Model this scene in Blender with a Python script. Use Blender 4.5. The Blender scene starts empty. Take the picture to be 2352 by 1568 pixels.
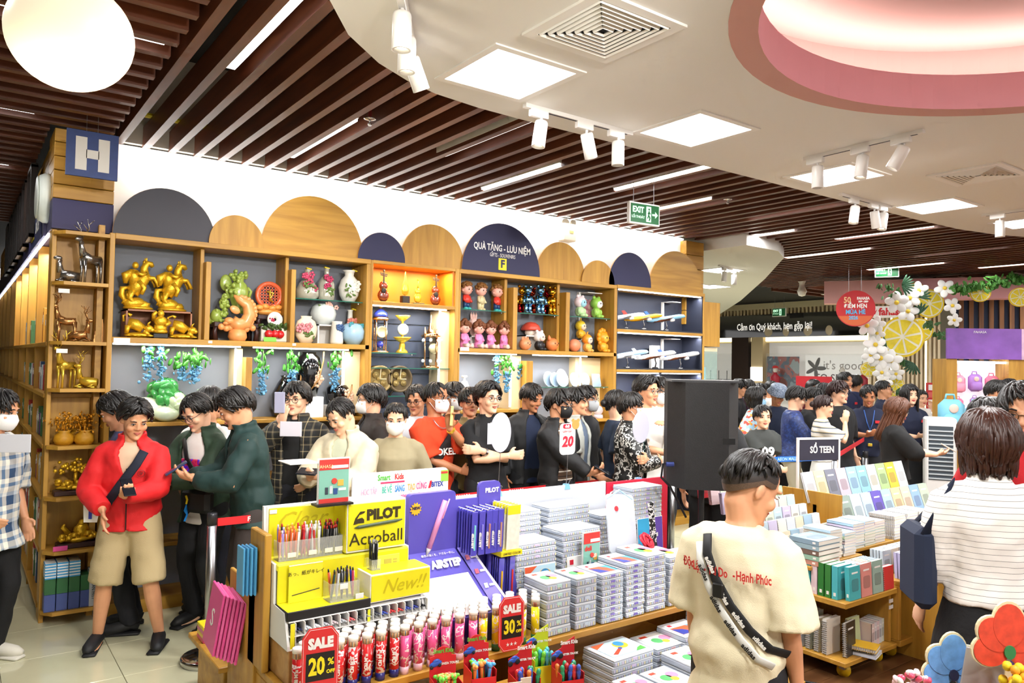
import bpy, bmesh, math, random
import numpy as np
from mathutils import Vector, Matrix, Euler
from math import sin, cos, pi, radians, sqrt, atan2
random.seed(7)
SC = bpy.context.scene
COL = SC.collection
# ---------------------------------------------------------------- camera
HC = 1.92
FPX = 1744.1
_yaw, _pit, _rol = radians(36.14), radians(1.656), radians(1.068)
_f = np.array([sin(_yaw)*cos(_pit), cos(_yaw)*cos(_pit), sin(_pit)])
_r0 = np.array([cos(_yaw), -sin(_yaw), 0.]); _u0 = np.cross(_r0, _f)
_r = cos(_rol)*_r0 + sin(_rol)*_u0; _u = -sin(_rol)*_r0 + cos(_rol)*_u0
CAMP = np.array([0, 0, HC])
cd = bpy.data.cameras.new('camera'); cam = bpy.data.objects.new('camera', cd); COL.objects.link(cam)
cd.sensor_width = 36; cd.lens = 36*FPX/2352; cd.clip_start = .05; cd.clip_end = 200
cam.matrix_world = Matrix(((_r[0], _u[0], -_f[0], 0), (_r[1], _u[1], -_f[1], 0), (_r[2], _u[2], -_f[2], HC), (0, 0, 0, 1)))
SC.camera = cam
def at(px, py, x=None, y=None, z=None, d=None):
 v = _f + _r*(px-1176)/FPX - _u*(py-784)/FPX
 t = (x-CAMP[0])/v[0] if x is not None else (y-CAMP[1])/v[1] if y is not None else (z-HC)/v[2] if z is not None else d
 return Vector(CAMP + v*t)
# ---------------------------------------------------------------- world, exposure
W = bpy.data.worlds.new('world'); SC.world = W; W.use_nodes = True
W.node_tree.nodes['Background'].inputs[0].default_value = (1, .975, .955, 1)
W.node_tree.nodes['Background'].inputs[1].default_value = 1.2
vs = SC.view_settings
vs.view_transform = 'Standard'; vs.look = 'None'; vs.gamma = 1; vs.exposure = .33; vs.use_curve_mapping = False
SC.cycles.max_bounces = 4; SC.cycles.diffuse_bounces = 2; SC.cycles.glossy_bounces = 2; SC.cycles.transparent_max_bounces = 5; SC.cycles.transmission_bounces = 2; SC.cycles.caustics_reflective = False; SC.cycles.caustics_refractive = False; SC.cycles.adaptive_threshold = .1; SC.cycles.adaptive_min_samples = 12
def area(name, loc, sx, sy, power, color=(1, 1, 1), rot=(0, 0, 0), parent=None, spread=pi):
 l = bpy.data.lights.new(name, 'AREA'); l.shape = 'RECTANGLE'; l.size = sx; l.size_y = sy; l.energy = power; l.color = color; l.spread = spread
 o = bpy.data.objects.new(name, l); COL.objects.link(o); o.location = loc; o.rotation_euler = rot
 if parent: o.parent = parent
 return o
# ---------------------------------------------------------------- materials
def lin(h):
 if isinstance(h, str):
  h = h.lstrip('#'); c = [int(h[i:i+2], 16)/255 for i in (0, 2, 4)]
  return tuple((v/12.92 if v <= .04045 else ((v+.055)/1.055)**2.4) for v in c)
 return tuple(h)
MATS = {}
def M(col, rough=.5, metal=0., emit=0., var=0., vs=8., bump=0., bs=60., alpha=1., trans=0., coat=0., sss=0.):
 key = (col, rough, metal, emit, var, vs, bump, bs, alpha, trans, coat, sss)
 if key in MATS: return MATS[key]
 m = bpy.data.materials.new('paint_%d' % len(MATS)); m.use_nodes = True
 nt = m.node_tree; b = nt.nodes['Principled BSDF']; c = lin(col)
 b.inputs['Base Color'].default_value = (*c, 1); b.inputs['Roughness'].default_value = rough; b.inputs['Metallic'].default_value = metal
 if emit: m.cycles.emission_sampling = 'AUTO' if emit > 8.5 else 'NONE'; b.inputs['Emission Color'].default_value = (*c, 1); b.inputs['Emission Strength'].default_value = emit
 if alpha < 1: b.inputs['Alpha'].default_value = alpha
 if trans: b.inputs['Transmission Weight'].default_value = trans; b.inputs['IOR'].default_value = 1.1
 if coat: b.inputs['Coat Weight'].default_value = coat
 if var or bump:
  tc = nt.nodes.new('ShaderNodeTexCoord')
 if var:
  n = nt.nodes.new('ShaderNodeTexNoise'); n.inputs['Scale'].default_value = vs; n.inputs['Detail'].default_value = 4
  nt.links.new(tc.outputs['Object'], n.inputs['Vector'])
  r = nt.nodes.new('ShaderNodeValToRGB'); r.color_ramp.elements[0].position = .3; r.color_ramp.elements[1].position = .7
  r.color_ramp.elements[0].color = (*[max(0, v*(1-var)) for v in c], 1); r.color_ramp.elements[1].color = (*[min(1, v*(1+var*.6)) for v in c], 1)
  nt.links.new(n.outputs['Fac'], r.inputs[0]); nt.links.new(r.outputs[0], b.inputs['Base Color'])
 if bump:
  n2 = nt.nodes.new('ShaderNodeTexNoise'); n2.inputs['Scale'].default_value = bs
  nt.links.new(tc.outputs['Object'], n2.inputs['Vector'])
  bp = nt.nodes.new('ShaderNodeBump'); bp.inputs['Strength'].default_value = bump; bp.inputs['Distance'].default_value = .01
  nt.links.new(n2.outputs['Fac'], bp.inputs['Height']); nt.links.new(bp.outputs[0], b.inputs['Normal'])
 MATS[key] = m
 return m
def wood(c1, c2, axis=2, scale=3., rough=.45, rnd=True):
 key = ('wood', c1, c2, axis, scale, rough, rnd)
 if key in MATS: return MATS[key]
 m = bpy.data.materials.new('wood_%d' % len(MATS)); m.use_nodes = True; nt = m.node_tree; b = nt.nodes['Principled BSDF']
 tc = nt.nodes.new('ShaderNodeTexCoord'); mp = nt.nodes.new('ShaderNodeMapping')
 s = [scale*6]*3; s[axis] = scale*.5; mp.inputs['Scale'].default_value = s
 n = nt.nodes.new('ShaderNodeTexNoise'); n.inputs['Scale'].default_value = 1.; n.inputs['Detail'].default_value = 5; n.inputs['Distortion'].default_value = .6
 oi = nt.nodes.new('ShaderNodeObjectInfo'); ad = nt.nodes.new('ShaderNodeVectorMath'); ad.operation = 'ADD'
 nt.links.new(tc.outputs['Object'], ad.inputs[0])
 if rnd:
  mu = nt.nodes.new('ShaderNodeMath'); mu.operation = 'MULTIPLY'; mu.inputs[1].default_value = 20.
  nt.links.new(oi.outputs['Random'], mu.inputs[0]); nt.links.new(mu.outputs[0], ad.inputs[1])
 nt.links.new(ad.outputs[0], mp.inputs['Vector'])
 nt.links.new(mp.outputs[0], n.inputs['Vector'])
 r = nt.nodes.new('ShaderNodeValToRGB'); r.color_ramp.elements[0].position = .32; r.color_ramp.elements[1].position = .68
 r.color_ramp.elements[0].color = (*lin(c1), 1); r.color_ramp.elements[1].color = (*lin(c2), 1)
 nt.links.new(n.outputs['Fac'], r.inputs[0]); nt.links.new(r.outputs[0], b.inputs['Base Color'])
 b.inputs['Roughness'].default_value = rough
 MATS[key] = m
 return m
def glass(tint='#d8efe6', a=.18):
 return M(tint, .03, alpha=a)
def stripes(cols, axis=2, period=.05, pos=None, rough=.8, plaid=False):
 """repeating colour bands along an axis; plaid mixes bands on two axes"""
 key = ('str', tuple(cols), axis, period, tuple(pos or ()), plaid)
 if key in MATS: return MATS[key]
 m = bpy.data.materials.new('cloth_%d' % len(MATS)); m.use_nodes = True; nt = m.node_tree; b = nt.nodes['Principled BSDF']
 tc = nt.nodes.new('ShaderNodeTexCoord'); sp = nt.nodes.new('ShaderNodeSeparateXYZ'); nt.links.new(tc.outputs['Object'], sp.inputs[0])
 def band(ax):
  d = nt.nodes.new('ShaderNodeMath'); d.operation = 'DIVIDE'; d.inputs[1].default_value = period; nt.links.new(sp.outputs[ax], d.inputs[0])
  f = nt.nodes.new('ShaderNodeMath'); f.operation = 'FRACT'; nt.links.new(d.outputs[0], f.inputs[0])
  r = nt.nodes.new('ShaderNodeValToRGB'); r.color_ramp.interpolation = 'CONSTANT'
  n = len(cols); el = r.color_ramp.elements
  while len(el) < n: el.new(.5)
  for i, c in enumerate(cols):
   el[i].position = pos[i] if pos else i/n; el[i].color = (*lin(c), 1)
  nt.links.new(f.outputs[0], r.inputs[0]); return r.outputs[0]
 o = band(axis)
 if plaid:
  mx = nt.nodes.new('ShaderNodeMix'); mx.data_type = 'RGBA'; mx.inputs[0].default_value = .5
  nt.links.new(o, mx.inputs[6]); nt.links.new(band(0 if axis != 0 else 1), mx.inputs[7]); o = mx.outputs[2]
 nt.links.new(o, b.inputs['Base Color']); b.inputs['Roughness'].default_value = rough
 MATS[key] = m
 return m
def blotch(cols, scale=12., rough=.5, stretch=(1, 1, 1), cells=False, edge=.5):
 """patchwork of colours (printed art, camouflage, flowers)"""
 key = ('blo', tuple(cols), scale, rough, stretch, cells)
 if key in MATS: return MATS[key]
 m = bpy.data.materials.new('print_%d' % len(MATS)); m.use_nodes = True; nt = m.node_tree; b = nt.nodes['Principled BSDF']
 tc = nt.nodes.new('ShaderNodeTexCoord'); mp = nt.nodes.new('ShaderNodeMapping'); mp.inputs['Scale'].default_value = stretch
 oi = nt.nodes.new('ShaderNodeObjectInfo'); mu = nt.nodes.new('ShaderNodeMath'); mu.operation = 'MULTIPLY'; mu.inputs[1].default_value = 9.
 ad = nt.nodes.new('ShaderNodeVectorMath'); ad.operation = 'ADD'
 nt.links.new(oi.outputs['Random'], mu.inputs[0]); nt.links.new(tc.outputs['Object'], ad.inputs[0]); nt.links.new(mu.outputs[0], ad.inputs[1])
 nt.links.new(ad.outputs[0], mp.inputs[0])
 r = nt.nodes.new('ShaderNodeValToRGB'); r.color_ramp.interpolation = 'CONSTANT'; el = r.color_ramp.elements; n = len(cols)
 while len(el) < n: el.new(.5)
 if cells:
  v = nt.nodes.new('ShaderNodeTexVoronoi'); v.inputs['Scale'].default_value = scale; nt.links.new(mp.outputs[0], v.inputs['Vector'])
  s = nt.nodes.new('ShaderNodeSeparateColor'); nt.links.new(v.outputs['Color'], s.inputs[0]); nt.links.new(s.outputs[0], r.inputs[0])
  for i, c in enumerate(cols): el[i].position = i/n; el[i].color = (*lin(c), 1)
 else:
  v = nt.nodes.new('ShaderNodeTexNoise'); v.inputs['Scale'].default_value = scale; v.inputs['Detail'].default_value = 2; nt.links.new(mp.outputs[0], v.inputs['Vector'])
  nt.links.new(v.outputs['Fac'], r.inputs[0])
  for i, c in enumerate(cols): el[i].position = (.3+.4*i/n) if i else 0; el[i].color = (*lin(c), 1)
 nt.links.new(r.outputs[0], b.inputs['Base Color']); b.inputs['Roughness'].default_value = rough
 MATS[key] = m
 return m
# ---------------------------------------------------------------- mesh helpers
class MB:
 """collects shapes; build() links them as one mesh object"""
 def __init__(s): s.v = []; s.f = []; s.m = []; s.T = Matrix.Identity(4)
 def add(s, vs, fs, mi=0):
  o = len(s.v); T = s.T
  s.v += [T @ Vector(p) for p in vs]
  s.f += [[o+i for i in f] for f in fs]; s.m += [mi]*len(fs)
  return s
 def box(s, c, d, rz=0, rx=0, ry=0, mi=0, b=0):
  x, y, z = d[0]/2, d[1]/2, d[2]/2
  if b:
   return s.rbox(c, d, b, rz, rx, ry, mi)
  R = Euler((rx, ry, rz)).to_matrix(); c = Vector(c)
  P = [c + R @ Vector((i*x, j*y, k*z)) for k in (-1, 1) for j in (-1, 1) for i in (-1, 1)]
  return s.add(P, [(0, 2, 3, 1), (4, 5, 7, 6), (0, 1, 5, 4), (2, 6, 7, 3), (0, 4, 6, 2), (1, 3, 7, 5)], mi)
 def bx(s, x0, x1, y0, y1, z0, z1, mi=0, b=0):
  return s.box(((x0+x1)/2, (y0+y1)/2, (z0+z1)/2), (abs(x1-x0), abs(y1-y0), abs(z1-z0)), mi=mi, b=b)
 def rbox(s, c, d, b, rz=0, rx=0, ry=0, mi=0):
  """box with chamfered edges"""
  R = Euler((rx, ry, rz)).to_matrix(); c = Vector(c); h = [q/2 for q in d]; b = min(b, min(h)*.99)
  idx = {}; P = []
  for sx in (-1, 1):
   for sy in (-1, 1):
    for sz in (-1, 1):
     for a in range(3):
      q = [sx*h[0], sy*h[1], sz*h[2]]; sg = (sx, sy, sz)
      for k in range(3):
       if k != a: q[k] = sg[k]*(h[k]-b)
      idx[(sx, sy, sz, a)] = len(P); P.append(c + R @ Vector(q))
  F = []
  for a in range(3):
   u, v = (a+1) % 3, (a+2) % 3
   for sg in (-1, 1):
    L = []
    for (su, sv) in ((-1, -1), (1, -1), (1, 1), (-1, 1)):
     t = [0, 0, 0]; t[a] = sg; t[u] = su; t[v] = sv; L.append(idx[(*t, a)])
    F.append(L if sg > 0 else L[::-1])
   for su in (-1, 1):
    for sv in (-1, 1):
     L = []
     for sa in (-1, 1):
      t = [0, 0, 0]; t[a] = sa; t[u] = su; t[v] = sv; L.append((idx[(*t, u)], idx[(*t, v)]))
     q = [L[0][0], L[1][0], L[1][1], L[0][1]]
     F.append(q if su*sv < 0 else q[::-1])
  for sx in (-1, 1):
   for sy in (-1, 1):
    for sz in (-1, 1):
     t = [idx[(sx, sy, sz, a)] for a in range(3)]
     F.append(t if sx*sy*sz > 0 else t[::-1])
  return s.add(P, F, mi)
 def lathe(s, prof, n=16, c=(0, 0, 0), mi=0, sx=1, sy=1, ax=None):
  """prof = [(r, z)...] revolved about z"""
  P = []; F = []; k = len(prof)
  for (r, z) in prof:
   for i in range(n):
    a = 2*pi*i/n; P.append((c[0]+r*cos(a)*sx, c[1]+r*sin(a)*sy, c[2]+z))
  for j in range(k-1):
   for i in range(n):
    F.append((j*n+i, j*n+(i+1) % n, (j+1)*n+(i+1) % n, (j+1)*n+i))
  if prof[0] == prof[-1]: return s.add(P, F, mi)
  if prof[0][0] > 1e-6: F.append(list(range(n))[::-1])
  if prof[-1][0] > 1e-6: F.append([(k-1)*n+i for i in range(n)])
  return s.add(P, F, mi)
 def cyl(s, p, q, r, r2=None, n=10, mi=0, caps=True):
  return s.tube([p, q], [r, r if r2 is None else r2], n, mi, caps)
 def tube(s, pts, rad, n=8, mi=0, caps=True, flat=1., up=None):
  pts = [Vector(p) for p in pts]
  if not hasattr(rad, '__len__'): rad = [rad]*len(pts)
  P = []; F = []; prev = None
  for i, p in enumerate(pts):
   t = (pts[min(i+1, len(pts)-1)] - pts[max(i-1, 0)])
   t = t.normalized() if t.length > 1e-9 else Vector((0, 0, 1))
   if prev is None:
    a = Vector(up) if up else (Vector((0, 0, 1)) if abs(t.z) < .9 else Vector((1, 0, 0)))
   else: a = prev
   a = a - t*a.dot(t)
   a = a.normalized() if a.length > 1e-6 else t.orthogonal().normalized()
   prev = a; bb = t.cross(a)
   for k in range(n):
    th = 2*pi*k/n; P.append(p + a*cos(th)*rad[i]*flat + bb*sin(th)*rad[i])
  m = len(pts)
  for j in range(m-1):
   for k in range(n): F.append((j*n+k, j*n+(k+1) % n, (j+1)*n+(k+1) % n, (j+1)*n+k))
  if caps: F.append(list(range(n))[::-1]); F.append([(m-1)*n+k for k in range(n)])
  return s.add(P, F, mi)
 def ell(s, c, r, n=12, m=8, mi=0, rot=None, jit=0, rng=None):
  """ellipsoid"""
  R = Euler(rot).to_matrix() if rot else Matrix.Identity(3); c = Vector(c)
  if not hasattr(r, '__len__'): r = (r, r, r)
  P = [c + R @ Vector((0, 0, -r[2]))]; F = []
  for j in range(1, m):
   ph = -pi/2 + pi*j/m
   for i in range(n):
    a = 2*pi*i/n; k = 1+(random.uniform(-jit, jit) if jit else 0)
    P.append(c + R @ Vector((r[0]*cos(ph)*cos(a)*k, r[1]*cos(ph)*sin(a)*k, r[2]*sin(ph)*k)))
  P.append(c + R @ Vector((0, 0, r[2]))); L = len(P)-1
  for i in range(n):
   F.append((0, 1+(i+1) % n, 1+i)); F.append((L, L-n+i, L-n+(i+1) % n))
  for j in range(m-2):
   for i in range(n): F.append((1+j*n+i, 1+j*n+(i+1) % n, 1+(j+1)*n+(i+1) % n, 1+(j+1)*n+i))
  return s.add(P, F, mi)
 def prism(s, poly, y0, y1, mi=0, mi2=None):
  """polygon [(x,z)] facing -Y, from y0 (front) to y1 (back)"""
  n = len(poly); P = [(x, y0, z) for x, z in poly] + [(x, y1, z) for x, z in poly]
  a = sum(poly[i][0]*poly[(i+1) % n][1]-poly[(i+1) % n][0]*poly[i][1] for i in range(n))
  fr = list(range(n)); F = [fr, [n+i for i in fr][::-1]] + [(i, n+i, n+(i+1) % n, (i+1) % n) for i in range(n)]
  if a < 0: F = [f[::-1] for f in F]
  s.add(P, F[:1], mi); o = len(s.v)-len(P)
  s.f += [[o+i for i in f] for f in F[1:]]; s.m += [mi if mi2 is None else mi2]*(len(F)-1)
  return s
 def hprism(s, poly, z0, z1, mi=0):
  """polygon [(x,y)] from z0 to z1"""
  n = len(poly); P = [(x, y, z0) for x, y in poly] + [(x, y, z1) for x, y in poly]
  a = sum(poly[i][0]*poly[(i+1) % n][1]-poly[(i+1) % n][0]*poly[i][1] for i in range(n))
  fr = list(range(n)); F = [fr[::-1], [n+i for i in fr]] + [(i, (i+1) % n, n+(i+1) % n, n+i) for i in range(n)]
  if a < 0: F = [f[::-1] for f in F]
  return s.add(P, F, mi)
 def mesh(s, mats, smooth=False, name='m'):
  me = bpy.data.meshes.new(name); me.from_pydata([tuple(p) for p in s.v], [], s.f)
  if not isinstance(mats, (list, tuple)): mats = [mats]
  for m in mats: me.materials.append(m)
  if len(mats) > 1: me.polygons.foreach_set('material_index', s.m)
  if smooth: me.polygons.foreach_set('use_smooth', [True]*len(me.polygons))
  return me
 def build(s, name, mats, parent=None, smooth=False, loc=None, rz=0, rot=None):
  return obj(name, s.mesh(mats, smooth, name), parent, loc, rz, rot)
def obj(name, me, parent=None, loc=None, rz=0, rot=None):
 o = bpy.data.objects.new(name, me); COL.objects.link(o)
 if parent: o.parent = parent
 if loc is not None: o.location = loc
 if rz: o.rotation_euler = (0, 0, rz)
 if rot: o.rotation_euler = rot
 return o
def tag(o, label=None, cat=None, group=None, kind=None):
 if label: o['label'] = label
 if cat: o['category'] = cat
 if group: o['group'] = group
 if kind: o['kind'] = kind
 return o
def thing(name, label, cat, loc=(0, 0, 0), rz=0, group=None):
 o = bpy.data.objects.new(name, None); COL.objects.link(o); o.location = loc; o.rotation_euler = (0, 0, rz); o.empty_display_size = .05
 return tag(o, label, cat, group)
def struct(name, mb, mats, smooth=False):
 return tag(mb.build(name, mats, None, smooth), kind='structure')
def dup(o, loc, rz=0, label=None, group=None, scale=None):
 """copy of a thing with its parts and sub-parts"""
 c = o.copy(); COL.objects.link(c); c.location = loc; c.rotation_euler = (0, 0, rz)
 if scale: c.scale = (scale,)*3
 if label: c['label'] = label
 if group: c['group'] = group
 def rec(a, b):
  for ch in a.children:
   k = ch.copy(); COL.objects.link(k); k.parent = b; k.matrix_parent_inverse = ch.matrix_parent_inverse; rec(ch, k)
 rec(o, c)
 return c
def txt(parent, s, loc, size, mat, rz=0, bold=0, align='CENTER', sx=1, rx=pi/2, ext=.0006, name='lettering', ry=0, shear=0):
 c = bpy.data.curves.new(name, 'FONT'); c.body = s; c.size = size; c.extrude = ext; c.offset = bold; c.align_x = align; c.align_y = 'CENTER'; c.shear = shear
 c.resolution_u = 2
 c.materials.append(mat)
 f = bpy.data.objects.new('font', c); me = bpy.data.meshes.new_from_object(f); me.name = name; bpy.data.objects.remove(f)
 o = obj(name, me, parent, loc); o.rotation_euler = (rx, ry, rz); o.scale = (sx, 1, 1)
 return o
def circ(cx, cz, r, n=24, a0=0, a1=2*pi, sx=1):
 return [(cx+r*sx*cos(a0+(a1-a0)*i/(n if abs(a1-a0-2*pi) < 1e-6 else n-1)), cz+r*sin(a0+(a1-a0)*i/(n if abs(a1-a0-2*pi) < 1e-6 else n-1))) for i in range(n)]
def rrect(x0, x1, z0, z1, r, n=5):
 P = []
 for cx, cz, a in ((x1-r, z0+r, -pi/2), (x1-r, z1-r, 0), (x0+r, z1-r, pi/2), (x0+r, z0+r, pi)):
  P += [(cx+r*cos(a+pi/2*i/(n-1)), cz+r*sin(a+pi/2*i/(n-1))) for i in range(n)]
 return P
WHITE = M('#f2efea', .5); BLACK = M('#0c0c0d', .5); CHROME = M('#c8c8c8', .15, 1.); STEEL = M('#a8a9ac', .3, 1.);  DARK = M('#1b1b1e', .6)
OAK, OAKX, OAKY = [wood('#ab7a28', '#cb993c', a, 2.5) for a in (2, 0, 1)]
# ================================================================ THE SETTING
# ---- lamps of the ceiling (panels carry their own light below)
ZC = 3.45      # white gypsum ceiling
ZS = 3.58      # underside of timber slats
# floor: beige tiles as pieces near the visible corner, the rest one slab
TILE = M('#d2ceac', .12, var=.06, vs=3., coat=.3)
mb = MB(); mb.box((6, 6, -.06), (40, 40, .1)); floor = struct('floor', mb, M('#8a7f68', .7))
tm = MB(); tm.rbox((0, 0, -.004), (.597, .597, .012), .0015); tme = tm.mesh(TILE, name='tile')
def tiles(x0, x1, y0, y1):
 n = 0
 x = x0
 while x < x1-.01:
  y = y0
  while y < y1-.01:
   o = obj('tile', tme, floor, (x+.3, y+.3, 0)); n += 1; y += .6
  x += .6
tiles(-.93, 2.07, 3.28, 7.48)
mb = MB(); mb.bx(-8, -.93, -2, 20, -.012, .002); mb.bx(2.07, 30, 4.48, 20, -.012, .002); mb.bx(-.93, 2.07, 7.48, 20, -.012, .002); mb.bx(-.93, 1.1, -2, 3.28, -.012, .002)
o = mb.build('tile_field', stripes(['#a39d82', '#d2ceac'], 0, .6, [0, .006], .15), floor)
# timber laminate under the display tables
PL = [wood(a, b, 0, 1.6, .3) for a, b in (('#5a3a22', '#7c5433'), ('#664428', '#8a6038'), ('#523520', '#704a2a'))]
pm = [None]*3
for k in range(3):
 q = MB(); q.rbox((0, 0, 0), (1.197, .137, .012), .0012); pm[k] = q.mesh(PL[k], name='plank')
rr = random.Random(3); n = 0
y = 1.2; row = 0
while y < 3.7:
 x = 3.0 + (row*.41) % 1.2
 while x < 7.2:
  if not (x > 5.8 and y < 1.9): obj('plank', pm[rr.randrange(3)], floor, (x, y, -.002)); n += 1
  x += 1.2
 y += .14; row += 1
mb = MB(); mb.bx(1.1, 30, -2, 4.48, -.012, -.001)
mb.build('laminate', PL[0], floor)
# ---- ceilings
mb = MB(); mb.bx(-14, 34, -12, 26, 4.35, 4.45); struct('ceiling_slab', mb, M('#161719', .9))
SLAT = wood('#4a2415', '#6d3a22', 1, 2., .4); SLATX = wood('#4a2415', '#6d3a22', 0, 2., .4); SLATB = wood('#4a2415', '#6d3a22', 1, 1., .5)
ceil = tag(bpy.data.objects.new('ceiling_slatted', None), kind='structure'); COL.objects.link(ceil)
EDGE = [(.8, -12), (.8, 1.9), (.86, 2.3), (1.0, 2.68), (1.231, 3.047), (1.438, 3.32), (1.703, 3.539), (1.933, 3.662), (2.156, 3.739), (2.485, 3.784), (2.82, 3.794), (6.5, 3.775), (7.75, 3.773), (8.63, 3.74), (9.3, 3.62), (10, 3.35), (10.7, 2.9), (11.3, 2.2), (11.8, 1.2), (12, 0), (12, -12)]
def edge_y(x):
 for (a, b), (c, d) in zip(EDGE[2:-2], EDGE[3:-1]):
  if a <= x <= c and c > a: return b+(d-b)*(x-a)/(c-a)
 return 3.78
def slat(x, y0, y1, along='y', z=ZS):
 q = MB(); L = y1-y0
 if along == 'y': q.box((0, 0, .08), (.055, L, .16)); o = q.build('slat', SLAT, ceil, loc=(x, (y0+y1)/2, z))
 else: q.box((0, 0, .08), (L, .055, .16)); o = q.build('slat', SLATX, ceil, loc=((y0+y1)/2, x, z))
 return o
i = 0
while True:                       # slats running up to the shelf wall
 x = .97 + i*.1945; i += 1
 if x > 14: break
 y0 = edge_y(x)-(.05 if x < 1.25 else -.10) if x > 1.3 else 1.4
 if x > 9.6: y0 = edge_y(x)+.1 if x < 11.9 else -3
 slat(x, y0, 6.6 if x < 7.9 else 9.5 if x > 9.6 else 6.62)
slat(.945, -2, 1.42)
for k in range(50):               # slats beside the dividing beam, running along the shelf wall
 y = 1.46 + k*.203
 slat(y, -7, .9 if y < 6.45 else .5, 'x')
for k in range(34):               # slats of the far mall hall
 y = -4 + k*.42
 slat(y, 14.1, 20.5, 'x')
# yellow conduit and hangers in the plenum
mb = MB(); mb.cyl((1.0, 6.3, 3.76), (8, 6.3, 3.76), .02, n=8); tag(mb.build('conduit', M('#c9b200', .5), None), 'yellow conduit pipe above the slats near the shelf wall', 'pipe')
for j, (px, py) in enumerate(((850, 265), (1672, 452))):
 p = at(px, py, z=3.6); t = thing('sprinkler', ['round chrome sprinkler head between slats above the vase shelves', 'small chrome sprinkler head between slats near the second track'][j], 'sprinkler', (p.x, p.y, 3.56), group='ceiling sprinklers')
 MB().lathe([(.0, -.03), (.012, -.03), (.012, -.015), (.004, -.012), (.004, .0), (.012, .005), (.04, .012), (.042, .018), (0, .02)], 14).build('head', CHROME, t, True)
 MB().cyl((0, 0, .02), (0, 0, .5), .012).build('pipe', M('#7a1f1c', .5), t)
# LED battens between slats
LEDM = M('#ffffff', .5, emit=5.)
def batten(x, y0, y1, lab, along='y', power=13):
 L = y1-y0
 if along == 'y': t = thing('linear_lamp', lab, 'ceiling light', (x, (y0+y1)/2, ZS+.02), group='linear lamps in the slats')
 else: t = thing('linear_lamp', lab, 'ceiling light', ((y0+y1)/2, x, ZS+.02), pi/2, group='linear lamps in the slats')
 q = MB(); q.box((0, 0, .0), (.075, L, .02)); q.build('diffuser', LEDM, t)
 q = MB(); q.box((0, 0, .035), (.085, L+.02, .05)); q.build('housing', WHITE, t)
 area('lamp_light', (0, 0, -.015), .07, L, power, parent=t)
bats = [(1.21, 3.3, 4.48, 'brightest linear lamp, nearest, beside the dividing beam'), (2.17, 4.9, 6.14, 'linear lamp ending close to the shelf wall over the vases'),
(3.12, 4.1, 5.29, 'linear lamp reaching under the white ceiling rim behind the first track'), (4.07, 4.9, 6.07, 'linear lamp close to the shelf wall over the clock bay'),
(5.05, 4.12, 5.26, 'linear lamp behind the middle white spotlight'), (6.03, 4.9, 6.07, 'linear lamp partly behind the green exit sign'),
(7.03, 4.22, 5.35, 'linear lamp left of the small sprinkler'), (8.1, 5.39, 6.54, 'linear lamp above the last cloud panel'), (10.05, 5.5, 6.8, 'linear lamp over the mall crossing'), (9.05, 4.2, 5.4, 'linear lamp beyond the sprinkler near the white rim'), (11.1, 4.3, 5.5, 'linear lamp far along the slats above the garland'), (12.2, 5.5, 6.7, 'linear lamp above the pink round sign'), (13.2, 4.2, 5.4, 'linear lamp near the end of the long slats')]
for b in bats: batten(*b)
for y, x0, x1, lab in ((4.33, -.35, .843, 'linear lamp beside the globe pendant'), (6.16, -.82, .381, 'linear lamp at the picture edge above the letter sign'), (8.01, -.88, .316, 'short linear lamp end over the bookcase aisle'), (3.6, -.8, .1, 'linear lamp in the very corner beside the globe')):
 batten(y, x0, x1, lab, 'x')
for k, (y, x) in enumerate(((5.6, 15.2), (7.4, 16.4), (4.3, 16.2), (9.2, 17.2), (3.1, 15.4), (6.5, 18.6), (8.3, 15.3))):
 batten(y, x, x+1.3, 'linear lamp %s in the far hall slats' % ['over the green far exit sign', 'left of the dome camera', 'above the pink beam', 'deepest', 'over the billboard', 'in front of the dark header', 'nearest the curved white ceiling'][k], 'x', 10)
# white gypsum ceiling with round pink recess
PCX, PCY, PR = 3.72, .93, 1.57
bm = bmesh.new(); GYP = M('#ece9e3', .8)
loop = [bm.verts.new((x, y, ZC)) for x, y in EDGE]
hole = [bm.verts.new((PCX+PR*cos(2*pi*i/72), PCY+PR*sin(2*pi*i/72), ZC)) for i in range(72)]
es = [bm.edges.new((L[i], L[(i+1) % len(L)])) for L in (loop, hole) for i in range(len(L))]
bmesh.ops.triangle_fill(bm, use_beauty=True, edges=es)
for i in range(len(loop)):        # vertical rim
 a, b = loop[i], loop[(i+1) % len(loop)]
 c = bm.verts.new((b.co.x, b.co.y, ZC+.3)); d = bm.verts.new((a.co.x, a.co.y, ZC+.3)); bm.faces.new((a, b, c, d))
me = bpy.data.meshes.new('ceiling'); bm.to_mesh(me); bm.free(); me.materials.append(GYP); tag(obj('ceiling', me), kind='structure')
q = MB(); N = 72
def ring(r0, z0, r1, z1):
 P = [(PCX+r0*cos(2*pi*i/N), PCY+r0*sin(2*pi*i/N), z0) for i in range(N)] + [(PCX+r1*cos(2*pi*i/N), PCY+r1*sin(2*pi*i/N), z1) for i in range(N)]
 return P, [(i, (i+1) % N, N+(i+1) % N, N+i) for i in range(N)]
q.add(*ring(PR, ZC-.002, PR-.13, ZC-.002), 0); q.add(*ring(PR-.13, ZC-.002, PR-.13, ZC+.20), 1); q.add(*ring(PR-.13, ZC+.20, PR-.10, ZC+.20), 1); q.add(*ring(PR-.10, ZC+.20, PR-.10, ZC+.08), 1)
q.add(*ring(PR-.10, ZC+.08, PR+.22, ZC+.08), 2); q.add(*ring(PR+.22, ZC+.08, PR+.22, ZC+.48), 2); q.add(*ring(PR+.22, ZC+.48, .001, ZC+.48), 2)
struct('ceiling_recess', q, [M('#d8a49a', .8), M('#fcbccc', .7), M('#a88680', .8)])
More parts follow.
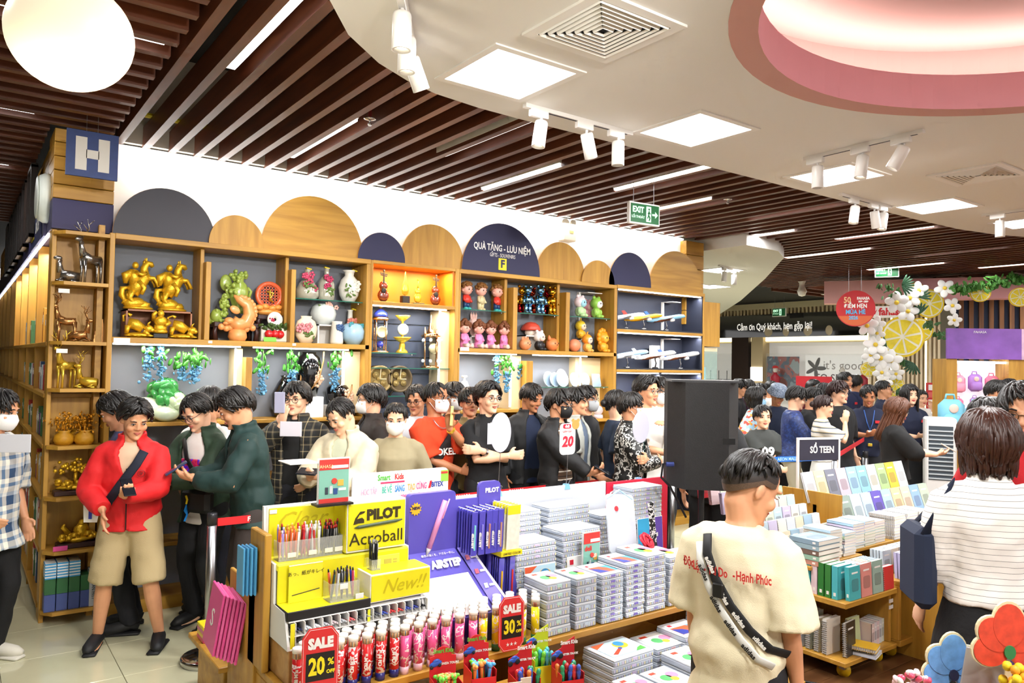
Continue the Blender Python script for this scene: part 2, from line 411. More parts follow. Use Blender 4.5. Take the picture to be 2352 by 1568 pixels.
q = MB(); q.add(*ring(PR-.02, ZC+.235, PR+.1, ZC+.235)); t = tag(q.build('cove_lamp', M('#fff1ea', .5, emit=15.)), 'ring of white cove light around the pink ceiling recess', 'ceiling light')
# second, far gypsum ceiling
E2 = [(7.9, 6.6), (7.9, 5.9), (8.6, 5.93), (9.2, 6.25), (9.6, 6.6), (11.1, 7.9), (14.4, 10.9), (18.2, 14.6), (18.2, 20), (7.9, 20)]
q = MB(); q.hprism(E2, ZC, ZC+.3); struct('ceiling_far', q, GYP)
# square LED panels
def panel(x, y, lab, group='square ceiling panels', power=46, s=.5):
 t = thing('ceiling_panel', lab, 'ceiling light', (x, y, ZC), group=group)
 q = MB(); q.box((0, 0, -.003), (s, s, .006)); q.build('diffuser', M('#ffffff', .5, emit=3.5), t)
 q = MB(); h = s/2
 for a in (-1, 1): q.box((a*(h+.02), 0, -.004), (.04, s+.08, .008)); q.box((0, a*(h+.02), -.004), (s, .04, .008))
 q.build('frame', WHITE, t); area('lamp_light', (0, 0, -.02), s, s, power, parent=t)
pl = [(2.32, 3.245, 'large square ceiling panel, the one nearest the camera'), (3.81, 3.25, 'square ceiling panel between the first two spotlight tracks'), (5.56, 3.31, 'square ceiling panel behind the track with three grey spots'),
(7.28, 3.34, 'square ceiling panel to the right of the third track'), (8.75, 3.1, 'square ceiling panel behind the track at the picture edge'), (6.15, 1.75, 'square ceiling panel cut by the picture edge below the pink recess')]
for x, y, lab in pl: panel(x, y, lab)
for x, y in ((1.6, .4), (1.6, -2.2), (4, -2.4), (6.6, -1), (9.5, .5)): panel(x, y, 'square ceiling panel out of the picture above the customers', 'square ceiling panels out of the picture', 62)
for k, (px, py) in enumerate(((1655, 620), (1635, 658))):
 p = at(px, py, z=ZC); panel(p.x, p.y, ['far square panel', 'second far square panel, lower in the picture,'][k] + ' in the curved white ceiling', power=40)
# air diffusers
for x, y, lab in ((2.33, 2.53, 'large square air vent beside the pink recess'), (6.33, 2.6, 'small square air vent right of the tilted spotlight')):
 t = thing('air_diffuser', lab, 'vent', (x, y, ZC))
 q = MB(); q.box((0, 0, -.001), (.44, .44, .002)); q.build('backing', M('#2b2f3a', .8), t)
 q = MB()
 for a in (-1, 1): q.box((a*.24, 0, -.006), (.05, .53, .012)); q.box((0, a*.24, -.006), (.43, .05, .012))
 q.build('frame', WHITE, t)
 for k in range(7):
  h = .205-k*.029; q = MB()
  for a in (-1, 1):
   q.box((a*h, 0, -.008+.0), (.012, 2*h, .016), ry=a*.6); q.box((0, a*h, -.008), (2*h, .012, .016), rx=-a*.6)
  q.build('louver', WHITE, t)
# spotlight tracks
SPW = M('#ece8e4', .35)
def spot(parent, loc, yaw, tilt, on):
 q = MB(); q.box((0, 0, -.022), (.13, .035, .044), b=.004); q.cyl((.02, 0, -.044), (.02, 0, -.075), .008, n=8)
 sp = q.build('spotlight', SPW, parent, loc=loc)
 T = Matrix.Translation((.02, 0, -.075)) @ Euler((0, tilt, yaw), 'XYZ').to_matrix().to_4x4()
 q = MB(); q.T = T; q.lathe([(0, .012), (.036, .01), (.04, .0), (.041, -.145), (.034, -.147), (.032, -.125), (0, -.12)], 18); q.build('barrel', SPW, sp, True)
 q = MB(); q.T = T; q.lathe([(0, -.124), (.03, -.126)], 14); q.build('lens', M('#fff6e0', .3, emit=8. if on else .4), sp)
def track(p, yaw, L, lab, spots):
 t = thing('track_light', lab, 'track light', p, yaw, 'ceiling spotlight tracks')
 q = MB(); q.box((0, 0, -.012), (L, .034, .024)); q.build('rail', SPW, t); q = MB(); q.box((0, 0, -.0245), (L-.08, .012, .002)); q.build('slot', M('#22283a', .5), t)
 for (x, yw, ti, on) in spots: spot(t, (x, 0, -.02), yw, ti, on)
def tr(a, b): return ((a[0]+b[0])/2, (a[1]+b[1])/2, ZC), atan2(b[1]-a[1], b[0]-a[0]), sqrt((a[0]-b[0])**2+(a[1]-b[1])**2)
track(*tr((2.647, 3.543), (3.521, 3.539)), 'white track with three spots beside the first square panel', ((-.33, 0, .15, 1), (.03, .4, -.5, 0), (.3, 0, 0, 0)))
track(*tr((4.915, 3.176), (4.89, 2.323)), 'white track with three spots in front of the glowing panel', ((-.34, 0, 0, 0), (0, 1.5, .2, 1), (.28, .6, .5, 1)))
track(*tr((6.138, 3.62), (6.971, 3.613)), 'white track at the ceiling rim with three bunched spots', ((-.2, 0, .2, 1), (.12, 0, -.25, 1), (.28, 0, .25, 1)))
track(*tr((7.979, 3.241), (7.961, 2.4)), 'white track cut by the picture edge near the far panel', ((-.28, 0, 0, 0), (.2, 0, .3, 1)))
track((1.58, 3.0, ZC), atan2(.41, .27), .6, 'white track at the top edge of the picture above the slats', ((.2, 2.4, .5, 0), (-.02, 0, 0, 1), (-.26, 0, 0, 1)))
p = at(1655, 612, z=ZC); track((p.x+.2, p.y, ZC), .3, .8, 'far track with two spots in the curved white ceiling', ((-.2, 0, .2, 1), (.2, 0, 0, 1)))
# unseen tracks of aimed spotlights, added as frontal fill for shelves and tables
def aim(p, q, power, ang=62):
 l = bpy.data.lights.new('added_spot_light', 'SPOT'); l.energy = power; l.spot_size = radians(ang); l.spot_blend = .8; l.shadow_soft_size = .12; l.color = (1, .96, .9); o = bpy.data.objects.new('added_spot_light', l); COL.objects.link(o); o.location = p; o.rotation_euler = (Vector(q)-Vector(p)).to_track_quat('-Z', 'Y').to_euler()
for k, (x, y, tx_, tz, pw) in enumerate(((1.1, 1.2, 1.0, 1.6, 235), (1.75, .8, 3.4, 1.6, 270), (5.6, 1.6, 5.6, 1.6, 280), (1.5, -1.0, 3.0, .8, 110), (4.2, -1.2, 5.5, .9, 90))):
 track((x, y, ZC), 0, .8, 'white spotlight track added above the camera for fill light, out of the picture', ((-.25, 0, .3, 1), (.2, 0, -.3, 1))); aim((x, y, ZC-.22), (tx_, 6.3 if k < 3 else 4., tz), pw)
# globe pendant
p = at(163, 82, d=2.35); t = thing('pendant_lamp', 'large glowing cream globe pendant in the upper corner', 'pendant lamp', p)
MB().ell((0, 0, 0), (.178, .178, .165), 40, 24).build('globe', M('#fff0cf', .4, emit=.62), t, True); MB().cyl((0, 0, .16), (0, 0, 1.1), .008).build('cord', WHITE, t); MB().lathe([(.06, .16), (.06, .2), (.02, .21)], 16).build('cap', WHITE, t, True)
pl_ = bpy.data.lights.new('globe_light', 'POINT'); pl_.energy = 25; pl_.color = (1, .9, .72); pl_.shadow_soft_size = .25; o = bpy.data.objects.new('globe_light', pl_); COL.objects.link(o); o.parent = t; o.location = (0, 0, -.45)
# ================================================================ SHELF WALL
YF, YB = 6.26, 6.60
SLATE = M('#7a7e86', .8); NAVY = M('#2c2c4e', .6, bump=.05, bs=200.); CLOUDG = M('#45444c', .6, bump=.05, bs=200.)
LEDW = M('#ffffff', .5, emit=6.)
def X_(u, v=700, y=YF): return at(u, v, y=y).x
mb = MB(); mb.bx(.94, 7.53, YB+.02, YB+.2, 2.0, 3.585); mb.bx(.94, 7.9, YB+.03, YB+.2, 0, 2.0); struct('wall_shelf', mb, M('#f7f4ee', .7))
mb = MB(); mb.bx(.94, 8.2, YB-.02, YB+.2, 3.6, 4.35); struct('wall_upper', mb, M('#a79f93', .9, bump=.4, bs=12.))
q = MB(); q.bx(1.0, 7.5, YB-.03, YB+.01, 3.545, 3.565); t = tag(q.build('led_strip', LEDW), 'long white light strip along the top of the white wall', 'light strip')
area('strip_light', (4.2, YB-.1, 3.5), 6.3, .05, 25, rot=(radians(20), 0, 0))
# corner tower of boards above the end shelf
t = thing('corner_tower', 'corner tower of oak boards over a navy band', 'wall panel', (.53, YF+.2, 2.85))
q = MB(); q.bx(0, .40, 0, .4, 0, .22); q.build('navy_band', M('#332f58', .6), t)
for k in range(5):
 q = MB(); z = .225+k*.104; q.rbox((.2, .2, z+.05), (.40, .40, .099), .004); q.build('board', OAKX, t)
p1 = at(1570, 560, y=YF+.25); t = thing('end_column', 'narrow oak board column at the far end of the white wall', 'wall panel', (7.5, YF+.26, 2.5))
for k in range(6): q = MB(); q.rbox((.17, .1, .05+k*.18), (.34, .2, .174), .004); q.build('board', OAKX, t)
# cloud shaped panels
cl = [(258, 492, 432, 'G', 'big dark grey cloud panel above the gold horses'), (480, 605, 494, 'O', 'small oak cloud panel between grey and big oak clouds'), (600, 832, 450, 'O', 'biggest oak cloud panel above the vases'), (823, 930, 534, 'N', 'small navy cloud panel above the clock bay'),
(920, 1065, 515, 'O', 'oak cloud panel left of the navy sign'), (1062, 1240, 513, 'N', 'navy cloud sign reading QUÀ TẶNG - LƯU NIỆM'), (1233, 1343, 556, 'O', 'oak cloud panel right of the navy sign'), (1338, 1412, 598, 'O', 'smallest oak cloud panel'), (1400, 1496, 580, 'N', 'navy cloud panel above the model planes'), (1492, 1614, 577, 'O', 'last oak cloud panel beside the end column')]
for k, (a, b, top, c, lab) in enumerate(cl):
 y = YF+.07+(.0 if c == 'N' or k in (1, 7) else .022)
 xa, xb = at(a, 560, y=y).x, at(b, 620, y=y).x; xm = (xa+xb)/2; w = (xb-xa)/2
 zt = at((a+b)/2, top, y=y).z - 2.832; q = MB(); base = max(0., zt-w*1.0)
 P = [(-w*.985, 0)] + [(w*cos(pi-pi*i/28), base*.5+(zt-base*.5)*sin(pi*i/28)) for i in range(29)] + [(w*.985, 0)]
 t = thing('cloud_panel', lab, 'panel', (xm, y, 2.832), group='cloud panels on the shelf wall')
 q.prism(P, 0, .02); q.build('board', {'O': OAKX if k in (2, 9) else OAK, 'N': NAVY, 'G': CLOUDG}[c], t)
 q = MB(); q.prism([(x*1.004, z*1.004) for x, z in P], .003, .018); q.build('edge', M('#b98a55', .6), t)
 if k == 5:
  txt(t, 'QUÀ TẶNG - LƯU NIỆM', (0, -.003, zt*.50), .092, WHITE, bold=.002, sx=.72); txt(t, 'GIFTS - SOUVENIRS', (.0, -.003, zt*.36), .055, WHITE, sx=.68)
  q = MB(); q.bx(-.05, .05, -.004, 0, .04, .16); q.build('yellow_square', M('#e6d81e', .5), t); txt(t, 'F', (0, -.006, .1), .11, M('#24204a', .5), bold=.004)
# emergency lamp on the wall
p = at(1299, 540, y=YB); t = thing('emergency_lamp', 'cream emergency lamp with two round heads on the white wall', 'emergency light', (p.x, YB-.03, p.z-.06))
q = MB(); q.rbox((0, 0, .06), (.19, .1, .15), .01); q.build('body', M('#e9e2cf', .5), t); q = MB(); q.box((.02, -.052, .09), (.06, .004, .03)); q.build('indicator', M('#d8c46a', .5), t)
for s in (-1, 1):
 q = MB(); q.T = Matrix.Translation((s*.055, -.02, .19)) @ Euler((radians(100), 0, s*.3)).to_matrix().to_4x4(); q.lathe([(0, -.03), (.035, -.03), (.045, .0), (.045, .025), (.04, .027)], 16); hd = q.build('lamp_head', M('#e9e2cf', .4), t, True)
 q = MB(); q.T = Matrix.Translation((s*.055, -.02, .19)) @ Euler((radians(100), 0, s*.3)).to_matrix().to_4x4(); q.lathe([(0, .022), (.038, .026)], 16); q.build('lens', M('#dfe6ea', .1, .3), hd)
def led(parent, x0, x1, z, y=YF+.02, pw=0):
 q = MB(); q.bx(x0, x1, y, y+.012, z-.012, z); q.build('led_strip', LEDW, parent)
 if pw: area('strip_light', ((x0+x1)/2, y+.03, z-.02), abs(x1-x0), .03, pw, parent=parent)
def vled(parent, x, z0, z1, y=YF+.10, pw=0):
 q = MB(); q.bx(x-.012, x, y, y+.012, z0, z1); q.build('led_strip', LEDW, parent)
def board(parent, x0, x1, y0, y1, z0, z1, mat=None, name='board'):
 q = MB(); q.rbox(((x0+x1)/2, (y0+y1)/2, (z0+z1)/2), (x1-x0, y1-y0, z1-z0), .003); return q.build(name, mat or (OAKX if x1-x0 > z1-z0 else OAK), parent)
GLS = M('#bfe3d6', .03, alpha=.22); GEDGE = M('#2f7a66', .1, alpha=.8)
def gshelf(parent, x0, x1, z, y0=YF+.06, y1=YB-.01):
 q = MB(); q.bx(x0, x1, y0, y1, z-.008, z); g = q.build('glass_shelf', GLS, parent); q = MB(); q.bx(x0, x1, y0-.002, y0, z-.008, z); q.build('edge', GEDGE, g)
 for x in (x0+.02, x1-.02): q = MB(); q.cyl((x, y0+.05, z-.02), (x, y0+.05, z-.008), .008, n=8); q.build('clip', CHROME, g)
def back(parent, x0, x1, z0, z1, mat=SLATE):
 q = MB(); q.bx(x0, x1, YB-.012, YB, z0, z1); q.build('back_panel', mat, parent)
def tagcard(parent, x, y, z, w=.07, h=.03, mat=None):
 q = MB(); q.bx(x, x+w, y-.003, y, z, z+h); q.build('price_card', mat or WHITE, parent)
# ---- end shelf (corner unit)
E = thing('end_shelf', 'narrow oak end shelf with stepped corner boards, gilded deer and gold trees', 'shelf', (0, 0, 0))
board(E, .885, .92, YF, YB, .1, 2.83); board(E, .56, .9, YB-.02, YB, .1, 2.8); board(E, .53, .56, YF+.14, YB, 0, 2.83, name='side_panel')
for z in (2.815, 2.45, 2.02, 1.68, 1.27, .905, .525, .10):
 q = MB(); q.hprism([(.60, YF), (.885, YF), (.885, YB-.02), (.535, YB-.02), (.535, YF+.09)], z-.025, z); q.build('shelf_board', OAKX, E)
for z in (2.42, 1.99): tagcard(E, .57, YF+.02, z-.055)
for z in (2.72, 1.62, 1.21, .84): tagcard(E, .63, YB-.04, z-.05, .04, .03)
# ---- unit A
A = thing('wall_cabinet', 'oak wall cabinet with slate back holding gold horses, jade and vases', 'cabinet', (0, 0, 0), group='oak wall cabinets')
back(A, .93, 2.96, .1, 2.8); board(A, .92, 2.985, YF, YB, 2.79, 2.832); board(A, .92, 2.985, YF, YB, 2.02, 2.062); board(A, 2.945, 2.985, YF, YB, .1, 2.79, name='side_panel')
for x in (1.545, 2.235):
 board(A, x, x+.03, YF+.09, YB, 2.06, 2.79, name='divider'); board(A, x+.022, x+.062, YF+.0, YB-.1, 2.06, 2.68, name='divider_front')
for x in (1.90,): board(A, x, x+.05, YF, YB, .1, 1.93, name='divider')
board(A, .92, 2.985, YF, YB, 0, .1, name='plinth')
for z in (1.42, .95, .5): board(A, .92, 1.9, YF+.02, YB, z-.03, z); board(A, 1.95, 2.945, YF+.02, YB, z-.03, z)
gshelf(A, 2.30, 2.94, 2.446)
led(A, .93, 1.86, 2.018, pw=6); led(A, 1.96, 2.80, 2.018, pw=6); vled(A, 1.85, 1.45, 2.0, pw=12); vled(A, 2.79, 1.45, 2.0, pw=12)
[MB().bx(a, b, YF+.1, YB-.01, 1.45, 2.0).build('light_box', M('#e8d3a8', .5), A) for a, b in ((1.855, 1.90), (2.80, 2.945))]
tagcard(A, .93, YF, 2.015, .11, .04); tagcard(A, 1.60, YF, 2.035, .03, .02); tagcard(A, 2.28, YF, 2.035, .03, .02)
# ---- unit B
B = thing('wall_cabinet', 'wall cabinet with glowing orange box on top and slatted clock bay', 'cabinet', (0, 0, 0), group='oak wall cabinets')
board(B, 2.985, 3.01, YF, YB, .1, 2.83, name='side_panel'); board(B, 3.88, 3.925, YF, YB, .1, 2.83, name='side_panel'); board(B, 3.01, 3.88, YF, YB, 2.80, 2.832); board(B, 3.01, 3.88, YF, YB, 2.43, 2.462); board(B, 2.985, 3.925, YF, YB, 0, .1, name='plinth')
q = MB(); q.bx(3.01, 3.88, YB-.05, YB, 2.46, 2.8); q.bx(3.86, 3.88, YF+.02, YB, 2.46, 2.8); q.build('orange_lit_lining', M('#d9822e', .5), B)  # orange light of the box put into the lining colour
area('strip_light', (3.3, YF+.1, 2.79), .3, .05, 5, (1, .62, .25), parent=B); area('strip_light', (3.7, YF+.1, 2.79), .2, .05, 5, (1, .62, .25), parent=B)
for k in range(9):
 q = MB(); z = 1.0+k*.16; q.rbox((3.44, YB-.012, z+.077), (.86, .024, .152), .004); q.build('slat_board', M('#3c4558', .5), B)
led(B, 3.01, 3.80, 2.428, pw=9); vled(B, 3.78, 1.3, 2.42, pw=12); q = MB(); q.bx(3.785, 3.88, YF+.1, YB-.03, 1.2, 2.42); q.build('light_box', M('#e8d3a8', .5), B)
gshelf(B, 3.01, 3.50, 1.998); gshelf(B, 3.01, 3.87, 1.859); gshelf(B, 3.01, 3.87, 1.60); gshelf(B, 3.01, 3.87, 1.2)
# ---- unit C
C = thing('wall_cabinet', 'oak wall cabinet holding toy figures above mirrors and a blue garland', 'cabinet', (0, 0, 0), group='oak wall cabinets')
back(C, 3.93, 6.02, .1, 2.8); board(C, 3.925, 6.04, YF, YB, 2.79, 2.832); board(C, 3.925, 6.04, YF, YB, 2.02, 2.062); board(C, 3.925, 3.945, YF, YB, .1, 2.79, name='side_panel'); board(C, 6.0, 6.045, YF, YB, .1, 2.79, name='side_panel')
for x in (4.53, 5.235):
 board(C, x, x+.035, YF+.09, YB, 2.06, 2.79, name='divider'); board(C, x+.05, x+.105, YF+.0, YB-.1, 2.06, 2.70, name='divider_front')
board(C, 4.765, 4.85, YF, YB, .1, 1.95, name='divider'); board(C, 3.925, 6.04, YF, YB, 0, .1, name='plinth')
for z in (1.45, .95, .5): board(C, 3.945, 4.765, YF+.02, YB, z-.03, z)
for z in (1.32, .8): board(C, 4.85, 6.0, YF+.02, YB, z-.03, z)
for a, b in ((3.945, 4.53), (4.64, 5.235), (5.345, 6.0)): gshelf(C, a, b, 2.45)
gshelf(C, 4.85, 5.98, 1.676)
led(C, 3.95, 4.65, 2.018, pw=6); led(C, 4.86, 5.62, 2.018, pw=6); vled(C, 4.64, 1.47, 2.0, pw=10); vled(C, 5.60, 1.35, 2.0, pw=12)
MB().bx(4.65, 4.765, YF+.1, YB-.01, 1.45, 2.0).build('light_box', M('#e8d3a8', .5), C); MB().bx(5.62, 6.0, YF+.22, YB-.01, 1.33, 2.0).build('light_box', M('#e8d3a8', .5), C)
q = MB(); q.bx(5.72, 5.75, YB-.05, YB-.01, 2.06, 2.75); q.box((5.85, YB-.1, 2.74), (.22, .16, .008)); q.build('bracket', WHITE, C)
tagcard(C, 3.95, YF, 2.035, .1, .035)
# ---- unit D
D = thing('plane_cabinet', 'dark lined cabinet with three lit shelves of model planes', 'cabinet', (0, 0, 0)); DK = M('#262b3c', .6)
back(D, 6.05, 7.53, .1, 2.82, DK); board(D, 6.045, 7.56, YF, YB, 2.80, 2.84); board(D, 7.53, 7.56, YF, YB, .1, 2.8, name='side_panel'); board(D, 6.045, 7.56, YF, YB, 0, .1, name='plinth')
[MB().bx(a, a+.015, YF+.01, YB, .1, 2.8).build('lining', DK, D) for a in (7.515, 6.05)]
for z in (2.34, 1.88):
 q = MB(); q.bx(6.06, 7.52, YF+.01, YB, z-.005, z+.012); q.build('shelf_mat', M('#33343a', .7), D); board(D, 6.05, 7.53, YF, YB, z-.035, z-.004)
for z in (1.45, 1.0, .5): board(D, 6.05, 7.53, YF, YB, z-.03, z)
q = MB(); q.bx(6.77, 6.80, YF+.01, YB, .1, 1.845); q.build('divider', DK, D)
led(D, 6.07, 7.51, 2.795, pw=10); led(D, 6.07, 7.51, 2.30, pw=10); led(D, 6.07, 6.76, 1.84, pw=7); led(D, 6.81, 7.51, 1.84, pw=7)
q = MB()
for z0, z1 in ((2.35, 2.72), (1.89, 2.26)): q.bx(7.12, 7.145, YB-.04, YB-.012, z0, z1); q.box((7.2, YB-.1, z1), (.16, .18, .008))
q.build('bracket', WHITE, D)
q = MB(); q.bx(7.56, 7.86, YF+.005, YF+.03, 2.18, 2.74); q.bx(7.83, 7.86, YF+.005, YB, 2.18, 2.74); t = tag(q.build('cabinet_end_board', OAK), 'plain oak end panel beside the model plane cabinet', 'panel')
q = MB(); q.bx(7.6, 7.86, YF+.05, YF+.25, 1.2, 2.15); t = thing('glass_showcase', 'small lit glass showcase under the oak end panel', 'showcase', (7.6, YF+.05, 0))
q = MB(); q.bx(0, .27, 0, .26, 1.7, 1.72); q.bx(0, .27, 0, .26, 2.12, 2.17); q.build('boards', M('#e9dcb8', .5), t); q = MB(); q.bx(0, .27, 0, .006, 1.72, 2.12); q.build('pane', GLS, t); q = MB(); q.bx(0, .27, 0, .26, 0, 1.7); q.build('cabinet', OAK, t); q = MB(); q.bx(.05, .17, .1, .13, 1.72, 1.92); q.build('blue_box', M('#8fd0ea', .4), t)
# ---- long bookcase running away at the corner (its face looks to -X)
t = thing('long_bookcase', 'long oak bookcase receding from the corner under a navy fascia', 'bookcase', (.53, YF, 0)); LB = t
NB = 9; BW = 1.0
q = MB(); q.bx(.3, .34, .14, NB*BW+.2, 0, 2.9); q.build('back_panel', OAKY, t)
q = MB(); q.bx(-.02, .2, .61, NB*BW+.2, 2.84, 3.08); q.build('navy_fascia', M('#332f58', .6), t)
for k in range(5):
 q = MB(); z = 3.085+k*.1; q.rbox((.12, NB*BW/2+.41, z+.048), (.2, NB*BW-.41, .096), .004); q.build('board', OAKY, t)
for k in range(NB+1):
 y = .30+k*BW
 q = MB(); q.rbox((.15, y, 1.42), (.3, .035, 2.84), .003); q.build('divider', OAK, t)
 if k < NB:
  for yy in (.33, .66): q = MB(); q.rbox((.18, y+yy*BW, 2.38), (.2, .022, .8), .003); q.build('divider', OAK, t)
for z in (2.0, 1.62, 1.25, .88, .5, .1): q = MB(); q.rbox((.15, NB*BW/2+.25, z), (.32, NB*BW, .03), .003); q.build('shelf_board', OAKY, t)
for k in range(NB):
 q = MB(); y = .35+k*BW; q.bx(-.01, .0, y, y+.9, 2.80, 2.83); q.build('led_strip', LEDW, t)
 if k < 4: area('strip_light', (.08, y+.45, 2.78), .04, .85, 9, parent=t)
q = MB(); q.bx(-.03, -.022, .75, 1.7, 2.83, 3.06); q.build('sign_plate', M('#1c2454', .5), t); q = MB(); q.bx(-.034, -.03, 1.35, 1.6, 2.9, 3.02); q.build('sign_patch', M('#d8c93a', .5), t)
txt(t, 'SÁCH', (-.035, 1.0, 2.96), .13, WHITE, rz=-pi/2, bold=.002)
t = thing('wall_disc', 'round white wall lamp disc mounted high on the corner tower', 'wall lamp', (.50, YF+.55, 3.12))
q = MB(); q.T = Euler((0, -pi/2, 0)).to_matrix().to_4x4(); q.lathe([(0, .05), (.12, .05), (.17, .035), (.19, 0), (.19, -.03), (0, -.03)], 28); q.build('disc', M('#e8eee6', .4), t, True)
q = MB(); q.T = Euler((0, -pi/2, 0)).to_matrix().to_4x4(); q.lathe([(.150, .052), (.165, .045), (.15, .045)], 28); q.build('rim', M('#d4dacf', .4), t, True)
t['label'] = 'round white disc mounted high beside the oak corner tower'
# racks with framed goods hung above the bookcase
for k in range(6):
 t = thing('frame_rack', '%s dark framed display hung above the long bookcase' % ['nearest', 'second', 'third', 'fourth', 'fifth', 'farthest'][k], 'wall rack', (.49, YF+1.35+k*.75, 2.92), group='dark frames above the bookcase')
 q = MB(); q.bx(-.03, .02, 0, .03, 0, .62); q.bx(-.03, .02, .42, .45, 0, .62); q.bx(-.03, .02, 0, .45, .6, .63); q.bx(-.03, .02, 0, .45, 0, .03); q.build('frame', M('#241713', .4), t)
 q = MB(); q.bx(0, .01, .03, .42, .03, .6); q.build('print', blotch(['#2a1a14', '#8a8f86', '#5b2f24', '#c9c3b0'], 9., stretch=(1, 1, .6)), t)
# letter sign H hanging from the slats
t = thing('letter_sign', 'square blue hanging sign with a big white letter H', 'sign', (.72, 6.0, 3.16), radians(0))
q = MB(); q.bx(-.16, .16, -.012, .012, 0, .32); q.build('panel', M('#1f3a7a', .5, var=.1, vs=30.), t)
q = MB(); q.bx(-.105, -.035, -.016, -.012, .045, .275); q.bx(.035, .105, -.016, -.012, .045, .275); q.bx(-.04, .04, -.016, -.012, .13, .19); q.build('lettering', M('#e7e2da', .6), t)
for x in (-.04, .03): q = MB(); q.cyl((x, 0, .32), (x, 0, .5), .0015, n=5); q.build('wire', STEEL, t)
# exit signs
p = at(1478, 492, y=4.9)
def exitsign(p, rz, lab, s=1., arrow=True):
 t = thing('exit_sign', lab, 'exit sign', p, rz, 'green exit signs')
 q = MB(); q.rbox((0, 0, 0), (.36*s, .04*s, .20*s), .005); q.build('case', WHITE, t); q = MB(); q.bx(-.165*s, .165*s, -.022*s, -.02*s, -.085*s, .085*s); q.build('face', M('#0b5a2c', .4, emit=.25), t)
 g = M('#c9ffd5', .5, emit=1.2); txt(t, 'EXIT', (-.08*s, -.023*s, .03*s), .075*s, g, bold=.002*s, sx=.85); txt(t, 'LỐI THOÁT', (-.08*s, -.023*s, -.035*s), .032*s, g, sx=.9)
 q = MB(); q.bx(.015*s, .07*s, -.0235*s, -.0225*s, -.07*s, .07*s, 0); q.build('door_mark', g, t)
 q = MB(); q.ell((.045*s, -.026*s, .045*s), (.011*s, .002, .011*s)); q.tube([(.045*s, -.026*s, .03*s), (.04*s, -.026*s, -.01*s), (.055*s, -.026*s, -.035*s), (.045*s, -.026*s, -.06*s)], .007*s, 6); q.tube([(.04*s, -.026*s, -.01*s), (.028*s, -.026*s, -.04*s)], .006*s, 6); q.tube([(.06*s, -.026*s, .0), (.045*s, -.026*s, .025*s), (.03*s, -.026*s, .005*s)], .005*s, 6); q.build('runner', M('#0b5a2c', .4), t)
 if arrow: q = MB(); q.prism([(.085*s, -.008*s), (.12*s, -.008*s), (.12*s, -.03*s), (.15*s, 0), (.12*s, .03*s), (.12*s, .008*s), (.085*s, .008*s)], -.024*s, -.022*s); q.build('arrow', g, t)
 for x in (-.12*s, .12*s): q = MB(); q.cyl((x, 0, .1*s), (x, 0, .1*s+.3), .003, n=5); q.build('rod', STEEL, t)
 return t
exitsign((p.x, 4.9, p.z), radians(-6), 'green exit sign with running figure hanging below the slats')
# ================================================================ GOODS ON THE SHELF WALL
GLD = M('#eebb2c', .34, .6, bump=.25, bs=90.); GLDL = M('#eec544', .26, .65); JADE = M('#9db24e', .25, coat=.5, var=.15, vs=20.); PEACH = M('#f0a25e', .35, coat=.4, var=.12, vs=25., sss=.1); REDJ = M('#e8663a', .35, var=.2, vs=20., coat=.4); DWOOD = M('#3a1d1a', .4, var=.3, vs=30.); PORC = M('#efece0', .2, coat=.6)
def place(u, v, z, y=6.42):
 p = at(u, v, y=y); return (p.x, y, z)
def fig(name, label, cat, loc, parts, rz=0, group=None, s=1.):
 t = thing(name, label, cat, loc, rz, group)
 if s != 1.: t.scale = (s,)*3
 for nm, mb, mat, sm in parts: mb.build(nm, mat, t, sm)
 return t
def again(o, loc, label, rz=0, s=None): return dup(o, loc, rz, label, scale=s or o.scale[0])
# gold horse riders
def horse(loc, label):
 b = MB(); b.ell((0, 0, .015), (.115, .07, .02)); b.ell((-.03, 0, .05), (.08, .05, .05), jit=.12); b.ell((.03, .0, .04), (.06, .04, .035), jit=.15)
 h = MB(); h.tube([(-.05, 0, .13), (-.01, 0, .19), (.03, 0, .25), (.05, 0, .29)], [.05, .058, .05, .035], 12); h.tube([(.04, 0, .27), (.035, 0, .33), (.055, 0, .37), (.085, 0, .365), (.1, 0, .345)], [.036, .028, .026, .022, .014], 10)
 for s in (-1, 1):
  h.tube([(-.06, s*.03, .14), (-.075, s*.03, .09), (-.045, s*.03, .05), (-.05, s*.03, .02)], [.028, .02, .013, .014], 8); h.tube([(.05, s*.025, .25), (.10, s*.03, .255), (.125, s*.03, .215), (.135, s*.03, .19)], [.024, .016, .012, .014], 8)
  h.ell((.045, s*.016, .395), (.006, .005, .018))
 ml = MB(); ml.tube([(-.08, 0, .17), (-.12, 0, .16), (-.125, 0, .11), (-.10, 0, .07), (-.12, 0, .045)], [.012, .022, .024, .018, .006], 8)
 for k in range(7): ml.ell((.015-.0*k+.004*k, 0, .25+.02*k), (.018, .014, .02), 8, 6, jit=.2)
 r = MB(); r.tube([(-.03, 0, .2), (-.04, 0, .27), (-.035, 0, .31)], [.045, .042, .025], 10); r.ell((-.03, 0, .345), (.024, .024, .028)); r.tube([(-.04, -.03, .29), (.0, -.06, .27), (.04, -.04, .29)], [.015, .014, .012], 7); r.tube([(-.02, -.04, .22), (.02, -.06, .17), (.0, -.06, .12)], [.022, .018, .013], 7); r.tube([(-.05, .0, .3), (-.10, 0, .26), (-.10, 0, .2)], [.02, .035, .015], 8)
 return fig('horse_statue', label, 'statue', loc, [('base', b, GLD, True), ('horse', h, GLD, True), ('mane', ml, GLD, True), ('rider', r, GLD, True)], rz=radians(10), group='gold horse statues')
RW = wood('#8a4f24', '#a8683a', 0, 3.)
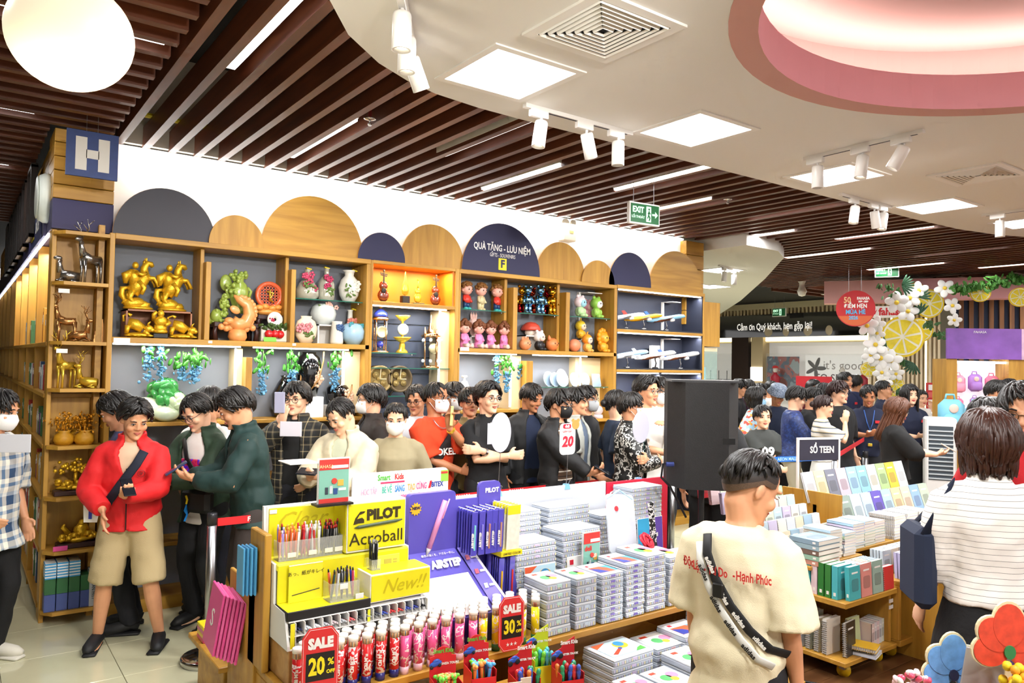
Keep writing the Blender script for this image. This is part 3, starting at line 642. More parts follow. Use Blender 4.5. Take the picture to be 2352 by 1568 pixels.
def riser(u, v, w, h, d, mat, label, z=2.062, y=6.44, open_=True):
 p = place(u, v, z, y); t = thing('display_riser', label, 'display box', p)
 for nm, c, sz in (('top', (0, 0, h-.006), (w, d, .012)), ('side', (-w/2+.006, 0, h/2), (.012, d, h)), ('side', (w/2-.006, 0, h/2), (.012, d, h)), ('back', (0, d/2-.004, h/2), (w, .008, h))):
  q = MB(); q.box(c, sz); q.build(nm, mat, t)
 return t
riser(318, 780, .22, .215, .22, RW, 'brown open box under the left gold horse'); riser(398, 780, .22, .215, .22, RW, 'brown open box under the right gold horse')
horse(place(317, 720, 2.062+.215, 6.44), 'gold horse rearing under a rider, left one of the pair'); horse(place(395, 722, 2.062+.215, 6.44), 'gold horse rearing under a rider, right one of the pair')
def bull(loc, label):
 b = MB(); b.ell((.0, 0, .02), (.1, .05, .022)); [b.lathe([(0, 0), (.022, 0), (.022, .008), (0, .008)], 10, (x, -.045, .012)) for x in (-.07, -.02, .04, .085)]
 o = MB(); o.tube([(-.07, 0, .11), (-.02, 0, .1), (.03, 0, .065)], [.04, .042, .035], 12); o.ell((.07, -.01, .07), (.035, .03, .03)); o.ell((.095, -.012, .06), (.018, .02, .016))
 for s in (-1, 1): o.tube([(.065, -.01+s*.022, .09), (.07, -.01+s*.04, .11), (.085, -.01+s*.036, .125)], [.008, .007, .002], 6); o.tube([(-.07, s*.025, .09), (-.08, s*.025, .03)], [.022, .014], 8); o.tube([(.04, s*.03, .05), (.075, s*.035, .025)], [.018, .012], 7)
 o.tube([(-.10, 0, .12), (-.105, 0, .165), (-.07, 0, .18), (-.05, 0, .165)], [.01, .009, .009, .015], 7)
 return fig('bull_statue', label, 'statue', loc, [('base', b, GLD, True), ('bull', o, GLD, True)], rz=radians(-12), group='gold bull statues')
bull(place(317, 777, 2.062, 6.33), 'small gold bull with curled tail in front of the left box'); bull(place(418, 780, 2.062, 6.33), 'small gold bull with curled tail in front of the right box')
b = MB(); b.rbox((0, 0, .02), (.11, .07, .04), .006); u = MB(); u.ell((0, 0, .08), (.05, .04, .045)); u.ell((0, -.01, .13), (.048, .04, .045)); u.ell((0, -.012, .19), (.026, .026, .03)); u.tube([(-.045, 0, .14), (-.055, -.03, .18), (-.035, -.03, .205)], [.018, .015, .012], 7); u.tube([(.045, 0, .14), (.06, -.03, .12), (.03, -.045, .1)], [.018, .015, .012], 7); u.lathe([(.05, .04), (.055, .055), (.045, .07)], 14)
fig('buddha_statue', 'gold laughing monk figure on a black plinth between the bulls', 'statue', place(367, 777, 2.062, 6.32), [('plinth', b, BLACK, False), ('figure', u, GLD, True)])
# jade carvings
def stand(u, v, w, h, d, label, y=6.44, z=2.062):
 q = MB(); q.rbox((0, 0, h-.02), (w, d, .04), .006); l = MB()
 for sx in (-1, 1): l.tube([(sx*(w/2-.03), -d/2+.03, h-.03), (sx*(w/2-.01), -d/2+.02, h*.5), (sx*(w/2-.02), -d/2+.02, 0)], [.025, .018, .02], 8); l.tube([(sx*(w/2-.03), d/2-.03, h-.03), (sx*(w/2-.02), d/2-.02, 0)], [.025, .02], 8)
 return fig('wood_stand', label, 'stand', place(u, v, z, y), [('top', q, DWOOD, False), ('legs', l, DWOOD, True)])
stand(535, 782, .36, .15, .2, 'carved dark wooden stand under the green jade vase')
v = MB(); v.lathe([(0, 0), (.07, 0), (.06, .03), (.1, .12), (.11, .19), (.09, .24), (.05, .27), (.06, .3), (.055, .31), (0, .31)], 20, (.05, 0, .08), sx=.72, sy=.6); v.tube([(.12, 0, .3), (.15, 0, .27), (.13, 0, .2)], .014, 8); v.tube([(-.02, 0, .3), (-.05, 0, .27), (-.03, 0, .2)], .014, 8)
f = MB(); rr = random.Random(5)
for k in range(46):
 a = rr.random(); x = -.13+.12*a+rr.uniform(-.03, .05); z = .02+.36*a+rr.uniform(-.03, .03); f.ell((x, -.05+rr.uniform(-.02, .02), z), (.022, .014, .016), 8, 6, rot=(rr.random(), rr.random()*2, 0))
for k in range(18): f.ell((.05+rr.uniform(-.07, .07), rr.uniform(-.02, .02), .40+rr.uniform(-.015, .03)), .017, 8, 6)
f.ell((-.05, .02, .33), (.05, .02, .07)); f.ell((-.13, -.03, .05), (.05, .04, .06)); f.ell((-.16, 0, .02), (.04, .03, .04))
fig('jade_vase', 'green jade carving of a vase with lotus and gourds', 'carving', place(532, 745, 2.212, 6.44), [('vase', v, JADE, True), ('flowers', f, JADE, True)])
q = MB(); q.lathe([(0, 0), (.06, 0), (.065, .012), (.075, .03), (.068, .08), (.04, .1), (0, .1)], 20)
d = MB(); d.tube([(-.05, -.01, .16), (.0, -.01, .13), (.06, -.01, .15), (.09, -.01, .22), (.07, -.01, .3), (.0, -.01, .34), (-.04, -.01, .37)], [.05, .055, .055, .05, .045, .03, .008], 12); d.ell((-.075, -.02, .16), (.04, .035, .03)); d.ell((-.1, -.02, .14), (.025, .025, .016))
for k in range(12):
 a = -1.2+k*.25; d.ell((.02+.12*cos(a), -.01, .24+.12*sin(a)), (.02, .008, .02), 6, 5, rot=(0, a, 0))
for x, z in ((-.13, .11), (-.09, .1), (.12, .11), (.1, .14), (-.06, .11), (.07, .1)): d.ell((x, 0, z), .028, 10, 6)
d.ell((-.04, -.05, .25), (.045, .012, .03), rot=(0, .5, 0))
fig('dragon_fish', 'peach coloured jade dragon fish leaping from a round pot', 'carving', place(545, 783, 2.062, 6.33), [('pot', q, PEACH, True), ('fish', d, PEACH, True)])
stand(618, 742, .25, .1, .17, 'dark carved stand under the red disc carving', z=2.062+.13, y=6.46); riser(622, 785, .2, .13, .15, WHITE, 'white open box under the red disc carving', y=6.46)
q = MB(); q.T = Matrix.Translation((0, 0, .17)) @ Euler((pi/2, 0, 0)).to_matrix().to_4x4()
q.lathe([(.085, -.02), (.115, -.02), (.12, 0), (.115, .02), (.085, .02), (.085, -.02)], 28); fr = MB()
for k in range(7):
 x = -.075+k*.025; h = sqrt(max(0, .09**2-x*x)); fr.box((x, 0, .17), (.008, .012, 2*h)); fr.box((0, 0, .17+x), (2*h, .012, .008))
cl_ = MB(); cl_.ell((0, 0, .03), (.12, .05, .035), jit=.1); [cl_.ell((x, -.03, .06+.01*(k % 2)), (.035, .03, .025), jit=.1) for k, x in enumerate((-.09, -.04, .02, .07))]
gl = MB(); gl.tube([(-.03, -.025, .2), (.03, -.025, .19), (0, -.025, .14), (.03, -.025, .11)], .007, 6); gl.tube([(0, -.025, .22), (0, -.025, .12)], .007, 6)
fig('disc_carving', 'round red stone disc carving with gold character on orange clouds', 'carving', place(617, 715, 2.292, 6.46), [('ring', q, REDJ, True), ('lattice', fr, REDJ, False), ('clouds', cl_, M('#f2a14a', .35, coat=.4), True), ('gold_mark', gl, GLDL, True)])
q = MB(); q.T = Matrix.Translation((0, 0, .19)) @ Euler((pi/2, 0, 0)).to_matrix().to_4x4(); q.lathe([(.014, -.012), (.062, -.012), (.066, 0), (.062, .012), (.014, .012), (.014, -.012)], 24)
g = MB(); rr = random.Random(2); [g.ell((rr.uniform(-.13, .1), -.02+rr.uniform(-.02, .02), .11+rr.uniform(0, .035)), (.03, .015, .012), 8, 5, rot=(rr.random(), rr.random(), rr.random()*3)) for _ in range(22)]
r_ = MB(); [r_.ell((x, -.035, .065), .035, 12, 8) for x in (-.06, -.01, .035)]; w_ = MB(); w_.rbox((.0, .02, .065), (.22, .05, .13), .01); fl = MB(); [fl.ell((-.03+rr.uniform(-.02, .02), -.016, .2+rr.uniform(-.03, .03)), (.008, .003, .008), 6, 4) for _ in range(8)]
fig('cherry_carving', 'white jade disc over green leaves and red fruits', 'carving', place(630, 785, 2.062, 6.34), [('disc', q, PORC, True), ('leaves', g, M('#46602c', .4), True), ('fruits', r_, M('#d21f22', .25, coat=.5), True), ('block', w_, PORC, False), ('blossom', fl, M('#b3123f', .4), True)])
q = MB(); q.rbox((0, 0, .02), (.105, .004, .038), .002, rx=-.2); fig('price_tag', 'lime green price tag before the red fruits', 'price tag', place(620, 783, 2.062, 6.275), [('card', q, M('#7ad63c', .5), False)])
# vases
def flowers(seed, cx, cz, w, h, y, col, n=7, r=.018):
 rr = random.Random(seed); f = MB()
 for _ in range(n):
  x, z = cx+rr.uniform(-w, w), cz+rr.uniform(-h, h)
  for a in range(5): f.ell((x+r*cos(a*1.257), y+rr.uniform(-.004, .004), z+r*sin(a*1.257)), (r*.7, r*.3, r*.7), 6, 4)
 return f
def leaves(seed, cx, cz, w, h, y, n=10, r=.02):
 rr = random.Random(seed); f = MB(); [f.ell((cx+rr.uniform(-w, w), y, cz+rr.uniform(-h, h)), (r, r*.25, r*.45), 6, 4, rot=(0, rr.random()*6, 0)) for _ in range(n)]; return f
def vase(u, v, z, prof, mat, label, fl=None, lf=None, y=6.42, extra=(), sx=1, sy=1, card=None):
 q = MB(); q.lathe(prof, 24, sx=sx, sy=sy); P = [('body', q, mat, True)]
 if fl: P.append(('blossoms', fl[0], M(fl[1], .4, var=.25, vs=60.), True))
 if lf: P.append(('leaves', lf, M('#5d7a35', .5), True))
 if card: c = MB(); c.rbox((card[0], card[1], card[2]), (.05, .03, .012), .003, ry=.2); P.append(('price_tag', c, M('#e9cf1e', .5), False))
 return fig('vase', label, 'vase', place(u, v, z, y), P+list(extra), group='flower vases')
G1 = 2.446
IRI = M('#c9c6b4', .15, .3, coat=1.)
vase(705, 683, G1, [(0, 0), (.08, 0), (.1, .03), (.1, .08), (.07, .14), (.03, .18), (.025, .25), (.035, .26), (0, .26)], IRI, 'squat cream vase with red blossoms half behind the divider', (flowers(1, 0, .15, .06, .07, -.09, '#c', 7), '#d0496a'), leaves(3, 0, .1, .06, .04, -.095), card=(.01, 0, .27))
vase(749, 684, G1, [(0, 0), (.07, 0), (.075, .04), (.072, .15), (.05, .2), (.022, .225), (.02, .28), (.03, .285), (0, .285)], IRI, 'slim bottle vase with a magenta flower on the glass shelf', (flowers(4, -.01, .16, .03, .05, -.072, '', 6), '#c23a63'), leaves(5, .01, .08, .03, .03, -.074), card=(.0, 0, .292))
vase(801, 687, G1, [(0, 0), (.05, 0), (.085, .06), (.095, .13), (.075, .2), (.04, .24), (.045, .27), (.065, .285), (.06, .287), (0, .27)], PORC, 'round white vase with frilled mouth and painted branch', (flowers(6, .02, .13, .05, .05, -.088, '', 6), '#f6f0e0'), leaves(7, -.02, .1, .05, .06, -.09), card=(.03, -.04, .285))
vase(742, 750, 2.062+.17, [(0, 0), (.06, 0), (.105, .05), (.115, .1), (.1, .16), (.07, .185), (0, .185)], M('#dfe6e3', .2, coat=.7), 'pale round jar on a white open box', (flowers(8, .05, .165, .05, .02, -.08, '', 7, .014), '#f2b9a8'), leaves(9, .0, .17, .08, .015, -.07, 12), y=6.46)
riser(745, 788, .2, .17, .18, WHITE, 'white open box carrying the pale round jar', y=6.46)
vase(702, 788, 2.062, [(0, 0), (.05, 0), (.09, .06), (.1, .13), (.08, .19), (.045, .215), (.05, .235), (0, .235)], M('#efdcc0', .3, coat=.4), 'flat cream vase with pink roses and a dark branch', (flowers(10, -.03, .14, .05, .03, -.058, '', 6, .02), '#e58d92'), leaves(11, .02, .08, .05, .04, -.055), y=6.36, sy=.55)
vase(803, 775, 2.062, [(0, 0), (.05, 0), (.075, .06), (.07, .14), (.025, .2), (.022, .31), (.03, .32), (0, .32)], PORC, 'tall necked white vase with a salmon rose behind the blue jar', (flowers(12, .0, .2, .03, .015, -.05, '', 5, .022), '#e28a78'), y=6.5, card=(.03, -.02, .325))
vase(773, 788, 2.062, [(0, 0), (.055, 0), (.058, .02), (.045, .19), (.048, .2), (0, .2)], PORC, 'ribbed white vase with blue flowers', (flowers(13, .01, .12, .02, .05, -.05, '', 6, .016), '#3c5c8c'), y=6.33)
vase(810, 790, 2.062, [(0, 0), (.06, 0), (.1, .06), (.108, .12), (.085, .175), (.06, .19), (0, .19)], M('#a9cbe0', .25, coat=.6), 'pale blue round jar with gold foot and green flower wreath', (flowers(14, .0, .17, .06, .02, -.07, '', 6, .016), '#4fa9b5'), leaves(15, .02, .18, .08, .015, -.05, 12), y=6.36)
# instruments in the orange box
ZB = 2.462
def violin(u, v, label, s=1.):
 VW = M('#6e2f14', .2, coat=.8); b = MB(); b.ell((0, 0, .07), (.055, .02, .06)); b.ell((0, 0, .16), (.042, .018, .045)); b.ell((0, 0, .115), (.035, .018, .04))
 h = MB(); h.ell((0, -.02, .115), (.024, .004, .026)); n = MB(); n.box((0, -.01, .23), (.012, .012, .13)); n.box((.0, -.005, .27), (.07, .008, .012), ry=.2); n.box((0, -.005, .255), (.06, .008, .01), ry=.2); n.ell((0, -.01, .3), .011)
 st = MB(); st.rbox((.02, 0, .006), (.15, .07, .012), .003)
 return fig('violin_box', label, 'music box', place(u, v, ZB, 6.42), [('body', b, VW, True), ('sound_hole', h, BLACK, True), ('neck', n, BLACK, False), ('stand', st, BLACK, False)], group='violin music boxes', rz=-.2)
violin(880, 688, 'brown violin music box at the near end of the orange bay'); violin(1000, 694, 'brown violin music box at the far end of the orange bay')
b = MB(); b.rbox((0, 0, .04), (.08, .06, .08), .004); g = MB(); g.lathe([(0, .08), (.03, .1), (.04, .14), (.028, .19), (.01, .24), (.006, .31), (0, .315)], 16, sy=.4)
fig('golden_lute', 'golden lute ornament on a black block', 'ornament', place(930, 690, ZB, 6.42), [('block', b, BLACK, False), ('lute', g, GLDL, True)])
b = MB(); b.rbox((0, 0, .01), (.12, .07, .02), .003); g = MB(); g.ell((0, 0, .07), (.042, .018, .05)); g.ell((0, 0, .13), (.032, .015, .035)); g.tube([(0, 0, .15), (0, 0, .24)], [.008, .004], 8); g.ell((0, 0, .245), .009)
fig('golden_cello', 'golden cello ornament on a low black base', 'ornament', place(959, 693, ZB, 6.42), [('base', b, BLACK, False), ('cello', g, GLDL, True)])
# ornate clocks
RG = M('#d7a878', .2, 1.)
q = MB(); q.lathe([(0, 0), (.085, 0), (.085, .012), (.06, .02), (0, .022)], 20); q.lathe([(.0, .3), (.075, .3), (.08, .31), (.07, .33)], 20)
dm = MB(); dm.lathe([(.07, .33), (.06, .37), (.03, .4), (0, .41)], 20); c = MB(); [c.cyl((.065*cos(a), .065*sin(a), .02), (.065*cos(a), .065*sin(a), .31), .006, n=8) for a in (.5, 2.1, 3.7, 5.3)]; fn = MB(); fn.lathe([(0, .41), (.012, .415), (.006, .43), (.014, .44), (0, .455)], 10); f_ = MB(); f_.T = Matrix.Translation((0, -.04, .19)) @ Euler((pi/2, 0, 0)).to_matrix().to_4x4(); f_.lathe([(0, 0), (.045, 0), (.055, .004), (.055, -.015), (0, -.015)], 20); gb = MB(); gb.ell((0, 0, .075), .035)
fig('dome_clock', 'ornate column clock with a blue dome and globe', 'clock', place(872, 812, 1.998, 6.42), [('plates', q, RG, True), ('dome', dm, M('#23307c', .2, coat=.6), True), ('columns', c, RG, True), ('finial', fn, GLDL, True), ('dial', f_, M('#d8cfa0', .3, .6), True), ('globe', gb, M('#2638a8', .2, coat=.6), True)])
q = MB(); q.lathe([(0, 0), (.06, 0), (.055, .02), (.03, .04), (.03, .08), (.02, .1), (.06, .12), (.09, .15), (.085, .152), (.02, .13), (.012, .15), (.012, .18), (0, .18)], 20); q.lathe([(.012, .27), (.012, .3), (.03, .31), (.075, .355), (.07, .357), (0, .32)], 20); f_ = MB(); f_.T = Matrix.Translation((0, -.01, .225)) @ Euler((pi/2, 0, 0)).to_matrix().to_4x4(); f_.lathe([(0, .012), (.045, .012), (.055, .01), (.055, -.012), (0, -.012)], 22)
fig('cup_clock', 'gold two-tier cup ornament with a round clock between', 'clock', place(923, 814, 1.998, 6.42), [('cups', q, GLDL, True), ('dial', f_, M('#cdd6cf', .15, .5), True)])
bs_ = MB(); bs_.lathe([(0, 0), (.1, 0), (.1, .015), (.07, .03), (0, .03)], 6); q = MB(); q.lathe([(0, .3), (.09, .3), (.1, .315), (.05, .34), (.03, .38), (.02, .42), (.008, .48), (0, .53)], 12); [q.lathe([(.016, .31), (.012, .34), (.004, .38), (0, .4)], 8, (.08*cos(a), .08*sin(a), 0)) for a in (0.3, 1.87, 3.44, 5.0)]; c = MB(); [c.cyl((.08*cos(a), .08*sin(a), .02), (.08*cos(a), .08*sin(a), .31), .007, n=8) for a in (0.3, 1.87, 3.44, 5.0)]; cr = MB(); [cr.ell((.1*cos(a), .1*sin(a), z), .018, 6, 4) for a in (0.3, 1.87, 3.44, 5.0, 4.2, 5.7) for z in (.07, .27)]; f_ = MB(); f_.T = Matrix.Translation((0, -.06, .19)) @ Euler((pi/2, 0, 0)).to_matrix().to_4x4(); f_.lathe([(0, .01), (.04, .01), (.05, .006), (.05, -.012), (0, -.012)], 20)
fig('temple_clock', 'tall gold temple clock with spires and crystals', 'clock', place(988, 843, 1.859, 6.42), [('base', bs_, RG, True), ('roof', q, RG, True), ('columns', c, RG, True), ('crystals', cr, M('#e8eef2', .05, alpha=.6), False), ('dial', f_, M('#d8cfa0', .3, .6), True)])
def gear(u, v, r, label, col):
 o = MB(); o.T = Matrix.Translation((0, 0, r+.03)) @ Euler((pi/2, 0, 0)).to_matrix().to_4x4(); o.lathe([(0, -.05), (r, -.05), (r, .05), (r*.84, .05), (r*.84, .02), (0, .02)], 30); g = MB()
 for x, z in ((-.32, .3), (.3, .32), (-.3, -.32), (.32, -.3), (0, 0)):
  g.T = Matrix.Translation((x*r, -.03, r+.03+z*r)) @ Euler((pi/2, 0, 0)).to_matrix().to_4x4(); g.lathe([(0, .012), (r*.1, .012), (r*.1, .006), (r*.22, .006), (r*.24, -.01)], 16)
 h = MB(); h.box((0, -.045, r+.08), (.008, .004, r*.7), ry=.1); h.box((.03, -.045, r+.03), (r*.5, .004, .008)); s_ = MB(); s_.tube([(-r*.7, 0, 0), (-r*.4, 0, .05), (r*.4, 0, .05), (r*.7, 0, 0)], .012, 8)
 fig('gear_clock', label, 'clock', place(u, v, 1.60, 6.40), [('case', o, M(col, .4, .2), True), ('gears', g, M('#b8a064', .35, .4), True), ('hands', h, M('#d8c9a0', .4), False), ('feet', s_, M('#3a3028', .4, .5), True)], group='gear clocks')
gear(868, 895, .125, 'bronze gear clock half hidden behind the cabinet side', '#a08a58'); gear(914, 897, .125, 'black rimmed gear clock with numerals on the lower glass', '#6a5a40')
# toy dolls
SKIN = M('#f2b2a0', .4, sss=.05)
def doll(u, v, z, label, hair, shirt, pants, curly=True, sit=False, s=1., y=6.42, name='boy_doll'):
 H = MB(); H.ell((0, 0, .205), (.062, .056, .058), 16, 10); H.ell((-.06, 0, .19), .012, 8, 5); H.ell((.06, 0, .19), .012, 8, 5); H.ell((.012, -.055, .193), (.009, .01, .008), 8, 5)
 rr = random.Random(hash(label) % 97); R = MB()
 for _ in range(60 if curly else 40):
  a = rr.uniform(0, 6.28); e = rr.uniform(.15, 1.5)
  x, yy, zz = .066*cos(e)*cos(a), .06*cos(e)*sin(a), .066*sin(e)
  if yy < -.02 and zz < .03 and curly: continue
  R.ell((x, yy, .21+zz), .017, 6, 4)
 if not curly:
  R.ell((0, .012, .225), (.066, .06, .055), 14, 8); [R.ell((k*.02, -.045, .245), (.014, .016, .02), 6, 5) for k in (-2, -1, 0, 1, 2)]; R.ell((0, 0, .285), (.03, .03, .022), 10, 6, jit=.1); [R.ell((sx*.055, 0, .24), (.025, .03, .03), 8, 5, jit=.1) for sx in (-1, 1)]
 E_ = MB(); [E_.ell((sx*.026, -.053, .203), (.006, .003, .009), 8, 5) for sx in (-1, 1)]; B_ = MB(); B_.tube([(0, 0, .07 if not sit else .04), (0, 0, .11), (0, 0, .15)], [.04, .042, .026], 12); [B_.tube([(sx*.035, 0, .14), (sx*.05, -.01, .1), (sx*.045, -.03, .08)], [.017, .015, .013], 8) for sx in (-1, 1)]
 Lg = MB()
 if sit: [Lg.tube([(sx*.025, 0, .03), (sx*.035, -.06, .025), (sx*.04, -.085, .03)], [.024, .02, .024], 8) for sx in (-1, 1)]; B_.lathe([(.06, .01), (.045, .06)], 12)
 else: [Lg.tube([(sx*.022, 0, .08), (sx*.024, 0, .02)], [.024, .02], 8) for sx in (-1, 1)]
 F_ = MB(); [F_.ell((sx*.026, -.012, .014), (.022, .032, .015), 8, 5) for sx in (-1, 1)]
 P = [('head', H, SKIN, True), ('hair', R, M(hair, .6), True), ('eyes', E_, M('#2a1d18', .3), True), ('clothes', B_, M(shirt, .4), True), ('legs', Lg, M(pants, .4), True)]
 if not sit: P.append(('shoes', F_, M('#43b8b0' if pants != '#d9c79a' else '#d9c79a', .4), True))
 return fig(name, label, 'toy figure', place(u, v, z, y), P, rz=.35, group='curly doll figures', s=s)
for k, (u, v, sh, pa) in enumerate(((1071, 706, '#d83a2c', '#1c3d6b'), (1104, 708, '#d9c79a', '#d9c79a'), (1141, 712, '#d83a2c', '#1c3d6b'))):
 doll(u, v, 2.45, ['curly boy doll in a red shirt next to the clock bay', 'curly boy doll in beige clothes, middle of three', 'curly boy doll in a red shirt beside the divider'][k], '#8a5a26', sh, pa)
for k, (u, v) in enumerate(((1066, 799), (1099, 801), (1126, 803), (1157, 803))):
 doll(u, v, 2.062, 'seated pink girl doll, %s of four in the row' % ['first', 'second', 'third', 'last'][k], '#7a4526', '#f08cc0', '#f3d5c8', False, True, .98, y=6.36 if k != 2 else 6.4, name='girl_doll')
riser(1087, 797, .16, .13, .14, WHITE, 'white open box behind the pink girl dolls', y=6.5)
q = MB(); q.ell((0, 0, .06), (.045, .04, .06)); q.ell((0, 0, .135), (.055, .05, .05)); [q.tube([(sx*.025, 0, .17), (sx*.03, 0, .215), (sx*.028, 0, .245)], [.014, .013, .004], 8) for sx in (-1, 0, 1)]; w_ = MB(); [w_.ell((sx*.07, .02, .08), (.035, .008, .03), rot=(0, sx*.5, 0)) for sx in (-1, 1)]
fig('rabbit_doll', 'pale pink rabbit-eared doll with wings on the white box', 'toy figure', place(1087, 765, 2.192, 6.5), [('body', q, M('#eec3b8', .4), True), ('wings', w_, M('#e6dfe4', .4), True)])
def bear(u, v, label, col, col2, y=6.42, s=1.):
 m = M(col, .12, 1.); q = MB(); q.ell((0, 0, .24), (.045, .04, .042), 14, 9); q.ell((0, -.03, .23), (.022, .02, .018)); q.tube([(0, 0, .1), (0, 0, .15), (0, 0, .195)], [.042, .045, .03], 12); [q.ell((sx*.035, 0, .285), .018, 10, 7) for sx in (-1, 1)]
 for sx in (-1, 1): q.tube([(sx*.045, 0, .18), (sx*.062, -.01, .13), (sx*.06, -.02, .1)], [.018, .016, .017], 8)
 g = MB(); [g.tube([(sx*.024, 0, .11), (sx*.026, 0, .05), (sx*.026, -.004, .0)], [.025, .022, .024], 8) for sx in (-1, 1)]; [g.ell((sx*.026, -.014, .014), (.022, .03, .014), 8, 5) for sx in (-1, 1)]
 fig('metal_bear', label, 'toy figure', place(u, v, 2.45, y), [('body', q, m, True), ('legs', g, M(col2, .12, 1.), True)], group='shiny standing bears', s=s)
bear(1198, 710, 'shiny bear with gold head and red legs beside the divider', '#e0a92c', '#a31620'); bear(1212, 713, 'shiny light blue bear, nearer the divider', '#7fb4d8', '#7fb4d8', 6.36); bear(1221, 712, 'shiny copper-red bear behind the first blue bear', '#c0482a', '#c0482a', 6.5)
bear(1241, 716, 'shiny light blue bear, second and taller one', '#7fb4d8', '#7fb4d8', 6.36, 1.05); bear(1256, 714, 'shiny red bear half hidden behind the gold bear', '#b01c26', '#b01c26', 6.5); bear(1268, 719, 'shiny gold bear at the end of the row', '#e0a92c', '#e0a92c', 6.38, 1.05)
riser(1212, 800, .19, .16, .16, WHITE, 'white open box under the mushroom lamp', y=6.47)
q = MB(); q.lathe([(0, 0), (.05, 0), (.065, .03), (.055, .07), (.03, .09), (0, .09)], 18); c = MB(); c.lathe([(.03, .06), (.1, .055), (.108, .07), (.09, .11), (.05, .14), (0, .15)], 22)
fig('mushroom_toy', 'red capped mushroom toy on a white box', 'toy figure', place(1219, 762, 2.222, 6.47), [('stem', q, M('#f1e0cf', .5), True), ('cap', c, M('#d9503c', .4, var=.2, vs=15.), True)])
def blob(u, v, z, label, body, ears='point', name='animal_toy', s=1., face=True, y=6.38, extra=()):
 q = MB(); q.ell((0, 0, .065), (.075, .06, .065), 16, 10)
 if ears == 'point': [q.tube([(sx*.045, 0, .105), (sx*.055, 0, .135), (sx*.058, 0, .155)], [.024, .015, .002], 8) for sx in (-1, 1)]
 if ears == 'spike': [q.tube([(x, 0, .1), (x, 0, .145)], [.018, .003], 7) for x in (-.05, -.025, 0, .025, .05)]
 P = [('body', q, M(body, .4, var=.1, vs=10.), True)]
 if face:
  e = MB(); [e.ell((sx*.028, -.056, .075), (.006, .004, .008), 8, 5) for sx in (-1, 1)]; e.ell((0, -.061, .06), (.006, .004, .005)); P.append(('face', e, M('#2a1d18', .3), True))
 return fig(name, label, 'toy figure', place(u, v, z, y), P+list(extra), s=s, rz=.3)
blob(1206, 802, 2.062, 'orange spiky-backed toy beside the divider', '#ee9a6a', 'spike', 'dinosaur_toy'); blob(1268, 806, 2.062, 'orange and white fox head toy', '#ef8a50', 'point', 'fox_toy', 1.1)
def cute(u, v, z, label, hood, body, name, s=1., ears='round', y=6.38, face='#f6d3c4'):
 q = MB(); q.ell((0, 0, .15), (.066, .06, .06), 16, 10)
 if ears == 'round': [q.ell((sx*.045, 0, .205), .018, 10, 6) for sx in (-1, 1)]
 if ears == 'mane': [q.ell((.07*cos(a), -.0, .15+.07*sin(a)), (.026, .02, .026), 8, 6) for a in [k*.57 for k in range(11)]]
 if ears == 'leaf': q.tube([(0, 0, .2), (.0, 0, .225), (.02, 0, .24)], [.012, .01, .004], 7)
 b = MB(); b.ell((0, 0, .055), (.055, .05, .055), 14, 9); [b.ell((sx*.05, -.02, .06), (.016, .02, .03)) for sx in (-1, 1)]; [b.ell((sx*.03, -.045, .018), (.022, .03, .018)) for sx in (-1, 1)]
 f = MB(); f.ell((0, -.035, .14), (.048, .032, .042), 14, 9); e = MB(); [e.ell((sx*.02, -.066, .145), (.007, .004, .009), 8, 5) for sx in (-1, 1)]
 fig(name, label, 'toy figure', place(u, v, z, y), [('hood', q, M(hood, .4), True), ('body', b, M(body, .4), True), ('face', f, M(face, .4), True), ('eyes', e, M('#2a1d18', .3), True)], s=s, rz=.3)
cute(1238, 805, 2.062, 'panda-suit doll with white hood and black paws', '#f1efe9', '#26262a', 'panda_doll'); cute(1332, 725, 2.45, 'white pig-hood doll with blue fringe', '#f2dfe2', '#b9dca0', 'pig_doll', 1.12, face='#9fd3e6'); cute(1369, 727, 2.45, 'green frog-hood doll with a white pup face', '#8fc14a', '#9ccb58', 'frog_doll', 1.12, face='#f3ece4'); cute(1349, 722, 2.45, 'pink hood doll between pig and frog', '#eda7b4', '#eda7b4', 'pig_doll', 1., y=6.52)
riser(1335, 803, .15, .15, .14, WHITE, 'white open box under the banana cat', y=6.5); cute(1333, 776, 2.212, 'cat toy in a yellow banana suit', '#e9c631', '#f0b22c', 'banana_cat', 1., 'leaf', 6.5, '#e8d9bd')
blob(1319, 803, 2.062, 'salmon dinosaur toy beside the divider below the banana cat', '#f0936c', '', 'dinosaur_toy', 1.1, False); cute(1348, 808, 2.062, 'orange doll with flame shaped hair', '#f09a2c', '#f4b45a', 'flame_doll', .95, 'leaf', 6.32); cute(1383, 809, 2.062, 'orange lion doll with a petal mane', '#f39a1e', '#f4a62e', 'lion_doll', 1.15, 'mane', 6.36, '#f6b23a')
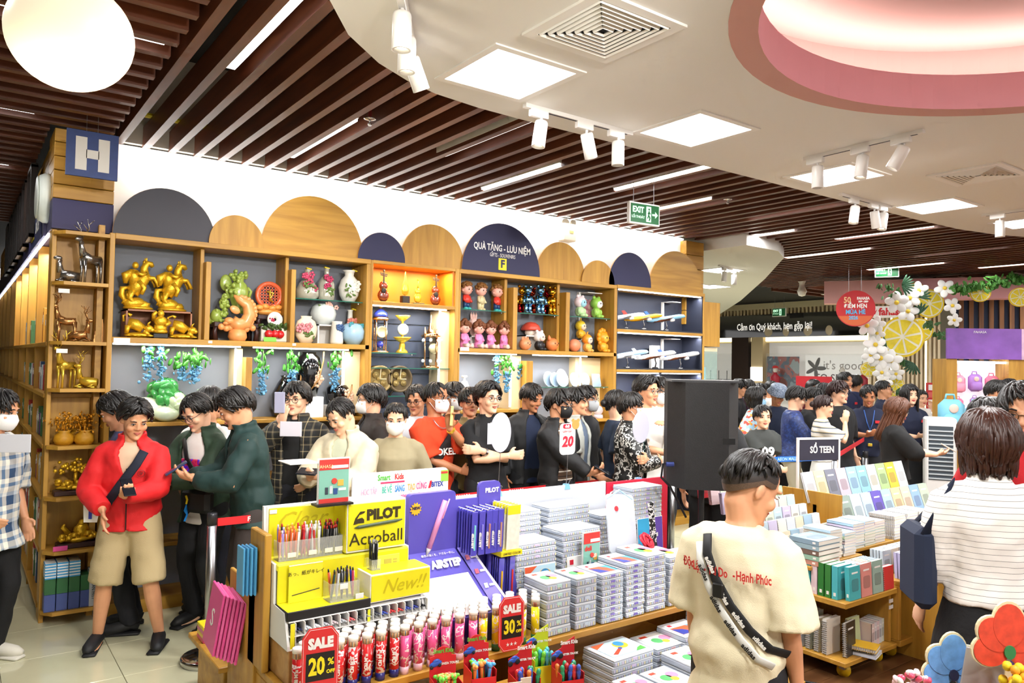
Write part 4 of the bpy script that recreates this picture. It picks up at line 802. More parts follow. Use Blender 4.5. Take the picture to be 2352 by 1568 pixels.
# model planes
def plane(u, v, z, label, top, belly, tail, s=1., y=6.40, stand_m=CHROME, rz=radians(-8)):
 f = MB(); f.tube([(-.30, 0, .0), (-.27, 0, .0), (-.18, 0, 0), (.2, 0, 0), (.27, 0, -.004), (.30, 0, -.012)], [.006, .014, .026, .028, .022, .006], 14)
 b = MB(); b.tube([(-.2, 0, -.008), (-.1, 0, -.008), (.06, 0, -.008)], [.02, .027, .024], 12)
 w = MB(); [w.add([(.06, sy*.02, -.015), (-.04, sy*.02, -.015), (-.13, sy*.26, .012), (-.10, sy*.26, .012), (.06, sy*.02, -.009), (-.04, sy*.02, -.009), (-.13, sy*.26, .015), (-.10, sy*.26, .015)], [(0, 1, 2, 3), (7, 6, 5, 4), (0, 3, 7, 4), (1, 5, 6, 2), (3, 2, 6, 7)]) for sy in (-1, 1)]; [w.add([(-.23, sy*.01, .01), (-.28, sy*.01, .01), (-.315, sy*.1, .02), (-.295, sy*.1, .02), (-.25, sy*.01, .014)], [(0, 1, 2, 3), (4, 3, 2, 1)]) for sy in (-1, 1)]
 tl = MB(); tl.prism([(-.20, .02), (-.27, .02), (-.325, .12), (-.285, .12)], -.004, .004); e = MB(); [e.lathe([(0, 0), (.013, 0), (.018, .015), (.018, .05), (.012, .07), (0, .07)], 12) for _ in (0,)]
 en = MB()
 for sy in (-1, 1): en.T = Matrix.Translation((.035, sy*.1, -.028)) @ Euler((0, -pi/2, 0)).to_matrix().to_4x4(); en.lathe([(0, 0), (.015, 0), (.018, .012), (.017, .05), (.01, .065), (0, .065)], 12)
 t = thing('model_plane', label, 'model plane', place(u, v, z, y), rz, 'model planes'); t.scale = (s,)*3
 T = Matrix.Translation((0, 0, .15)) @ Euler((0, radians(-9), 0)).to_matrix().to_4x4()
 for nm, mb_, m in (('fuselage', f, M(top, .25, coat=.5)), ('belly', b, M(belly, .3)), ('wings', w, M('#d9dde2' if belly[1] != '7' else belly, .3)), ('tail_fin', tl, M(tail, .3)), ('engines', en, M('#e4e6ea', .25))):
  mb_.v = [T @ p for p in mb_.v]; mb_.build(nm, m, t, nm in ('fuselage', 'belly', 'engines'))
 q = MB(); q.lathe([(0, 0), (.04, 0), (.035, .012), (.01, .018), (0, .018)], 14); q.tube([(0, 0, .015), (.012, 0, .06), (-.004, 0, .1), (0, 0, .14)], [.008, .006, .006, .01], 8); q.build('stand', stand_m, t, True)
BRN = '#7a4526'
plane(1437, 742, 2.352, 'white model airliner at the near end of the upper plane shelf', '#e9eaec', '#b9bec8', '#26407c', .95); plane(1478, 745, 2.352, 'yellow cargo model plane with red marks', '#f2b41c', '#e8a313', '#d82a1e', .95, 6.36); plane(1530, 750, 2.352, 'light blue model plane with brown cutaway belly', '#8fc4e2', BRN, '#2c5a9c', 1.0, 6.34)
plane(1440, 838, 1.892, 'blue and white model jumbo at the near end of the lower plane shelf', '#9cc7e4', '#e4e7ea', '#2f6fb4', 1.05); plane(1505, 840, 1.892, 'white model airliner before the white card box', '#eceef0', BRN, '#c0c6d0', 1.05, 6.33, BLACK); plane(1562, 838, 1.892, 'white model airliner with brown cutaway at the far end', '#e9ebef', BRN, '#27468c', 1.05, 6.35)
q = MB(); q.rbox((0, 0, .14), (.15, .04, .28), .003); l = MB(); l.bx(-.05, .05, -.022, -.02, .22, .225); l.bx(-.04, .04, -.022, -.02, .06, .064); fig('plane_box', 'white upright card box behind the lower model planes', 'box', place(1503, 835, 1.892, 6.5), [('box', q, WHITE, False), ('print', l, M('#7f8796', .5), False)])
for k, (u, c) in enumerate(((1432, '#2f49a5'), (1444, '#e9e9ee'), (1446, '#3c5cc0'))):
 q = MB(); q.rbox((0, 0, .04), (.16, .12, .08), .003); fig('small_box', ['navy carton on the shelf under the planes', 'white carton on the shelf under the planes', 'blue carton lying on others under the planes'][k], 'box', (6.25+k*.17, 6.4, 1.45), [('carton', q, M(c, .4), False)])
# mirrors on the lower glass
def mirror(u, v, w, h, label, round_=True, tilt=-.25, y=6.42):
 P = circ(0, h/2, 1, 26); P = [(x*w/2, h/2+(z-h/2)*h/2) for x, z in P] if round_ else rrect(-w/2, w/2, 0, h, .012)
 q = MB(); q.prism(P, -.004, .004); r = MB(); r.prism([(x*.93, h/2+(z-h/2)*.93) for x, z in P], -.0055, -.0045); s_ = MB(); s_.bx(-.02, .02, .0, .06, 0, .006); s_.tube([(0, .004, h*.6), (0, .07, 0)], .004, 6)
 p = place(u, v, 1.676, y); t = fig('table_mirror', label, 'mirror', p, [('rim', q, M('#aab2ba', .3), False), ('glass', r, M('#7f93a8', .2, .3), False)], group='table mirrors'); t.rotation_euler = (tilt, 0, -.15); st = s_.build('stand', STEEL, t)
for k, (u, v, w, h, rd, lab, y) in enumerate(((1262, 888, .13, .17, 1, 'round mirror leaning at the near end of the glass shelf', 6.45), (1277, 889, .13, .16, 1, 'tilted oval mirror second on the glass shelf', 6.40), (1292, 885, .15, .2, 1, 'tall round mirror behind the blue oval one', 6.52), (1294, 890, .15, .17, 1, 'large bluish oval mirror in front', 6.35), (1321, 889, .12, .16, 1, 'oval patterned mirror in the middle of the row', 6.42), (1346, 889, .12, .16, 1, 'grey oval mirror with label', 6.38), (1371, 890, .11, .15, 0, 'white rectangular mirror with rounded corners', 6.36), (1390, 888, .12, .16, 0, 'rectangular mirror with brown back', 6.45), (1402, 890, .1, .14, 0, 'clear rectangular mirror at the far end', 6.4))):
 mirror(u, v, w, h, lab, bool(rd), y=y)
# ================================================================ MORE SHELF GOODS
def deer(loc, label, m, h=.26, lying=False, antl=True, rz=0):
 q = MB()
 if lying: q.tube([(-.07, 0, .045), (0, 0, .05), (.05, 0, .06)], [.03, .038, .03], 10); q.tube([(.05, 0, .07), (.06, 0, .13), (.055, 0, .16)], [.024, .016, .014], 8); q.ell((.07, 0, .17), (.028, .014, .016)); [q.tube([(x, s*.02, .03), (x+.04, s*.03, .012), (x-.01, s*.03, .008)], .008, 6) for x in (-.05, .04) for s in (-1, 1)]; hz = .185; hx = .055
 else: q.tube([(-.06, 0, .14), (0, 0, .14), (.045, 0, .155)], [.028, .026, .03], 10); q.tube([(.045, 0, .16), (.06, 0, .21), (.06, 0, .24)], [.022, .014, .013], 8); q.ell((.075, 0, .25), (.026, .013, .015)); [q.tube([(x, s*.015, .14), (x-.004, s*.016, .07), (x, s*.016, 0)], [.014, .007, .007], 6) for x in (-.055, .045) for s in (-1, 1)]; hz = .262; hx = .06
 P = [('body', q, m, True)]
 if antl:
  a = MB()
  for s in (-1, 1): a.tube([(hx, s*.008, hz), (hx-.02, s*.035, hz+.05), (hx, s*.045, hz+.1)], [.004, .0035, .002], 5); a.tube([(hx-.015, s*.03, hz+.04), (hx+.02, s*.04, hz+.07)], [.003, .002], 5); a.tube([(hx-.012, s*.04, hz+.07), (hx-.04, s*.05, hz+.1)], [.003, .002], 5)
  P.append(('antlers', a, m, True))
 return fig('deer_figure', label, 'figurine', loc, P, rz, 'deer figurines', h/.26)
SILV = M('#b9b4ae', .2, .9, var=.3, vs=20.); RGD = M('#c08a52', .25, .8)
E1 = lambda u, v, z, y=6.40: place(u, v, z, y)
deer(E1(158, 636, 2.45), 'silver deer lying on the top shelf of the end unit', SILV, .27, True, False, pi); deer(E1(206, 640, 2.45, 6.36), 'tall silver giraffe-necked deer standing on the end unit', SILV, .33, rz=-2.6)
deer(E1(150, 773, 2.02), 'bronze deer standing on the second end shelf', RGD, .27, False, True, pi-.3); deer(E1(182, 774, 2.02, 6.36), 'bronze deer lying on the second end shelf', RGD, .24, True, True, -.3)
deer(E1(150, 887, 1.68), 'gold deer with upright antlers standing', GLDL, .30, False, True, -2.4); deer(E1(200, 887, 1.68, 6.36), 'gold deer lying with wide antlers', GLDL, .25, True, True, pi-.4)
q = MB(); [q.box((0, 0, .01+.03*k), (.08-.008*k, .06-.006*k, .03)) for k in range(6)]; fig('pagoda_figure', 'bronze stepped pagoda beside the bronze deer', 'figurine', E1(228, 772, 2.02, 6.44), [('tower', q, RGD, False)])
def money(u, v, label, y=6.38):
 q = MB(); q.lathe([(0, 0), (.05, 0), (.068, .03), (.06, .07), (.035, .09), (.05, .105), (0, .1)], 16); rr = random.Random(u); f = MB()
 for _ in range(70): f.ell((rr.gauss(0, .05), rr.gauss(0, .04), .16+rr.gauss(0, .035)), (.014, .004, .008), 6, 4, rot=(rr.random()*3, rr.random()*3, rr.random()*3))
 f.tube([(0, 0, .09), (0, 0, .15)], .008, 6); t = fig('money_tree', label, 'figurine', place(u, v, 1.27, y), [('bag', q, M('#c98f1a', .5, bump=.2, bs=60.), True), ('branches', f, M('#d08a14', .4, .4), True)], group='golden money trees'); 
 for c in t.children:
  if c.name.startswith('branches'): c['kind'] = 'stuff'
money(146, 1022, 'golden money tree in a sack, the left one'); money(193, 1024, 'golden money tree in a sack, the right one', 6.35); money(178, 1015, 'golden money tree standing behind the two sacks', 6.5)
def gold_heap(u, v, z, label, tree):
 b = MB(); b.rbox((0, 0, .018), (.28, .13, .036), .006); rr = random.Random(u+v); q = MB(); q.ell((0, 0, .055), (.12, .05, .025), jit=.15); [q.ell((rr.uniform(-.11, .11), rr.uniform(-.04, .04), .05+rr.uniform(0, .05)), (.024, .02, .02), 8, 6, jit=.1) for _ in range(24)]
 if tree: q.tube([(0, 0, .08), (.0, 0, .16)], .012, 6); [q.ell((rr.gauss(0, .06), rr.gauss(0, .03), .2+rr.gauss(0, .025)), .014, 6, 4) for _ in range(60)]
 else: q.ell((.02, 0, .12), (.05, .035, .05), jit=.1); q.ell((.02, -.01, .175), .022); q.tube([(-.06, 0, .1), (-.1, 0, .15), (-.09, -.01, .17)], [.02, .018, .008], 8)
 fig('gold_ornament', label, 'figurine', place(u, v, z, 6.38), [('plinth', b, DWOOD, False), ('ornament', q, GLD, True)])
gold_heap(172, 1140, .905, 'golden tree with frog and coins on a dark plinth', True); gold_heap(178, 1270, .525, 'golden dragon boat with monk on a black plinth', False)
q = MB(); q.rbox((0, 0, .02), (.09, .004, .035), .002); fig('price_tag', 'bright pink price tag before the golden boat', 'price tag', place(138, 1275, .525, 6.27), [('card', q, M('#ec4fa0', .5), False)])
for k in range(11):
 r, c = divmod(k, 4) if k < 8 else (2, k-8); x = .585+.075*c; col, nm = [('#4a5a9c', 'blue'), ('#2f6a3c', 'green topped'), ('#3fa0dc', 'blue zigzag')][r] ; q = MB(); q.rbox((0, 0, .06 if r == 0 else .055), (.07, .16, .12 if r == 0 else .11), .002); tag(q.build('goods_box', M(col, .4) if r != 2 else stripes(['#3fa0dc', '#eef2f4'], 2, .02), None, loc=(x, 6.37 if r < 2 else 6.36, .101 if r == 0 else .222 if r == 1 else .333)), '%s carton at place %s on the lowest end shelf' % (nm, ['one', 'two', 'three', 'four'][c]), 'carton')
q = MB(); q.rbox((0, 0, .13), (.05, .16, .26), .002); t = thing('goods_box', 'tall pale carton with sideways lettering on the lowest shelf', 'carton', (.855, 6.36, .101)); q.build('box', M('#c8c8ca', .4), t); txt(t, 'OCEAN MIST', (0, -.082, .13), .028, DARK, ry=pi/2)
# jade cabbages and black vases in the lit bays
def cabbage(u, v, z, label, c1, c2, s=1., y=6.40):
 b = MB(); b.ell((-.04, 0, .07), (.11, .07, .07), 16, 10); rr = random.Random(u); f = MB()
 for _ in range(60): a = rr.uniform(-.6, 2.6); f.ell((.06+.09*rr.random()*cos(a), rr.uniform(-.05, .05), .12+.10*rr.random()*sin(a)), (.045, .02, .04), 8, 5, rot=(rr.random(), rr.random()*3, rr.random()), jit=.15)
 fig('jade_cabbage', label, 'carving', place(u, v, z, y), [('stalk', b, M(c2, .2, coat=.6), True), ('leaves', f, M(c1, .25, coat=.6, sss=.1), True)], s=s, group='jade cabbage carvings')
cabbage(350, 960, 1.42, 'large bright green jade cabbage with white stalk', '#3f9c4a', '#e8ecd0', 1.35); cabbage(452, 915, 1.42, 'pale green jade cabbage behind the dark heads', '#b8d8a8', '#dce8cc', 1.1, 6.5); cabbage(392, 980, 1.42, 'pale jade carving with ruffled top', '#c8dcb0', '#d0e0c0', .9, 6.34)
def bvase(u, v, z, prof, label, y=6.42):
 q = MB(); q.lathe(prof, 22); h = max(p[1] for p in prof); fl = flowers(u, .06, h*.45, .03, h*.22, -.1, '', 5, .022); br = MB(); br.tube([(-.02, -.1, h*.15), (.05, -.115, h*.4), (.09, -.1, h*.8), (.1, -.08, h*1.02)], .006, 6)
 fig('black_vase', label, 'vase', place(u, v, z, y), [('body', q, M('#0b0b0d', .12, coat=1.), True), ('blossoms', fl, M('#e8c0a0', .4, var=.4, vs=40.), True), ('branch', br, M('#a8783c', .4), True)], group='black flower vases')
bvase(708, 910, 1.60, [(0, 0), (.07, 0), (.1, .12), (.115, .26), (.09, .34), (.055, .37), (.06, .385), (0, .38)], 'tall glossy black vase with an applied blossom branch'); bvase(655, 960, 1.42, [(0, 0), (.08, 0), (.12, .1), (.12, .2), (.07, .3), (.04, .34), (.05, .36), (0, .36)], 'black vase hidden behind the plaid shirt man', 6.45); bvase(775, 935, 1.52, [(0, 0), (.06, 0), (.1, .08), (.1, .15), (.08, .18), (0, .18)], 'squat black jar with a gold flower collar')
for u, h in ((708, .18), (775, .1)): q = MB(); p = place(u, 930, 1.42, 6.42); q.rbox((0, 0, h/2), (.2, .2, h), .004); tag(q.build('white_block', WHITE, None, loc=p), 'white block under the %s' % ('tall black vase' if h > .15 else 'squat black jar'), 'display box')
# hanging garlands
def garland(u, v0, v1, lab, leafy, y=6.36, c='#5f98bc'):
 a, b = at(u, v0, y=y), at(u, v1, y=y); rr = random.Random(u); t = thing('hanging_garland', lab, 'garland', (a.x, y, a.z), group='hanging flower garlands'); L = a.z-b.z; f = MB(); l = MB(); s_ = MB(); s_.tube([(0, 0, .03), (.005, 0, -L*.5), (0, 0, -L*.95)], .003, 5); s_.build('stem', M('#4c7a30', .6), t)
 for k in range(int(L*260)): z = -L*(.0 if not leafy else .45)-rr.random()*L*(1 if not leafy else .55); f.ell((rr.gauss(0, .018), rr.gauss(0, .015), z), (.014, .006, .012), 6, 4, rot=(rr.random()*3, rr.random()*3, 0))
 for k in range(26 if leafy else 5): z = -rr.random()*L*.5; l.ell((rr.gauss(0, .04), rr.gauss(0, .03), z), (.034, .004, .015), 6, 4, rot=(rr.uniform(-.5, .5), rr.uniform(.6, 2.4), rr.random()*3))
 tag(f.build('blossoms', M(c, .6, var=.25, vs=30.), t, True), kind='stuff'); tag(l.build('leaves', M('#3f8c28', .5, var=.3, vs=20.), t, True), kind='stuff')
for a in ((342, 796, 880, 'blue garland, first from the end shelf', False), (371, 796, 878, 'blue garland, second from the end shelf', False), (420, 815, 872, 'thin leafy garland in the first lit bay', True), (450, 805, 880, 'leafy garland near the first light strip', True), (605, 800, 905, 'leafy garland at the start of the second lit bay', True), (672, 802, 905, 'leafy garland left of the tall black vase', True), (772, 802, 900, 'leafy garland over the squat black jar', True), (1142, 815, 900, 'blue garland in the bay below the dolls', False), (1165, 815, 900, 'blue garland with leaves below the dolls', True), (1193, 835, 870, 'short blue garland at the light strip below the dolls', False)): garland(*a)
# small gifts below the dolls
def boxw(u, v, z, w, h, lab, y=6.45): q = MB(); p = place(u, v, z, y); q.rbox((0, 0, h/2), (w, .16, h), .004); tag(q.build('white_block', WHITE, None, loc=p), lab, 'display box')
boxw(1075, 960, 1.45, .2, .18, 'white block under the perfume bottle lamp'); boxw(1185, 960, 1.45, .22, .16, 'white block under the pink gourd vase')
q = MB(); q.lathe([(0, 0), (.05, 0), (.055, .05), (.025, .08), (.035, .11), (.02, .14), (.02, .16), (0, .165)], 16); fig('gourd_vase', 'pink gourd shaped vase on a white block', 'vase', place(1186, 905, 1.61, 6.45), [('body', q, M('#e89088', .3, coat=.4), True)]); q = MB(); q.lathe([(0, 0), (.045, 0), (.05, .05), (.03, .1), (.012, .11), (.012, .14)], 16); c = MB(); c.rbox((0, -.0, .15), (.06, .03, .02), .006); fig('perfume_lamp', 'pale blue bottle shaped lamp with white pump', 'lamp', place(1066, 905, 1.63, 6.45), [('body', q, M('#d4e4ea', .3), True), ('pump', c, WHITE, False)])
for k, (u, z, c, lab) in enumerate(((1375, 1.32, '#e8a0b0', 'pink snow globe on the lower shelf near the black jacket'), (1395, 1.32, '#f0b8c4', 'second pink snow globe on the lower shelf'), (1352, 1.32, '#dcd4e0', 'pale snow globe hidden by heads'))): b = MB(); b.lathe([(0, 0), (.055, 0), (.05, .04), (0, .04)], 14); g = MB(); g.ell((0, 0, .09), .055); fig('snow_globe', lab, 'snow globe', (5.55+.16*k, 6.36, 1.321), [('base', b, M(c, .4), True), ('globe', g, M('#f4e4ea', .1, alpha=.5), True)], group='snow globes')
# books and gifts in the long bookcase
rr = random.Random(31); CB = ['#b8342c', '#e8e0d0', '#2f4f7c', '#d8a03c', '#c8d4dc', '#4a7a4c', '#e0b8c0', '#6a4a7c']; CN = ['red', 'cream', 'navy', 'ochre', 'pale', 'green', 'pink', 'plum']
bm_ = {}
for z, H in ((2.017, .3), (1.637, .24), (1.267, .24), (.897, .26), (.517, .26), (.117, .28)):
 y = 6.72
 while y < 9.3:
  k = rr.randrange(8); w = rr.choice((.03, .045, .06)); h = H*rr.choice((.75, .85, .95))
  if (k, w, h) not in bm_: q = MB(); q.rbox((.09, 0, h/2), (.18, w, h), .002); q.box((-.001, 0, h*.7), (.002, w*.6, h*.2), mi=1); bm_[(k, w, h)] = q.mesh([M(CB[k], .5), WHITE], name='spine_book')
  if z < 2 or rr.random() < .3: tag(obj('shelf_book', bm_[(k, w, h)], None, (.56, y, z)), '%s spined book on the %s board of the long bookcase' % (CN[k], {2.017: 'top', 1.637: 'second', 1.267: 'third', .897: 'fourth', .517: 'fifth', .117: 'lowest'}[z]), 'book', 'books in the long bookcase')
  y += w+rr.choice((.002, .002, .004, .12))
# letter cutout in the hand of the red jacket man's neighbour
t = thing('letter_cutout', 'colourful cutout letters sign held beside the red jacket', 'sign', at(212, 1160, d=4.9), radians(-30)); q = MB(); q.prism([(-.05, -.11), (.03, -.11), (.05, 0), (.03, .13), (-.02, .13), (-.055, 0)], 0, .006); q.build('board', WHITE, t); txt(t, 'I', (-.01, -.002, -.05), .11, M('#2f3fb8', .5), bold=.005); txt(t, 'E', (0, -.002, .06), .06, M('#2f9a4c', .5), bold=.002); q = MB(); q.prism(circ(.02, .01, .03, 12), -.003, 0); q.build('rainbow_blob', blotch(['#e0402c', '#e8c020', '#40b050', '#5050c8'], 30., cells=True), t)
q = MB(); p = at(30, 1018, d=4.6); q.rbox((0, 0, 0), (.2, .006, .11), .002); tag(q.build('paper_board', M('#d4d4dc', .5), None, loc=p, rz=-.5), 'pale grey card held by the plaid shirt man', 'card'); q = MB(); p = at(668, 985, d=5.6); q.rbox((0, 0, 0), (.16, .006, .11), .01); tag(q.build('paper_board', M('#d0ccd4', .5), None, loc=p, rz=-.6), 'lilac tablet case before the plaid shirt', 'card')
# ================================================================ STATIONERY TABLE
T1 = thing('display_table', 'long oak display table loaded with pens, pencil tubes and marker cases', 'table', (1.17, 3.07, 0))
def tb(name, x0, x1, y0, y1, z0, z1, mat=None, parent=None):
 q = MB(); q.rbox(((x0+x1)/2-1.17, (y0+y1)/2-3.07, (z0+z1)/2), (x1-x0, y1-y0, z1-z0), .004); return q.build(name, mat or (OAKX if x1-x0 > z1-z0 else OAK), parent or T1)
DKZ = .5
tb('deck', 1.17, 3.95, 3.07, 3.95, .465, DKZ); tb('lower_deck', 1.17, 3.95, 2.52, 3.9, .12, .15); tb('end_panel', 1.155, 1.175, 3.57, 3.97, .15, .86); tb('end_panel', 1.155, 1.187, 3.45, 3.66, .5, 1.12, OAK); tb('side_panel', 1.17, 1.2, 3.1, 3.9, .15, .465); tb('side_panel', 3.92, 3.95, 3.1, 3.9, .15, .465); tb('middle_panel', 2.46, 2.49, 3.1, 3.9, .15, .465)
tb('back_ledge', 1.12, 2.6, 4.0, 4.62, .32, .35); tb('back_box', 1.16, 2.6, 4.05, 4.55, .05, .32)
for x in (1.3, 2.5, 3.8):
 for y in (2.65, 3.8):
  q = MB(); q.T = Matrix.Translation((x-1.17, y-3.07, .05)) @ Euler((0, pi/2, 0)).to_matrix().to_4x4(); q.lathe([(0, -.02), (.05, -.02), (.05, .02), (0, .02)], 14); q.build('caster', M('#d8a80f', .4), T1, True); q = MB(); q.bx(x-1.195, x-1.145, y-3.095, y-3.045, .06, .12); q.build('caster_fork', STEEL, T1)
# back boards
q = MB(); q.bx(2.30, 3.68, 3.90, 3.92, .5, 1.112); BP = tag(q.build('white_board', M('#c4c8d0', .5)), 'plain white back board behind the marker cases', 'board')
t = thing('red_board', 'red back board behind the tall marker stack', 'board', (3.69, 3.90, .5)); q = MB(); q.bx(0, .62, 0, .02, 0, .60); q.build('panel', M('#d8223f', .5), t); txt(t, 'Giảm', (.13, -.003, .5), .11, WHITE, shear=.2, bold=.002)
t = thing('header_card', 'white header card with rounded corner and rainbow drawing slogan', 'sign', (1.76, 3.86, .5)); q = MB(); q.prism(rrect(0, .61, 0, .80, .03), 0, .012); q.build('card', WHITE, t)
for s_, x, z, sz, c, sx in (('Smart', .19, .768, .045, '#4fae3c', .9), ('Kids', .285, .768, .045, '#d8332c', .9), ('HỌC TẬP', .1, .695, .045, '#f0a6c0', .8), ('BÉ VẼ', .21, .698, .05, '#58b7a0', .8), ('SÁNG', .29, .70, .05, '#3f8fd0', .75), ('TẠO', .365, .702, .05, '#e8a33c', .75), ('CÙNG', .43, .704, .05, '#d95f8c', .75), ('BITEX', .535, .706, .04, '#2b3f94', .95), ('SẢN PHẨM ĐƯỢC TIN DÙNG TRONG 20 NĂM', .3, .655, .022, '#e46a9c', .7)):
 txt(t, s_, (x, -.002, z), sz, M(c, .5), bold=.0012, sx=sx*(.62 if sz > .046 or x == .1 else .8))
q = MB(); q.bx(.17, .32, -.002, 0, .735, .744); q.build('red_bar', M('#d8335c', .5), t); q = MB(); q.prism([(.475, .688), (.487, .73), (.5, .73), (.49, .688)], -.002, 0); q.build('red_mark', M('#d0202c', .5), t); q = MB(); q.bx(.56, .61, -.002, 0, .72, .785); q.build('green_pack', M('#8fce46', .5), t); q = MB(); q.bx(.56, .605, -.003, -.001, .765, .778); q.build('red_pack', M('#d83a2c', .5), t)
# yellow pen stand
YEL = M('#efe41f', .4); WPL = M('#e9e9ea', .4)
S = thing('pen_stand', 'stepped yellow and white pen stand with black lettering', 'display stand', (1.19, 3.26, .66))
def sb(name, x0, x1, y0, y1, z0, z1, mat): q = MB(); q.rbox(((x0+x1)/2, (y0+y1)/2, (z0+z1)/2), (x1-x0, y1-y0, z1-z0), .002); return q.build(name, mat, S)
for x in (0, .675): q = MB(); q.T = Matrix.Translation((x, 0, 0)) @ Matrix.Rotation(pi/2, 4, 'Z'); q.prism([(.345, .0), (.345, .565), (.325, .565), (.31, .335), (.165, .33), (.16, .155), (.02, .15), (-.03, .02), (-.03, 0)], -.012, 0); q.build('side_panel', WPL, S)
sb('back_panel', .012, .675, .315, .345, 0, .565, WHITE); sb('yellow_back', .02, .36, .305, .315, .32, .555, YEL); sb('logo_box', .345, .66, .155, .315, .335, .575, WHITE); sb('logo_face', .35, .655, .150, .155, .345, .568, YEL); sb('logo_side', .341, .345, .16, .31, .335, .565, YEL)
sb('tier', .01, .675, .15, .32, .30, .33, M('#f2e93a', .4)); sb('tier_front', .012, .675, .145, .155, .155, .325, YEL); sb('tier', .01, .40, .0, .15, .135, .155, YEL); sb('black_lip', .005, .40, -.008, .0, .118, .158, BLACK); sb('black_lip', .003, .01, -.005, .15, .118, .158, BLACK); sb('new_box', .40, .72, .0, .15, .13, .26, WHITE); sb('new_face', .404, .716, -.004, 0, .135, .255, YEL); sb('yellow_lid', .41, .715, .005, .15, .258, .262, YEL)
sb('bin_floor', .01, .70, -.03, .14, .055, .06, WHITE); sb('bin_floor', .01, .70, -.035, .14, .0, .008, WHITE); sb('bin_top', .01, .70, -.01, .14, .112, .118, WHITE); sb('bin_back', .01, .7, .12, .13, 0, .118, M('#b9bcc2', .5))
for k in range(17): sb('bin_divider', .035+k*.041, .039+k*.041, -.03, .12, 0, .115, WHITE)
sb('yellow_post', .012, .032, -.032, -.028, .005, .115, YEL); sb('yellow_post', .375, .388, -.032, -.028, .06, .115, YEL)
INK = M('#3a2f14', .5); PT = lambda s_, x, y, z, sz, m=INK, **k: txt(S, s_, (x, y, z), sz, m, **k)
PT('PILOT', .535, .147, .508, .068, bold=.0035); PT('Acroball', .50, .147, .395, .085); PT('Clear', .17, .302, .49, .11, M('#c9b800', .5), shear=.5, ext=.0002); PT('New!!', .57, -.006, .195, .09, M('#c9b800', .5), shear=.4, ext=.0002); PT('あっ、紙がキレイ', .135, .118, .285, .022)
q = MB(); q.tube([(.38, .145, .455), (.40, .143, .457), (.60, .143, .468), (.635, .143, .472)], [.002, .008, .0085, .003], 8); q.build('pen_picture', M('#44543c', .4), S, True); q = MB(); q.prism([(.375, .47), (.385, .50), (.41, .53), (.435, .53), (.43, .522), (.405, .515), (.392, .495), (.42, .50), (.43, .49), (.43, .475), (.40, .475)], .146, .149); q.build('logo_mark', INK, S)
sb('price_label', .02, .055, .30, .304, .53, .55, WHITE)
q = MB(); q.rbox((.135, .125, .24), (.16, .004, .17), .001); card = q.build('acrylic_card', M('#f2ea3c', .3), S); q = MB(); q.tube([(.07, .119, .19), (.2, .119, .205)], .002, 6); q.build('pen_picture', BLACK, card); q = MB(); q.bx(.055, .215, .122, .124, .322, .326); q.build('edge', WHITE, card)
q = MB(); q.rbox((.53, .143, .27), (.19, .002, .07), .001); card = q.build('note_card', M('#f4ee5c', .4), S); q = MB(); q.bx(.54, .58, .140, .142, .255, .285); q.bx(.59, .61, .140, .142, .275, .283); q.bx(.59, .61, .140, .142, .262, .27); q.build('print', M('#b9ad5a', .5), card)
ACR = M('#f4f6f2', .05, alpha=.22)
def cup(x0, x1, y0, y1, z, h):
 q = MB(); q.bx(x0, x1, y0, y0+.002, z, z+h); q.bx(x0, x0+.002, y0, y1, z, z+h); q.bx(x1-.002, x1, y0, y1, z, z+h); q.bx(x0, x1, y0, y1, z, z+.003); return q.build('clear_tray', ACR, S)
cup(.03, .34, .19, .26, .33, .09); cup(.215, .36, .03, .11, .155, .085); cup(.435, .48, .06, .12, .262, .05)
for x in (.09, .19, .27, .32): sb('price_card', x-.02, x+.02, .186, .188, .345, .367, WHITE)
sb('price_card', .26, .30, .026, .028, .21, .235, WHITE); sb('price_card', .33, .37, .006, .008, .16, .185, WHITE)
# pens
PEN = {}
def pen_mesh(c, tip='#222222'):
 if (c, tip) not in PEN:
  q = MB(); q.lathe([(0, 0), (.002, .001), (.005, .02), (.0056, .05), (.0056, .12), (.0045, .122)], 8, mi=0); q.lathe([(.0045, .122), (.0035, .136), (0, .137)], 8, mi=1); q.box((0, -.0065, .1), (.003, .002, .04), mi=2); PEN[(c, tip)] = q.mesh([M(c, .3), M(tip, .4), M('#d9d9dc', .3)], True, 'pen')
 return PEN[(c, tip)]
NP = [0]
def pen(x, y, z, c, tip, lean, lab, group, parent=None):
 o = obj('pen', pen_mesh(c, tip)); o.location = (1.19+x, 3.26+y, .66+z); o.rotation_euler = (lean[0], lean[1], random.uniform(0, 3)); tag(o, lab, 'pen', group); return o
rr = random.Random(11)
cols = [('#e8743c', '#f0a860')]*2 + [('#9a7fd0', '#dcd0f0')]*3 + [('#2a2a30', '#b01c20')] + [('#ea7038', '#f0b040')]*9 + [('#f0efe8', '#d8d8d0')]*2 + [('#c41f2a', '#d8403c')]*8 + [('#f2f1ec', '#e6e6e0')]*4 + [('#c8302c', '#e0e0dc')]*2 + [('#f2f1ec', '#e9e9e4')]*5 + [('#1c1d20', '#b52a22')]*16
LABP = {'#e8743c': 'coral pen at the start of the upper pen row', '#9a7fd0': 'lilac pen among corals in the upper row', '#2a2a30': 'dark pen between lilac pens in the upper row', '#ea7038': 'orange pen in the upper pen row', '#f0efe8': 'ivory pen beside the orange pens in the upper row', '#c41f2a': 'red pen in the upper pen row', '#f2f1ec': 'white pen in the upper pen row', '#c8302c': 'red and white pen in the upper row', '#1c1d20': 'black pen with red button in the upper row'}
for k, (c, tp) in enumerate(cols):
 x = .036+.30*k/len(cols); pen(x+rr.uniform(-.003, .003), .205+.02*(k % 3), .334+.01*(k % 3), c, tp, (rr.uniform(-.06, .06), rr.uniform(-.1, .1)), LABP[c], 'pens in the upper tray')
